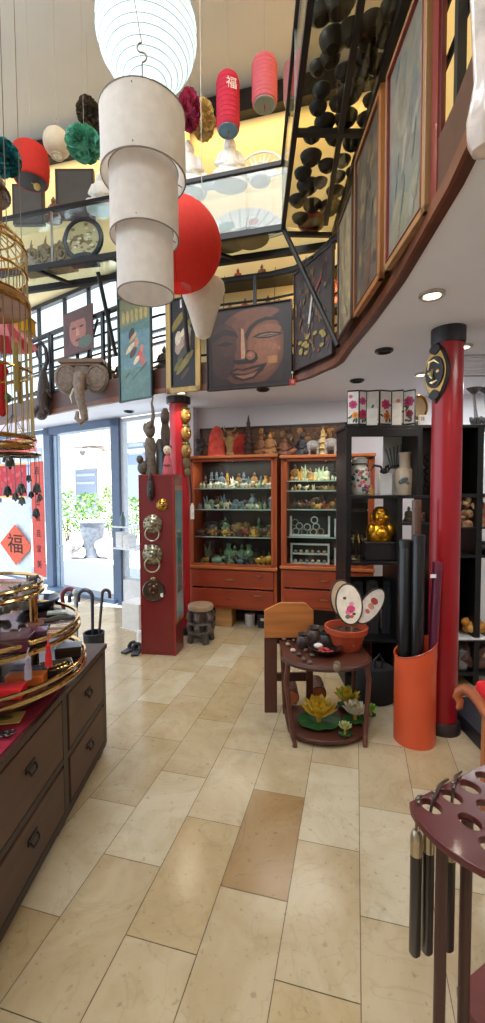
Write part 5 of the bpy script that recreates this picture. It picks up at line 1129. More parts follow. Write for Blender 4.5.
p=on(371.5,ZA,3.44); m.box((0,0,.07),(.085,.004,.15)); m.o('white_card','matte',None,'blank white card standing before the third screen panel','card',(p[0],p[1],ZA-.01),YAW,smooth=False)
p=on(396,ZA,3.44); m=MB((226,224,218)); m.box((0,0,.09),(.075,.004,.19)); m.o('white_card','matte',None,'taller blank white card before the fifth screen panel','card',(p[0],p[1],ZA-.01),YAW,smooth=False)
t=T('gold_ring_plate','gold rimmed oval plate on a stand right of the peony screen','plate',on(418,ZA,3.62),YAW); m=MB((176,128,56)); m.torus((0,0,.17),.062,.012,'y',sy=1.5); m.o('rim','brass',t); m=MB((190,166,120)); m.prism(circ(0,.17,.058,.088,24),-.004,.004,'y'); m.o('plate','satin',t); m=MB((50,40,34)); m.box((0,0,.03),(.07,.06,.06),taper=.5); m.o('stand','satin',t)
p=on(421,ZA,3.52); m=MB((226,224,220)); m.box((0,0,.045),(.05,.03,.09)); m.col((60,50,50)); m.box((-.008,-.016,.06),(.006,.002,.03)); m.box((.008,-.016,.06),(.006,.002,.03)); m.o('white_box','matte',None,'small white box below the gold rimmed plate','box',p,YAW,smooth=False)
# shelf one: vases
def vase(name,x,z,h,prof,c,lb,mat,spots,d=DM,lid=None):
    t=T(name,lb,'vase',on(x,z,d),YAW); m=MB(c); m.lathe([(q*h,k*h) for q,k in prof],28); r=random.Random(x)
    def rad(zz):
        for (q0,k0),(q1,k1) in zip(prof[:-1],prof[1:]):
            if k0<=zz<=k1 and k1>k0: return q0+(q1-q0)*(zz-k0)/(k1-k0)
        return prof[-1][0]
    for (a,zz,rr,cc) in spots:
        m.col(cc); R=rad(zz)*h; m.ell((R*math.sin(a),-R*math.cos(a),zz*h),(rr,.004,rr*.9),9,5,rz=a)
    m.o('body',mat,t)
    if lid: lid(t,h)
    return t
r=random.Random(6); fc=((196,84,110),(86,120,80),(60,100,90),(214,120,130),(120,60,80),(70,90,120),(90,140,90))
def jlid(t,h):
    m=MB((206,206,196)); m.lathe([(.19*h,.80*h),(.2*h,.83*h),(.2*h,.92*h),(.14*h,.98*h),(.03*h,1.0*h)],24); m.o('lid','gloss',t)
    m=MB((50,60,60)); m.torus((0,0,.81*h),.19*h,.006); m.o('lid_band','gloss',t)
vase('ginger_jar',359.5,ZB_,(493-455)*sm,[(.2,0),(.22,.02),(.25,.1),(.27,.35),(.265,.6),(.2,.72),(.17,.76),(.17,.80)],(206,206,194),'lidded white porcelain jar painted with flowers, left on the black shelf','gloss',[(r.uniform(-1.6,1.6),r.uniform(.08,.66),r.uniform(.009,.019),r.choice(fc)) for _ in range(60)],lid=jlid)
vase('beige_vase',405,ZB_,(493-451)*sm,[(.19,0),(.2,.02),(.235,.3),(.245,.52),(.23,.6),(.14,.655),(.135,.70),(.14,.93),(.165,.98),(.165,1),(.12,.97)],(196,178,152),'tall beige crackle vase with narrow neck on the black shelf','gloss',[(-.5,.34,.028,(84,96,96)),(-.3,.37,.02,(60,72,76)),(-.8,.30,.02,(84,90,86)),(.6,.46,.018,(70,66,62)),(.75,.36,.02,(80,80,76)),(-.1,.28,.016,(110,110,100))])
m=MB((60,50,46)); h=.335; p=on(405,ZB_,3.6)
t=T('white_bud_vase','square white vase with dark drooping leaves between jar and beige vase','vase',on(385,ZB_,3.64),YAW); m=MB((206,208,208)); m.box((0,0,.09),(.1,.07,.18)); m.col((180,184,186)); m.box((.06,.02,.11),(.05,.05,.22)); m.o('body','gloss',t,smooth=False,bevel=.004); m=MB((44,44,44))
for s,l in ((-1,.10),(1,.13),(.3,.06)): m.tube([(0,0,.17),(s*l*.4,0,.24),(s*l,-.01,.25),(s*l*1.3,-.02,.20)],[.006,.010,.012,.003],6)
m.ell((-.02,-.02,.2),(.03,.03,.03)); m.o('leaves','leaf',t)
m=MB((150,120,80)); tiny(m,0,.09,(150,110,60),(170,130,80)); m.o('seated_figurine','satin',None,'small bronze figure beside the flowered ginger jar','figurine',on(371,ZB_,3.5),YAW)
t=T('frosted_branch_panel','pale frosted panel with branch shapes behind the beige vase','panel',on(394,ZB_,3.765),YAW); m=MB((200,212,216)); m.box((0,0,.27),(.2,.008,.5)); m.o('pane','satin',t,smooth=False); m=MB((120,138,146))
for k in range(6): m.tube([(.0,-.006,.05),(-.03+.03*k*.5,-.006,.25),(-.08+.035*k,-.006,.40+.01*k)],[.004,.006,.008],5)
m.o('branches','matte',t)
m=MB((34,32,34))
for k in range(6): m.torus((0,0,.03+.055*k),.026,.007,'y',n=14,k=5)
m.o('wrought_scroll','iron',None,'black wrought scroll beside the upper left of the red column','ornament',on(427.5,ZB_,3.5),YAW)
# golden laughing buddha on black plinth
t=T('golden_buddha','shiny golden laughing buddha bust on the middle black shelf','statue',on(380,ZC_+.155,3.55),YAW); t.scale=(.86,.86,.95); s_=S(3.55)
m=MB((200,146,36)); m.lathe([(.11,0),(.125,.02),(.13,.07),(.10,.13),(.07,.15)],22,sy=.8); 
for s in (-1,1): m.ell((s*.085,-.03,.09),(.05,.05,.065)); 
m.ell((0,-.07,.07),(.07,.05,.055)); m.o('body','metal',t)
m=MB((206,152,44)); m.ell((0,-.01,.215),(.078,.076,.078)); m.ell((0,-.085,.215),(.014,.014,.018)); m.ell((.0,-.075,.185),(.034,.012,.010))
for s in (-1,1): m.ell((s*.08,0,.20),(.014,.02,.04)); m.ell((s*.04,-.07,.205),(.024,.016,.02))
m.o('head','metal',t)
m=MB((120,80,26)); 
for s in (-1,1): m.tube([(s*.014,-.083,.238),(s*.032,-.082,.246),(s*.05,-.07,.238)],.004,5)
m.o('brows','metal',t); m=MB((160,110,40)); m.ell((0,0,.272),(.055,.055,.03)); m.torus((0,0,.268),.06,.008); m.o('headband','metal',t)
m=MB((28,26,28)); m.box((0,0,.077),(.30,.2,.152)); m.col((40,36,36)); m.box((0,0,.145),(.32,.22,.014)); m.o('black_plinth','satin',None,'black block plinth under the golden buddha','plinth',on(381,ZC_,3.58),YAW,smooth=False,bevel=.008)
m=MB((120,98,56)); r=random.Random(12)
m.tube([(0,0,0),(0,0,.2)],.007,6); m.lathe([(.05,0),(.05,.01),(.01,.02)],14)
for k in range(9): 
    a=k*.7; m.tube([(0,0,.18),(.05*math.cos(a),.04*math.sin(a),.21),(.075*math.cos(a),.06*math.sin(a),.15)],[.007,.006,.008],5)
m.o('wire_tree','metal',None,'small bronze wire tree left of the golden buddha','ornament',on(356,ZC_,3.52),YAW)
t=T('counter_sign','dark framed sign with faint capital letters behind the golden buddha','sign',on(357,ZC_+.26,3.7),YAW); m=MB((52,52,50)); m.box((0,0,.09),(.17,.012,.24)); m.o('board','satin',t,smooth=False); txt('BABCO',.042,(150,146,132),'lettering',t,Matrix.Translation((0,-.008,.14)))
m=MB((60,60,58)); m.box((0,.0,-.145),(.02,.01,.24)); m.o('stand','satin',t,smooth=False)
for i,(x,h,c,lb) in enumerate(((409,.13,(70,60,48),'dark seated figure on the small board left of the red column'),(417,.10,(120,96,60),'bronze little figure on the small board left of the red column'),(426,.11,(50,44,40),'black little figure against the left side of the red column'))):
    m=MB(); tiny(m,0 if i!=1 else 7,h,c,c); m.o('seated_figurine' if i!=1 else 'frog_figurine','satin',None,lb,'figurine',on(x,zf(523),3.55),YAW)
# dark items hanging low in the unit
t=T('black_bag','black bag with a loop handle on the floor behind the corner table','bag',Z(375,700,0).to_tuple(),YAW); m=MB((26,25,28)); m.lathe([(.13,0),(.155,.03),(.15,.2),(.13,.26),(.10,.275)],20,sy=.75); m.o('body','cloth',t); m=MB((34,33,38)); m.tube([(-.02,-.06,.24),(-.03,-.08,.34),(0,-.09,.385),(.03,-.08,.34),(.02,-.06,.24)],.010,7); m.o('handle','cloth',t)
r=random.Random(14)
for k,(x,w_,c,lb) in enumerate(((357,.11,(38,36,40),'dark folded scarf bundle low in the black unit, leftmost'),(373,.1,(48,44,46),'dark scarf bundle low in the black unit behind the fans'),(390,.1,(36,34,38),'dark scarf bundle low in the black unit near the black tubes'))):
    p=on(x,ZD,3.6); m=MB(c); 
    for q in range(4): m.tube([(-w_*.35+q*w_*.23,0,.0),(-.35*w_+q*w_*.24,-.02,.22),(-w_*.3+q*w_*.2,0,.42)],[.022,.026,.018],7)
    m.box((0,0,.01),(w_,.05,.02)); m.ell((0,0,.42),(w_*.5,.03,.03)); m.o('scarf_bundle','cloth',None,lb,'scarf',p,YAW)
for i,(x,yb,yt,c,lb) in enumerate(((386,588,566,(210,196,190),'pale printed cloth behind the fans in the black unit'),(366,640,612,(190,110,60),'orange carved piece low behind the terracotta pot'))):
    p=D(x,yb,3.72); m=MB(c); h=(yb-yt)*S(3.72); m.box((0,0,h/2),(.10,.02,h)); m.col((70,60,64)); 
    for q in range(5): m.tube([(-.03+.015*q,-.012,.02),(-.02+.012*q,-.014,h*.5),(-.03+.016*q,-.012,h-.02)],.004,5)
    p.z = (ZD if i==0 else .09); m.o('printed_cloth' if i==0 else 'carved_piece','matte',None,lb,'cloth' if i==0 else 'carving',p,YAW,smooth=False)
# ---- right of the column: things on the second unit
for i,x in enumerate((472,484)):
    t=T('lotus_candlestick','grey metal lotus candlestick on the shelf top, %s'%('the one nearer the red column' if i==0 else 'the one at the right edge'),'candlestick',on(474.5 if i==0 else 486,zf(425),3.58),YAW); h=(424-386)*sm*1.0
    m=MB((126,128,134)); m.lathe([(.05,0),(.055,.015),(.03,.03),(.022,.07),(.014,.09)],16); m.tube([(0,0,.08),(-.01,0,.16),(-.025,0,h-.06),(-.02,0,h-.03)],[.016,.012,.013,.016],8); m.o('stem','metal',t)
    m=MB((140,142,148)); m.lathe([(.016,h-.05),(.03,h-.035),(.055,h-.012),(.062,h),(.05,h-.006),(.01,h-.03)],18,c=(-.022,0,0),wob=.06); m.o('cup','metal',t)
    m=MB((110,112,118)); 
    for k in range(6): a=k*PI/3; m.ell((.03*math.cos(a),.03*math.sin(a),.05),(.022,.012,.04),8,5,rz=a,ry=.5)
    m.o('leaf','metal',t)
t=T('flower_carving','pale wooden carving of clustered petals beside the big red column','carving',on(471,zf(528)+.0,3.52),YAW); m=MB((206,170,130)); r=random.Random(18)
for k in range(46): m.col(r.choice(((214,178,136),(190,150,112),(160,116,82),(226,196,160)))); m.ell((r.uniform(-.09,.09),r.uniform(-.05,.05),r.uniform(.03,.25)),(r.uniform(.02,.036),.018,r.uniform(.014,.03)),8,5,rx=r.uniform(-1,1),ry=r.uniform(-1,1))
m.box((0,0,.015),(.18,.1,.03)); m.o('petals','carved',t)
m=MB((214,110,60)); tiny(m,0,.2,(206,100,56),(220,140,90)); m.o('seated_figurine','satin',None,'orange figure at the right edge behind the petal carving','figurine',on(484,zf(528),3.6),YAW)
m=MB((40,36,38)); m.ell((0,0,.05),(.12,.07,.05)); m.ell((-.09,0,.09),(.04,.035,.035)); m.o('dark_beast_figure','satin',None,'dark reclining animal figure low on the right shelf','figurine',on(486,zf(556),3.55),YAW)
m=MB((206,220,220)); m.box((0,0,.09),(.2,.01,.18)); m.col((70,110,100)); m.box((-.05,-.007,.08),(.03,.003,.12)); m.o('green_marked_card','matte',None,'pale card with a green upright mark behind the red column, right','card',on(470,zf(556),3.7),YAW,smooth=False)
m=MB((232,232,232)); m.box((0,0,.03),(.18,.12,.03),ry=.1); m.o('white_box','matte',None,'flat white carton under the petal carving','box',on(469,ZB_-.27 if False else zf(556)+.185,3.5),YAW,smooth=False) if False else None
t=T('amber_sculpture','glossy amber carved sculpture low beside the big red column','sculpture',on(478,zf(640),3.5),YAW); m=MB((214,150,60))
for k in range(10): r2=random.Random(k); m.ell((r2.uniform(-.08,.08),r2.uniform(-.04,.04),r2.uniform(.04,.13)),(.045,.035,.04),10,6)
m.o('body','gloss',t)
m=MB((226,226,228)); m.box((0,0,.006),(.24,.2,.012)); m.o('white_sheet','matte',None,'white sheet under the amber sculpture','sheet',on(470,zf(640)-.0,3.5),YAW,smooth=False)
m=MB((92,60,50)); 
for k in range(7): r2=random.Random(30+k); m.tube([(0,0,.02),(r2.uniform(-.12,.1),r2.uniform(-.05,.05),.10),(r2.uniform(-.16,.12),r2.uniform(-.06,.06),.2)],[.05,.04,.02],8)
m.ell((0,0,.05),(.13,.08,.05)); m.o('root_carving','carved',None,'brown gnarled root carving above the red chair cushion','carving',on(480,.112,3.5),YAW)
m=MB((150,150,156)); m.lathe([(.05,0),(.06,.05),(.04,.1),(.05,.16),(.01,.2)],14,wob=.08); m.o('silver_figure','metal',None,'silver grey figure low beside the base of the red column','figurine',on(464,.112,3.5),YAW)
pb=Z(463,722,0); q2=Z(500,786,0)
m=MB((34,33,44)); m.box((0,.0,.05),(.24,.7,.10)); m.o('black_plinth','satin',None,'low black plinth on the floor behind the armchair','plinth',(W(1.565,2.68,0)).to_tuple(),YAW,smooth=False,bevel=.004)
# ============================================================ orange bin with black rolls
c=Z(414,739,0); dB=c.dot(FH); rB=20.3*S(dB)
t=T('orange_tube_bin','orange cylindrical bin with slanted top by the red column','bin',(c.x,c.y,0),YAW)
zl=D(393,655,dB).z; zh_=D(435,638,dB).z; n=40
ring=lambda r,f: [Vector((r*math.cos(2*PI*k/n),r*math.sin(2*PI*k/n),f(r*math.cos(2*PI*k/n)))) for k in range(n)]
top=lambda x: (zl+zh_)/2+(zh_-zl)/2*x/rB
m=MB((214,84,46)); m.rings([ring(rB,lambda x:0),ring(rB,lambda x:.3),ring(rB,top),ring(rB-.006,top),ring(rB-.006,lambda x:.02)]); m.o('shell','lacquer',t,ang=30)
m=MB((170,64,36)); pts=[(rB*math.cos(2*PI*k/n),rB*math.sin(2*PI*k/n),top(rB*math.cos(2*PI*k/n))) for k in range(n)]; m.tube(pts,.0045,6,closed=True); m.o('rim','lacquer',t)
def roll(name,x,yt,r,off_,c,lb,mat='lacquer',tilt=0,cap=None):
    xl=(x-414)*S(dB); p=Vector((c_.x,c_.y,0))+R_*xl*.72+FH*off_; zt2=D(x,yt,dB+off_).z
    t=T(name,lb,'roll',(p.x,p.y,.022),YAW); m=MB(c); m.lathe([(r,0),(r,zt2-.03),(r*.9,zt2-.022)],18); o=m.o('tube',mat,t); o.rotation_euler=(0,tilt,0)
    m=MB(cap or tuple(min(255,v+14) for v in c)); m.lathe([(r*1.03,zt2-.07),(r*1.03,zt2-.024),(r*.8,zt2-.02)],18); o=m.o('end_cap',mat,t); o.rotation_euler=(0,tilt,0)
    return t
c_=c
roll('black_roll',401,540,.044,.02,(10,10,12),'thick glossy black roll standing at the left in the orange bin')
roll('black_roll',412,535,.036,-.055,(14,12,14),'glossy black roll at the front of the orange bin')
roll('brown_roll',417,500,.028,.045,(76,48,36),'tall dark brown roll at the back of the orange bin')
t=roll('purple_roll',430,562,.028,-.045,(84,22,48),'short purple roll leaning by the red column in the orange bin','lacquer',.035,(110,40,60)); m=MB((226,224,224)); zt2=D(431,570,dB).z; m.box((0,-.033,zt2-.045),(.035,.003,.022)); m.o('label','matte',t,smooth=False)
# ============================================================ corner table with its things
pl_=Z(294.5,746,0); pr_=Z(365.5,747,0); dT2=pl_.dot(FH)
c=(pl_+pr_)/2+FH*.20; wT=(pr_-pl_).length
t=T('corner_table','two-tier dark brown corner table with curved front','table',(c.x,c.y,0),YAW)
sT=S(dT2)
zt_=D(325,664,dT2-.02).z; zlow=D(330,738,dT2).z
def plate_(z,w_,dep,th,name,c=(84,44,30)):
    # rounded front, square back
    pts=[(-w_/2,.22),(-w_/2,-.06)]+[( -w_/2*math.cos(a),-.06-(dep)*math.sin(a)) for a in [PI*i/18 for i in range(1,18)]]+[(w_/2,-.06),(w_/2,.22)]
    m=MB(c); m.prism(pts,z-th,z); return m.o(name,'woodx',t,bevel=.004)
plate_(zt_,.56,.20,.028,'tabletop',(78,40,28)); plate_(zlow,.50,.17,.024,'lower_shelf',(74,38,28))
m=MB((66,34,26)); pts=[(-.28*math.cos(a),-.06-.2*math.sin(a),zt_-.02) for a in [PI*i/24 for i in range(25)]]; m.tube(pts,.014,6); m.o('top_edge_moulding','woodx',t)
for s in (-1,1):
    m=MB((88,46,32)); x=s*wT/2; m.tube([(x*1.12,-.10,zt_-.02),(x*1.20,-.12,zt_*.72),(x*1.12,-.14,zt_*.4),(x*1.03,-.17,zlow),(x*.99,-.20,.02),(x*1.0,-.205,0)],[.017,.018,.016,.017,.014,.016],8); m.o('leg','woodz',t)
    m=MB((80,42,30)); m.tube([(s*.26,.2,zt_-.02),(s*.24,.2,0)],.016,8); m.o('leg','woodz',t)
TB=lambda x,dd=0: (x-330)*sT
def tb(x,y,z): 
    p=Z(x,y,z); return (p.x,p.y,z+.0015)
# terracotta pot with painted fans
p=tb(346,648,zt_); t=T('terracotta_pot','terracotta pot holding painted fans on the corner table','pot',p,YAW); s_=S(dT2+.1); h=24*s_
m=MB((176,70,36)); m.lathe([(.09,0),(.095,.006),(.125,h-.04),(.140,h-.038),(.145,h),(.132,h),(.118,h-.03),(.085,.012),(.01,.012)],32); m.o('body','matte',t)
m=MB((70,50,40)); m.lathe([(.118,h-.04),(.005,h-.035)],24); m.o('soil','matte',t)
pz=Vector(p)
def fan(x,y,w_,hh_,tilt,c,edge,flower,lb,dy=0,rx=-.25):
    q=D(x,y,dT2+.22+dy); t=T('painted_fan',lb,'fan',(q.x,q.y,zt_+.02),YAW); zc=q.z-zt_-.02; s_=S(dT2+.2); w_*=s_*1.05; hh_*=s_
    M_=Matrix.Translation((0,0,zc))@Matrix.Rotation(tilt,4,'Y')@Matrix.Rotation(rx,4,'X'); m=MB(c); m.xf(M_); m.prism(circ(0,0,w_,hh_,26),-.003,.003,'y'); m.o('blade','canvas',t)
    m=MB(edge); m.xf(M_); m.tube([(w_*math.cos(2*PI*k/30),0,hh_*math.sin(2*PI*k/30)) for k in range(30)],.006,6,closed=True); m.o('rim','satin',t)
    m=MB(); m.xf(M_); r=random.Random(x)
    for (fx,fz,fr,fcx) in flower: m.col(fcx); m.prism(circ(fx*w_,fz*hh_,fr*w_,fr*w_*.8,10),-.0045,-.0032,'y')
    m.o('painted_flower','canvas',t,smooth=False)
    m=MB((120,80,50)); m.xf(M_); m.tube([(0,.006,-hh_),(0,.006,-hh_-max(.02,(zc-hh_*math.cos(tilt)-.02)))],.007,6); m.o('handle','woodz',t)
PK=(206,70,110); 
fan(342.5,599,11.5,19.5,-.10,(212,186,150),(60,44,40),[],'tan blank fan, rearmost in the terracotta pot',.05,-.1)
fan(349,604,12.5,20,-.05,(226,214,196),(56,46,40),[(.1,-.25,.34,PK),(-.1,-.4,.26,(224,120,150)),(.2,.0,.2,(230,150,170)),(-.3,.3,.14,(60,60,60)),(.3,-.5,.14,(70,90,60)),(-.2,-.62,.2,(90,110,80)),(.1,-.62,.16,(200,60,90))],'white fan painted with a pink flower in the terracotta pot',-.02)
fan(370.5,606,10,21,.72,(226,214,204),(40,34,34),[(0,.3,.4,(176,70,60)),(.05,.0,.34,(206,150,130)),(.05,-.3,.26,(190,110,96))],'red and cream fan tilting right in the terracotta pot',.0,-.2)
# shallow dark bowl with red inside
t=T('shallow_dark_bowl','shallow dark bowl with red pieces inside on the corner table','bowl',tb(325,654,zt_),YAW); m=MB((34,24,24)); m.lathe([(.05,0),(.055,.006),(.098,.04),(.112,.052),(.104,.052),(.08,.028),(.01,.014)],30); m.o('body','gloss',t); m=MB((176,60,56)); 
for k in range(9): m.ell((.05*math.cos(k*.7)*(.3+.08*k),.05*math.sin(k*.7)*(.3+.08*k),.026),(.016,.012,.008),7,4)
m.o('red_pieces','matte',t); m=MB((226,214,206)); m.ell((-.04,.02,.046),(.03,.02,.018)); m.o('white_piece','matte',t)
r=random.Random(5)
for k,(x,y) in enumerate(((284,640),(288,646),(293,652),(299,656),(304,661),(310,664),(287,636),(294,642),(300,647),(306,652),(312,657),(296,634),(303,640),(309,645))):
    cc=r.choice(((206,190,164),(90,70,58),(150,130,108),(60,50,46),(186,170,150))); m=MB(cc); m.ell((0,0,.011),(.02,.016,.012),9,6); m.o('pebble','stone',None,'small round pebble scattered on the left of the corner table','pebble',tb(x,y,zt_),r.uniform(0,3),'pebbles on the corner table')
for k,(x,y,h,c,lb) in enumerate(((303,632,.10,(60,48,44),'small dark pot at the back left of the corner table'),(314,628,.12,(74,60,52),'brown pot behind the shallow dark bowl'),(326,632,.11,(46,38,38),'dark pot left of the terracotta pot'),(318,624,.08,(150,120,130),'pale mauve pot at the back of the corner table'),(337,655,.05,(120,104,84),'small beige pot in front of the terracotta pot'))):
    p=list(tb(x,max(y+16,643),zt_)); t=T('small_pot',lb,'pot',p,YAW); m=MB(c); m.lathe([(h*.3,0),(h*.45,h*.3),(h*.42,h*.7),(h*.3,h*.85),(h*.36,h),(h*.28,h),(h*.2,h*.8)],18); m.o('body','satin',t); m=MB(tuple(int(v*.6) for v in c)); m.lathe([(h*.27,h*.88),(.003,h*.9)],14); m.o('opening','matte',t)
# lotus flowers on the lower shelf
def petal(m,L_,w_,az,el,c,curl=.3):
    rows=[]
    for i in range(6):
        u=i/5; ww=w_*math.sin(PI*(.12+.86*u))**.8*(1 if u<.95 else .5); e=el+curl*u; rr=L_*u*math.cos(e); zz=L_*u*math.sin(e)
        rows.append([(-ww,rr,zz+ww*.35),(0,rr,zz),(ww,rr,zz+ww*.35)])
    m.col(c); ca,sa=math.cos(az),math.sin(az); ids=[[m._v((x*ca-y*sa,x*sa+y*ca,z)) for x,y,z in row] for row in rows]
    for a in range(5):
        for b in range(2): m.face((ids[a][b],ids[a][b+1],ids[a+1][b+1],ids[a+1][b]))
def lotus(x,y,R,cs,lb,z0=None,leafr=None,bud=False):
    p=tb(x,y,z0 or zlow); t=T('lotus_flower',lb,'artificial flower',p,YAW); m=MB(); m.xf(Matrix.Translation((0,0,.05)))
    for ring,(n,f,el) in enumerate(((9,1,.22),(8,.95,.55),(7,.85,.85),(5,.65,1.1))):
        for k in range(n): petal(m,R*f,R*.24*f,k*2*PI/n+ring*.4,el,cs[min(ring,len(cs)-1)] if k%3 else cs[0],.35)
    m.o('petals','leaf',t)
    m=MB((206,160,40)); m.xf(None); m.lathe([(R*.1,.012),(R*.12,.05),(R*.2,.05+R*.3),(R*.17,.05+R*.34),(.002,.05+R*.33)],14); m.o('centre','matte',t)
    lr=(leafr or R*1.15)*.85; m=MB((40,92,44)); 
    n=22; m.rings([[Vector((lr*f*math.cos(2*PI*k/n),lr*f*math.sin(2*PI*k/n)*.8,.012+h_+.006*math.sin(k*2.3)*f)) for k in range(n)] for f,h_ in ((.05,.006),(.6,.002),(.95,.008),(1,.014),(.97,.008),(.05,.0))]); m.o('leaf_pad','leaf',t); return t
YL=((226,190,60),(236,206,90),(214,170,44),(200,150,30))
lotus(319,724,.15,YL,'large yellow artificial lotus on the lower shelf, left')
lotus(347,708,.115,((226,196,70),(120,180,70),(214,180,50),(206,150,60)),'yellow and green artificial lotus at the back of the lower shelf',leafr=.08)
lotus(355,722,.105,((228,220,200),(206,196,160),(176,180,110),(150,110,70)),'cream artificial lotus on the lower shelf, right',leafr=.10)
lotus(345,737,.055,((206,210,150),(150,180,90),(190,190,120),(170,150,80)),'small green and cream lotus bud at the front of the lower shelf',leafr=.05)
lotus(371,718,.055,((140,206,90),(110,186,70),(150,210,100),(130,170,60)),'small bright green artificial lotus at the right leg of the corner table',z0=zlow,leafr=.04)
for x,y,lb in ((291,704,'left log-like wooden candle holder behind the yellow lotus'),(318,700,'right log-like wooden candle holder behind the yellow lotus')):
    p=tb(x,y,zlow); t=T('wooden_candle_holder',lb,'candle holder',(p[0],p[1],p[2]),YAW); m=MB((92,56,40)); m.tube([(0,.13,.075),(0,-.03,.06)],[.058,.056],18); m.o('log','carved',t); m=MB((176,100,60)); m.tube([(0,-.03,.06),(0,-.036,.06)],[.05,.048],18); m.o('cut_face','woodx',t); m=MB((60,36,28)); m.box((0,.05,.01),(.08,.12,.02)); m.o('foot','woodx',t)
# ---- light wooden chair-like stand behind
c=Z(290,713,0); dS_=Z(266,714,0).dot(FH); c=W((289-CX)*S(dS_),dS_,0); t=T('wooden_panel_stand','light wood panel with clipped corners on dark board legs, behind the corner table','stand',(c.x,c.y,0),YAW); s_=S(dS_)
z0=D(289,638,dS_).z; z1=D(289,603,dS_).z; w_=25*s_
m=MB((182,112,56)); m.prism([(-w_,z0),(w_,z0),(w_,z1-.06),(w_*.72,z1-.01),(w_*.6,z1),(-w_*.35,z1),(-w_*.45,z1-.008),(-w_*.95,z1-.05),(-w_,z1-.06)],0,.03,'y'); m.o('panel','woodx',t,smooth=False,bevel=.004)
for xa,xb in ((-25,-12),(18,25)):
    m=MB((78,40,30)); m.box(((xa+xb)/2*s_,.03,z0/2),((xb-xa)*s_,.03,z0)); m.o('leg','woodz',t,smooth=False,bevel=.004)
m=MB((70,36,28)); m.box((0,.05,z0-.03),(w_*1.9,.02,.05)); m.box((0,.05,.25),(w_*1.9,.02,.06)); m.o('cross_rail','woodx',t,smooth=False)
# ============================================================ armchair at the right edge
dA=2.05; sA=S(dA); pA=D(463,700,dA)
t=T('red_cushioned_armchair','carved wooden armchair with red cushion at the right edge','armchair',(pA.x,pA.y,0),YAW); zA=lambda y: D(463,y,dA).z; X=lambda x:(x-463)*sA
def AL(x,y,d):
    q=D(x,y,d)-Vector((pA.x,pA.y,0)); return Vector((q.dot(R_),q.dot(FH),q.z))
tip=[AL(457,709,2.15),AL(459.5,707,2.15),AL(460,701,2.16),AL(457,697,2.17),AL(459,692,2.17),AL(465,689.5,2.16),AL(472,693,2.12),AL(479,702,2.06),AL(486,713,1.99),AL(503,738,1.85),AL(540,775,1.62)]
rad=[.010,.016,.02,.023,.026,.028,.027,.025,.024,.022,.022]
xR=.56
for dx in (0,xR):
    m=MB((150,76,34)); m.tube([p+Vector((dx,0,0)) for p in tip],rad,10); m.o('arm','woodx',t)
b0=tip[8]; e0=tip[10]
for dx in (0,xR):
    m=MB((160,96,56)); m.tube([b0+Vector((dx,.0,0)),Vector((b0.x+dx,b0.y,.2)),Vector((b0.x+dx,b0.y,0))],[.018,.02,.018],8); m.o('front_leg','woodz',t)
    m=MB((140,70,32)); m.tube([Vector((e0.x+dx,e0.y,1.0)),Vector((e0.x+dx,e0.y,.5)),Vector((e0.x+dx,e0.y-.03,0))],[.02,.022,.02],8); m.o('rear_leg','woodz',t)
m=MB((140,70,34)); m.box((b0.x+xR/2+.04,(b0.y+e0.y)/2+.02,.40),(xR-.10,.42,.05)); m.o('seat_frame','woodx',t,smooth=False,bevel=.01)
m=MB((206,20,28)); m.box((b0.x+xR/2+.06,(b0.y+e0.y)/2+.24,.485),(xR-.14,.62,.12)); m.o('seat_cushion','cloth',t,bevel=.04)
m=MB((150,76,34)); m.box((e0.x+xR/2,e0.y,.95),(xR,.03,.12)); m.box((e0.x+xR/2,e0.y,.66),(.16,.02,.5)); m.o('back_splat','woodz',t,smooth=False)
# ============================================================ cane stand at the lower right
zS_=.72
op=[(410.5,802),(412,809),(417.5,818),(425,827),(435,837),(452.6,851),(470,861.7),(484,869.6)]
oc=[]
for x,y in op: p=Z(x,y,zS_); oc.append((p.dot(R_),p.dot(FH)))
oc+=[(.62,.955),(.72,.95),(.83,1.0),(.91,1.1),(.95,1.25),(.96,1.44)]
q=Z(485,764.5,zS_); dirb=Vector((q.dot(R_)-oc[0][0],q.dot(FH)-oc[0][1])).normalized(); oc.append((oc[0][0]+dirb.x*.5,oc[0][1]+dirb.y*.5))
ctr=(.70,1.22); t=T('cane_stand','dark red wooden cane stand with round holes, lower right','cane stand',W(ctr[0],ctr[1],0).to_tuple(),YAW)
loc=[(x-ctr[0],y-ctr[1]) for x,y in oc]
holes=[]
for x,y in ((431.5,805.5),(451.7,796),(470,786.3),(470,821),(486,778),(488,807),(492,846)):
    p=Z(x,y,zS_); holes.append((p.dot(R_)-ctr[0],p.dot(FH)-ctr[1]))
def holed(name,z0,z1,hl,c,r=.034,outline=None):
    cu=bpy.data.curves.new('c','CURVE'); cu.dimensions='2D'; cu.fill_mode='BOTH'; cu.extrude=(z1-z0)/2; cu.bevel_depth=.003; cu.bevel_resolution=2
    for pts in [outline or loc]+[circ(hx,hy,r*.8,r,20,.3) for hx,hy in hl]:
        s=cu.splines.new('POLY'); s.points.add(len(pts)-1); s.use_cyclic_u=True
        for q_,p_ in zip(s.points,pts): q_.co=(p_[0],p_[1],0,1)
    ob=bpy.data.objects.new('c',cu); COL.objects.link(ob); me=bpy.data.meshes.new_from_object(ob.evaluated_get(bpy.context.evaluated_depsgraph_get())); bpy.data.objects.remove(ob)
    me.transform(Matrix.Translation((0,0,(z0+z1)/2))); at=me.color_attributes.new('Col','FLOAT_COLOR','CORNER'); l_=lin(c); at.data.foreach_set('color',[l_[0],l_[1],l_[2],1.0]*len(me.loops)); me.materials.clear(); me.materials.append(MATS['lacquer'])
    r_=bpy.data.objects.new(name,me); COL.objects.link(r_); r_.parent=t; return r_
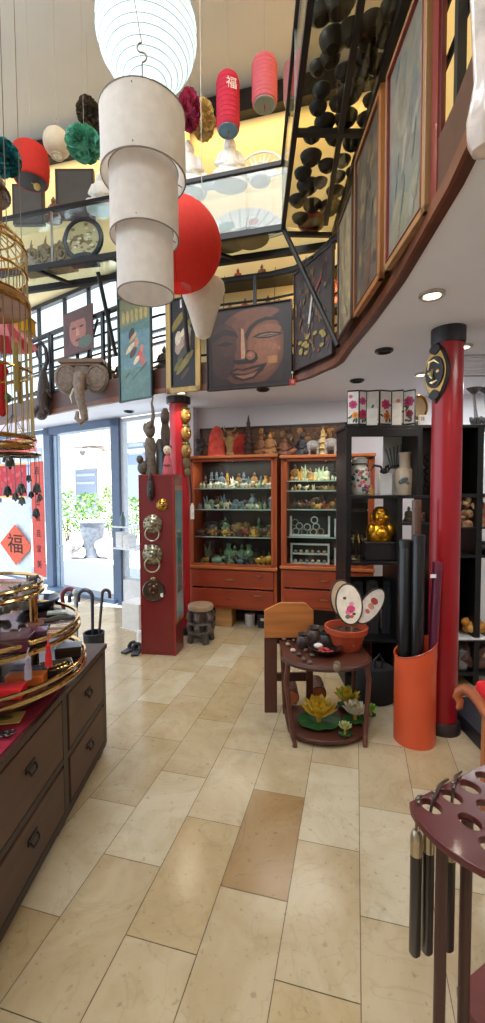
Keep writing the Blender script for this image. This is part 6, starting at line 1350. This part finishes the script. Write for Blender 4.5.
holed('top_board',zS_-.018,zS_-.003,holes,(78,23,25)); holed('base_board',.06,.08,[],(104,34,34),outline=[(x*.66+.10,y*.66+.05) for x,y in loc])
for x,y,d_ in ((442,850,1.10),(466.5,860,1.13),(540,850,1.2),(500,800,1.42),(560,790,1.5)):
    p=D(x,y,d_); m=MB((66,33,29)); m.tube([(0,0,0),(0,0,zS_-.02)],.0155,12); o=m.o('leg','woodz',t); o.location=(p.dot(R_)-ctr[0],p.dot(FH)-ctr[1],0)
def hcane(x,yt,yb,d_,lb,hx,hy):
    p=D(x,yt,d_); zb=D(x,yb,d_).z; L_=p.z-zb; t=T('hanging_cane',lb,'cane',(p.x,p.y,zb),YAW); r=5.9*S(d_)
    m=MB((34,24,26)); m.lathe([(r*.6,0),(r,.01),(r,L_-.07)],16); m.o('shaft','lacquer',t)
    m=MB((190,176,150)); m.lathe([(r*1.03,L_-.07),(r*1.06,L_-.03),(r*.95,L_-.01),(r*.5,L_)],16); m.o('silver_collar','metal',t)
    hp=Z(hx,hy,zS_+.008); v=Vector(((hp-p).dot(R_),(hp-p).dot(FH),hp.z-zb)); m=MB((120,110,100)); m.tube([(0,0,L_-.005),(0,0,L_+.02),(v.x*.3,v.y*.3-.004,v.z),(v.x,v.y,v.z+.004),(v.x*1.5+.01,v.y*1.5,v.z-.0)],[.004,.004,.005,.005,.003],6); m.ell((v.x*.5,v.y*.5,v.z+.004),(.008,.006,.006),8,5); m.o('hook','metal',t)
hcane(416.5,830,955,1.155,'leftmost black cane with silver collar hanging from the cane stand',418.5,798)
hcane(429,827,953,1.16,'second black cane with silver collar hanging from the cane stand',440,786)
hcane(450,835,950,1.20,'black cane hanging behind the front legs of the cane stand',456,777.5)
# ============================================================ LEFT SIDE: drawer counter, tiered stand, canes, birdcage
cF=(Z(0,940,0)+Z(105,752,0))/2
xcF=-.855; dE=Z(105,750,0).dot(FH); hC=.665; dN=.55
t=T('drawer_counter','long dark brown wooden drawer counter with red cloth on top, lower left','counter',W(xcF-.4,(dE+dN)/2,0).to_tuple(),YAW); L_=dE-dN
WC=(56,35,28); lx=.4
dd=lambda d: d-(dE+dN)/2
m=MB(WC); m.box((0,0,.05+(hC-.05)/2),(.78,L_-.02,hC-.05)); m.o('body','woody',t,smooth=False)
m=MB((62,38,30)); m.box((0,0,hC-.012),(.84,L_+.02,.03)); m.o('worktop','woody',t,smooth=False,bevel=.004)
m=MB((44,28,24)); 
for dv in (dE-.02,1.985,1.30,.62): m.box((lx-.002,dd(dv),.05+(hC-.06)/2),(.02,.05,hC-.06))
m.box((lx-.002,0,.33),(.018,L_-.02,.03)); m.box((lx-.002,0,.06),(.02,L_-.02,.04)); m.o('front_frame','woody',t,smooth=False)
for dv in (dE-.06,1.96,1.3): 
    m=MB((60,36,30)); m.box((lx-.04,dd(dv),.025),(.06,.08,.05)); m.o('foot','woody',t,smooth=False)
for (d0,d1) in ((2.02,dE-.05),(1.33,1.955),(.65,1.27)):
    for (z0,z1) in ((.35,.628),(.085,.312)):
        m=MB((74,46,33)); m.box((lx+.002,dd((d0+d1)/2),(z0+z1)/2),(.02,d1-d0-.012,z1-z0-.01)); dr=m.o('drawer','woody',t,smooth=False,bevel=.004)
        m=MB((30,28,28)); yc=dd((d0+d1)/2); zc=(z0+z1)/2+.03; m.box((lx+.014,yc,zc),(.005,.075,.024)); m.tube([(lx+.016,yc-.028,zc),(lx+.026,yc-.028,zc-.012),(lx+.028,yc-.022,zc-.026),(lx+.028,yc+.022,zc-.026),(lx+.026,yc+.028,zc-.012),(lx+.016,yc+.028,zc)],.0045,7); m.o('handle','iron',dr)
# red cloth
a=W(xcF-.72,dE-.65,0); 
m=MB((138,16,44)); pts=[(-.36,-L_/2+.02),(.395,-L_/2+.02),(.40,dd(2.02)),(.30,dd(2.13)),(-.36,dd(2.2))]
m.prism(pts,hC+.004,hC+.010); m.o('red_cloth','cloth',None,'deep red cloth covering the top of the drawer counter','cloth',W(xcF-.4,(dE+dN)/2,0).to_tuple(),YAW,smooth=False)
# ---- three-tier display stand with brass rims
cx_,cd_=-1.22,1.93
ts=T('tiered_display_stand','three-tier round display stand with polished brass rims on the counter','display stand',W(cx_,cd_,0).to_tuple(),YAW)
tiers=((.79,.46),(.965,.435),(1.15,.28))
for i,(z,r) in enumerate(tiers):
    m=MB((64,44,44) if i<2 else (120,110,100)); m.lathe([(.001,z-.012),(r,z-.012),(r,z),(.001,z)],48); m.o('shelf','gloss',ts)
    m=MB((206,170,112)); m.torus((0,0,z-.012),r+.004,.011,n=64,k=8); m.torus((0,0,z+.026),r+.002,.009,n=64,k=8); m.o('brass_rim','brass',ts)
    for k in range(6):
        a=k*PI/3+.1; m=MB((180,134,70)); m.tube([(r*math.cos(a),r*math.sin(a),z-.01),(r*math.cos(a),r*math.sin(a),z+.028)],.006,6); m.o('rail_pin','brass',ts)
for k in range(4):
    a=k*PI/2+.18; r0=.25; m=MB((184,140,80)); m.tube([(r0*math.cos(a),r0*math.sin(a),hC+.012),(r0*math.cos(a),r0*math.sin(a),1.15)],.017,12); m.o('post','brass',ts)
m=MB((90,60,40)); m.lathe([(.32,hC+.012),(.32,hC+.03),(.28,hC+.04)],36); m.o('base','woodx',ts)
def tpos(x,y,z): p=Z(x,y,z); return (p.x,p.y,z+.001)
def bxl(name,x,y,z,sz,c,lb,rz=0,mat='lacquer',cat='box',lidc=None):
    p=tpos(x,y,z); t=T(name,lb,cat,p,YAW+rz); m=MB(c); m.box((0,0,sz[2]*.42),(sz[0],sz[1],sz[2]*.8)); m.o('body',mat,t,smooth=False,bevel=.004); m=MB(lidc or tuple(min(255,int(v*1.12)) for v in c)); m.box((0,0,sz[2]*.9),(sz[0]*1.02,sz[1]*1.03,sz[2]*.2)); m.o('lid',mat,t,smooth=False,bevel=.004); return t
z1,z2,z3=tiers[0][0],tiers[1][0],tiers[2][0]
bxl('red_box',6,697,z1,(.14,.07,.045),(196,30,36),'bright red box on the lowest tier at the left edge',.1)
bxl('orange_box',27,684,z1,(.15,.06,.045),(206,104,34),'orange box on the lowest tier behind the red box',.12)
bxl('blue_box',31,674,z1,(.16,.05,.03),(76,100,140),'blue box on the lowest tier behind the orange one',.1)
bxl('dark_lacquer_box',57,672,z1,(.13,.09,.04),(54,34,40),'dark lacquer box at the right of the lowest tier',.5,'gloss')
bxl('brown_lacquer_box',69,655,z1,(.12,.09,.05),(70,54,44),'brown lacquer box at the right rim of the lowest tier',.3,'gloss')
bxl('maroon_case',11,650,z2,(.16,.09,.06),(64,30,42),'large dark maroon case on the middle tier at the left edge',.15,'gloss')
bxl('purple_case',34,642,z2,(.11,.07,.055),(66,32,62),'purple glossy case on the middle tier beside the maroon case',.3,'gloss')
r=random.Random(33)
for k,(x,y,c,w_,lb) in enumerate(((52,634,(206,160,140),.1,'salmon paper packet on the middle tier'),(62,628,(214,196,180),.1,'cream paper packet on the middle tier near the rim'),(70,622,(226,220,210),.09,'white paper packet at the right of the middle tier'),(47,624,(176,120,110),.1,'dusty pink packet at the middle of the middle tier'),(57,616,(190,206,200),.09,'pale green packet at the back of the middle tier'),(38,628,(190,140,130),.08,'rosy packet behind the purple case'))):
    p=tpos(x,y,z2); m=MB(c); m.box((0,0,.006+.003*k),(w_,.045,.010)); m.col(tuple(int(v*.8) for v in c)); m.box((0,0,.0115+.003*k),(w_*.5,.02,.002)); m.o('paper_packet','matte',None,lb,'packet',p,YAW+r.uniform(-.6,.8),smooth=False)
m=MB((60,56,56)); m.tube([(-.06,0,.010),(0,.006,.018),(.06,0,.010)],[.010,.014,.010],8); m.ell((.065,0,.012),(.012,.012,.012)); m.o('black_hair_stick','satin',None,'black bundle lying across the middle tier right of the packets','ornament',tpos(58,622,z2+.02),YAW+.5)
t=T('dark_oval_dish','dark blue oval dish on the middle tier under the top tier','dish',tpos(38,608,z2),YAW); m=MB((30,40,62)); m.lathe([(.06,0),(.09,.02),(.105,.05),(.098,.05),(.08,.02),(.01,.012)],26,sx=1.1); m.o('body','gloss',t); m=MB((60,74,96)); m.torus((0,0,.05),.102,.005,n=26,k=6,sx=1.1); m.o('rim','gloss',t)
m=MB((176,166,148)); 
for k in range(9): r2=random.Random(50+k); m.ell((r2.uniform(-.08,.08),r2.uniform(-.04,.04),r2.uniform(.03,.09)),(.024,.02,.02),8,5)
m.o('pale_stone_cluster','stone',None,'pale rough stone cluster on the middle tier at the left','stone',tpos(15,618,z2),YAW)
for i,(x,y,c,lb) in enumerate(((6,598,(90,84,80),'grey carved trinket on the top tier at the left edge'),(16,594,(60,56,56),'dark carved trinket in the middle of the top tier'),(27,589,(110,100,92),'grey brown trinket near the rim of the top tier'),(33,584,(76,72,70),'dark small trinket at the right rim of the top tier'))):
    m=MB(); tiny(m,(7,5,7,1)[i],.05,c,tuple(min(255,v+40) for v in c)); m.o('trinket','satin',None,lb,'trinket',tpos(x,y,z3),YAW)
for i,(x,y,c,lb) in enumerate(((60,664,(176,150,90),'golden coiled bracelet on the dark lacquer box'),)):
    p=tpos(x-2,y+6,z1+.04); m=MB(c); 
    for k in range(4): m.torus((.015*k-.02,.006*k,.008+.003*k),.022,.004,n=16,k=5)
    m.o('bracelet','brass',None,lb,'bracelet',p,YAW)
def tassel(x,yt,yb,d_,c,lb):
    p=D(x,yt,d_); L=(yb-yt)*S(d_); t=T('tassel',lb,'tassel',p,YAW); m=MB(c); m.lathe([(.014,-L),(.013,-L*.6),(.007,-L*.3),(.009,-L*.22),(.003,-L*.12)],10); m.o('fringe','cloth',t); m=MB(c); m.tube([(0,0,-L*.14),(0,0,0),(0,.012,.012)],.0025,5); m.o('cord','matte',t)
tassel(48,640,667,1.70,(196,34,40),'red tassel hanging from the middle brass rim')
tassel(27.5,652,680,1.62,(150,140,156),'greyish tassel hanging from the middle brass rim, left')
t=T('yellow_card','yellowish printed card on the red cloth at the left edge','card',tpos(8,719,hC+.012),YAW+.2); m=MB((206,170,90)); m.box((0,0,.002),(.11,.09,.004)); m.o('sheet','matte',t,smooth=False); m=MB((120,110,60)); m.prism(circ(-.01,.0,.03,.018,10),.004,.0048); m.o('print','matte',t,smooth=False)
m=MB((70,66,64)); 
for k in range(6): m.torus((.012*k-.03,.01*(k%2),.006+.002*k),.014,.003,n=14,k=5)
m.o('key_chain','metal',None,'small grey chain trinket on the red cloth at the left edge','trinket',tpos(3,738,hC+.012),YAW)
# ---- canes and umbrellas in a pot behind the counter
def stand(x,y,lb,h=.42,r=.085,c=(28,30,40)):
    p=Z(x,y,0); t=T('umbrella_pot',lb,'umbrella stand',(p.x,p.y,0),YAW); m=MB(c); m.lathe([(r*.85,0),(r*.9,.01),(r,h),(r*.94,h),(r*.8,.02),(.01,.02)],24); m.o('body','satin',t); m=MB(tuple(v+20 for v in c)); m.torus((0,0,h),r*.97,.007,n=24,k=6); m.o('rim','satin',t); return p
pA_=stand(95,682,'dark umbrella pot on the floor just behind the drawer counter, right'); pB_=stand(69,678,'dark umbrella pot behind the drawer counter, under the maroon handle',c=(44,40,46))
def crook(x,ytop,base,r,c,lb,rad=.05,tilt=0,mat='lacquer',flip=1,rz=0):
    d_=base.dot(FH); zt_=D(x,ytop,d_).z-rad; xo=(x-CX)*S(d_)-base.dot(R_); t=T('walking_cane',lb,'cane',(base.x,base.y,.022),YAW+rz); m=MB(c); cx=flip*rad
    pts=[(0,0,0),(xo*.6-cx*.5,0,zt_*.6),(xo-cx,0,zt_-.02)]+[(p.x,p.y,p.z) for p in [Vector((xo,0,zt_-.022))+q for q in arc((0,0,0),rad,180 if flip>0 else 0,0 if flip>0 else 180,10)]]+[(xo+cx,0,zt_-.06)]
    m.tube(pts[:3],[r*.7,r*.8,r*.9],8); m.o('shaft',mat,t); m=MB(tuple(min(255,v+10) for v in c)); m.tube(pts[2:],[r]*(len(pts)-3)+[r*.9],9); m.o('crook_handle',mat,t)
    return t
crook(67,589,pB_,.020,(96,28,44),'maroon curved cane handle at the left of the cane group',.062)
crook(71,594,pB_,.016,(52,50,58),'dark grey cane handle inside the maroon one',.034,flip=-1)
crook(83,590,pA_,.0165,(40,46,62),'navy blue crook cane left of the dark brown one',.058,flip=-1)
crook(104,590,pA_,.014,(58,44,48),'dark brown slim crook cane, farthest right of the group',.03)
m=MB((190,196,200)); p=Z(77,680,0); m.tube([(0,0,0),(0,0,.74)],.012,8); m.ell((0,0,.75),(.02,.02,.03)); m.o('white_cane','satin',None,'pale straight stick between the maroon and navy canes','cane',(p.x,p.y,0),YAW)
# ---- gold birdcage hanging close to the camera
dG=1.3; pG=D(-22,300,dG); sG=S(dG)
t=T('gold_birdcage','tall two-tier gold wire birdcage hanging at the left edge','birdcage',(pG.x,pG.y,0),YAW)
zy=lambda y: EYE+(490-y)*sG; G=(158,134,86)
def cage(rb,ybot,ytop,dome,n,part):
    m=MB(G); z0,z1=zy(ybot),zy(ytop); rr=rb*sG
    for k in range(n):
        a=2*PI*k/n; pts=[(rr*math.cos(a),rr*math.sin(a),z0),(rr*math.cos(a),rr*math.sin(a),z1)]
        if dome: pts+= [(rr*f*math.cos(a),rr*f*math.sin(a),z1+dome*sG*g) for f,g in ((.94,.3),(.78,.58),(.5,.82),(.16,1))]
        m.tube(pts,.0017,5)
    m.o(part,'metal',t)
    m=MB((190,146,74)); 
    for z in [z0,z1]+[z0+(z1-z0)*.5]: m.torus((0,0,z),rr,.004,n=40,k=6)
    if dome:
        for f,g in ((.94,.3),(.78,.58),(.5,.82)): m.torus((0,0,z1+dome*sG*g),rr*f,.003,n=36,k=5)
    m.o('hoop','brass',t)
cage(44,298,252,26,30,'upper_bars'); cage(46,436,306,0,32,'lower_bars')
m=MB((150,104,54)); m.lathe([(46*sG,zy(300)),(47*sG,zy(304)),(45*sG,zy(309)),(20*sG,zy(309)),(20*sG,zy(300))],40); m.o('middle_tray','woodx',t)
m=MB((150,110,54)); m.torus((0,0,zy(438)),48*sG,.0045,n=44,k=7); m.torus((0,0,zy(444)),46*sG,.004,n=44,k=7)
for k in range(8): a=k*PI/8; m.tube([(-46*sG*math.cos(a),-46*sG*math.sin(a),zy(444)),(46*sG*math.cos(a),46*sG*math.sin(a),zy(444))],.003,5)
m.o('bottom_ring','brass',t)
for k in range(4):
    a=k*PI/2-.35; m=MB((140,120,50)); m.tube([(46*sG*math.cos(a),46*sG*math.sin(a),zy(395)),(46*sG*math.cos(a),46*sG*math.sin(a),zy(350))],.008,8); m.o('bamboo_post','satin',t)
m=MB((90,64,44)); m.lathe([(30*sG,zy(200)),(27*sG,zy(188)),(20*sG,zy(176)),(8*sG,zy(168)),(2*sG,zy(160))],28); m.torus((0,0,zy(199)),30*sG,.006,n=30,k=6); m.o('dome_cap','carved',t)
m=MB((110,84,50)); m.tube([(0,0,zy(225)),(0,0,zy(160))],.016,8); m.tube([(0,0,zy(160)),(0,0,ZT)],.003,5); m.tube([(22*sG,0,zy(230)),(23*sG,0,zy(196))],.012,8); m.o('hanging_rod','satin',t)
# things inside / behind the cage
p=D(4,345,1.55); t=T('pink_paper_parasol','half open pink and red paper parasol hanging behind the birdcage','parasol',p,YAW); s_=S(1.55)
m=MB((190,84,96)); n=14
for k in range(n): m.col((206,120,130) if k%2 else (170,50,64)); a0,a1=2*PI*k/n,2*PI*(k+1)/n; m.poly([(0,0,30*s_),(30*s_*math.cos(a0),30*s_*math.sin(a0),0),(30*s_*math.cos(a1),30*s_*math.sin(a1),0)])
m.o('canopy','paper',t,smooth=False); m=MB((120,84,50)); m.tube([(0,0,-30*s_),(0,0,34*s_)],.005,6); m.tube([(0,0,34*s_),(0,0,ZT-p.z)],.0015,4); m.o('handle','woodz',t)
p=D(24,327,1.75); t=T('yellow_box_lantern','small square yellow lantern hanging behind the birdcage','lantern',p,YAW); s_=S(1.75); m=MB((226,176,40)); m.box((0,0,0),(16*s_,16*s_,14*s_)); m.o('shade','paper',t,smooth=False,bevel=.004); m=MB((150,110,40)); m.box((0,0,-7*s_),(17*s_,17*s_,1.5*s_)); m.box((0,0,7*s_),(17*s_,17*s_,1.5*s_)); m.o('frame','satin',t,smooth=False); m=MB((120,100,70)); m.tube([(0,0,7*s_),(0,0,ZT-p.z)],.0015,4); m.o('cord','matte',t)
p=D(2,392,1.5); t=T('red_knot_charm','red charm with a green bead hanging inside the birdcage','charm',p,YAW); s_=S(1.5); m=MB((196,34,34)); m.lathe([(1*s_,-24*s_),(5*s_,-20*s_),(5*s_,0),(3*s_,14*s_),(7*s_,20*s_),(2*s_,30*s_)],12,wob=.1); m.o('knot','cloth',t); m=MB((90,120,80)); m.ell((5*s_,0,-6*s_),(4*s_,4*s_,5*s_)); m.tube([(0,0,30*s_),(0,0,ZT-p.z)],.0015,4); m.o('bead','gloss',t)
# ---- wind chime below
p=D(14,455,1.45); t=T('wind_chime','wind chime with dark metal bells on fine cords under the birdcage','wind chime',p,YAW); s_=S(1.45)
m=MB((120,96,60)); m.torus((0,0,0),24*s_,.005,n=36,k=6); m.tube([(-24*s_,0,0),(24*s_,0,0)],.003,5); m.tube([(0,-24*s_,0),(0,24*s_,0)],.003,5); m.o('ring','brass',t)
m=MB((110,100,90)); 
for k in range(5): a=k*2*PI/5; m.tube([(24*s_*math.cos(a),24*s_*math.sin(a),0),(0,0,40*s_),],.0012,4)
m.tube([(0,0,40*s_),(0,0,ZT-p.z)],.0015,4); m.o('hanging_cord','matte',t)
for k,(x,y,sz) in enumerate(((20,488,5),(33,488,4.5),(12,462,5),(35,512,4),(3,458,4),(8,490,4.5),(22,500,3.5),(27,494,3),(15,496,3.5),(30,478,3),(36,497,3))):
    xx=(x-14)*s_; zz=(455-y)*s_; yy=.02*math.sin(k*2); b=sz*s_; m=MB((70,78,82) if k%2 else (96,100,100)); m.lathe([(b,zz-b),(b*.85,zz),(b*.6,zz+b*.7),(b*.2,zz+b)],12,c=(xx,yy,0)); m.ell((xx,yy,zz-b*1.2),(b*.35,b*.35,b*.35),8,5); m.tube([(xx,yy,zz+b),(xx,yy,0)],.0012,4); m.o('bell','metal',t)
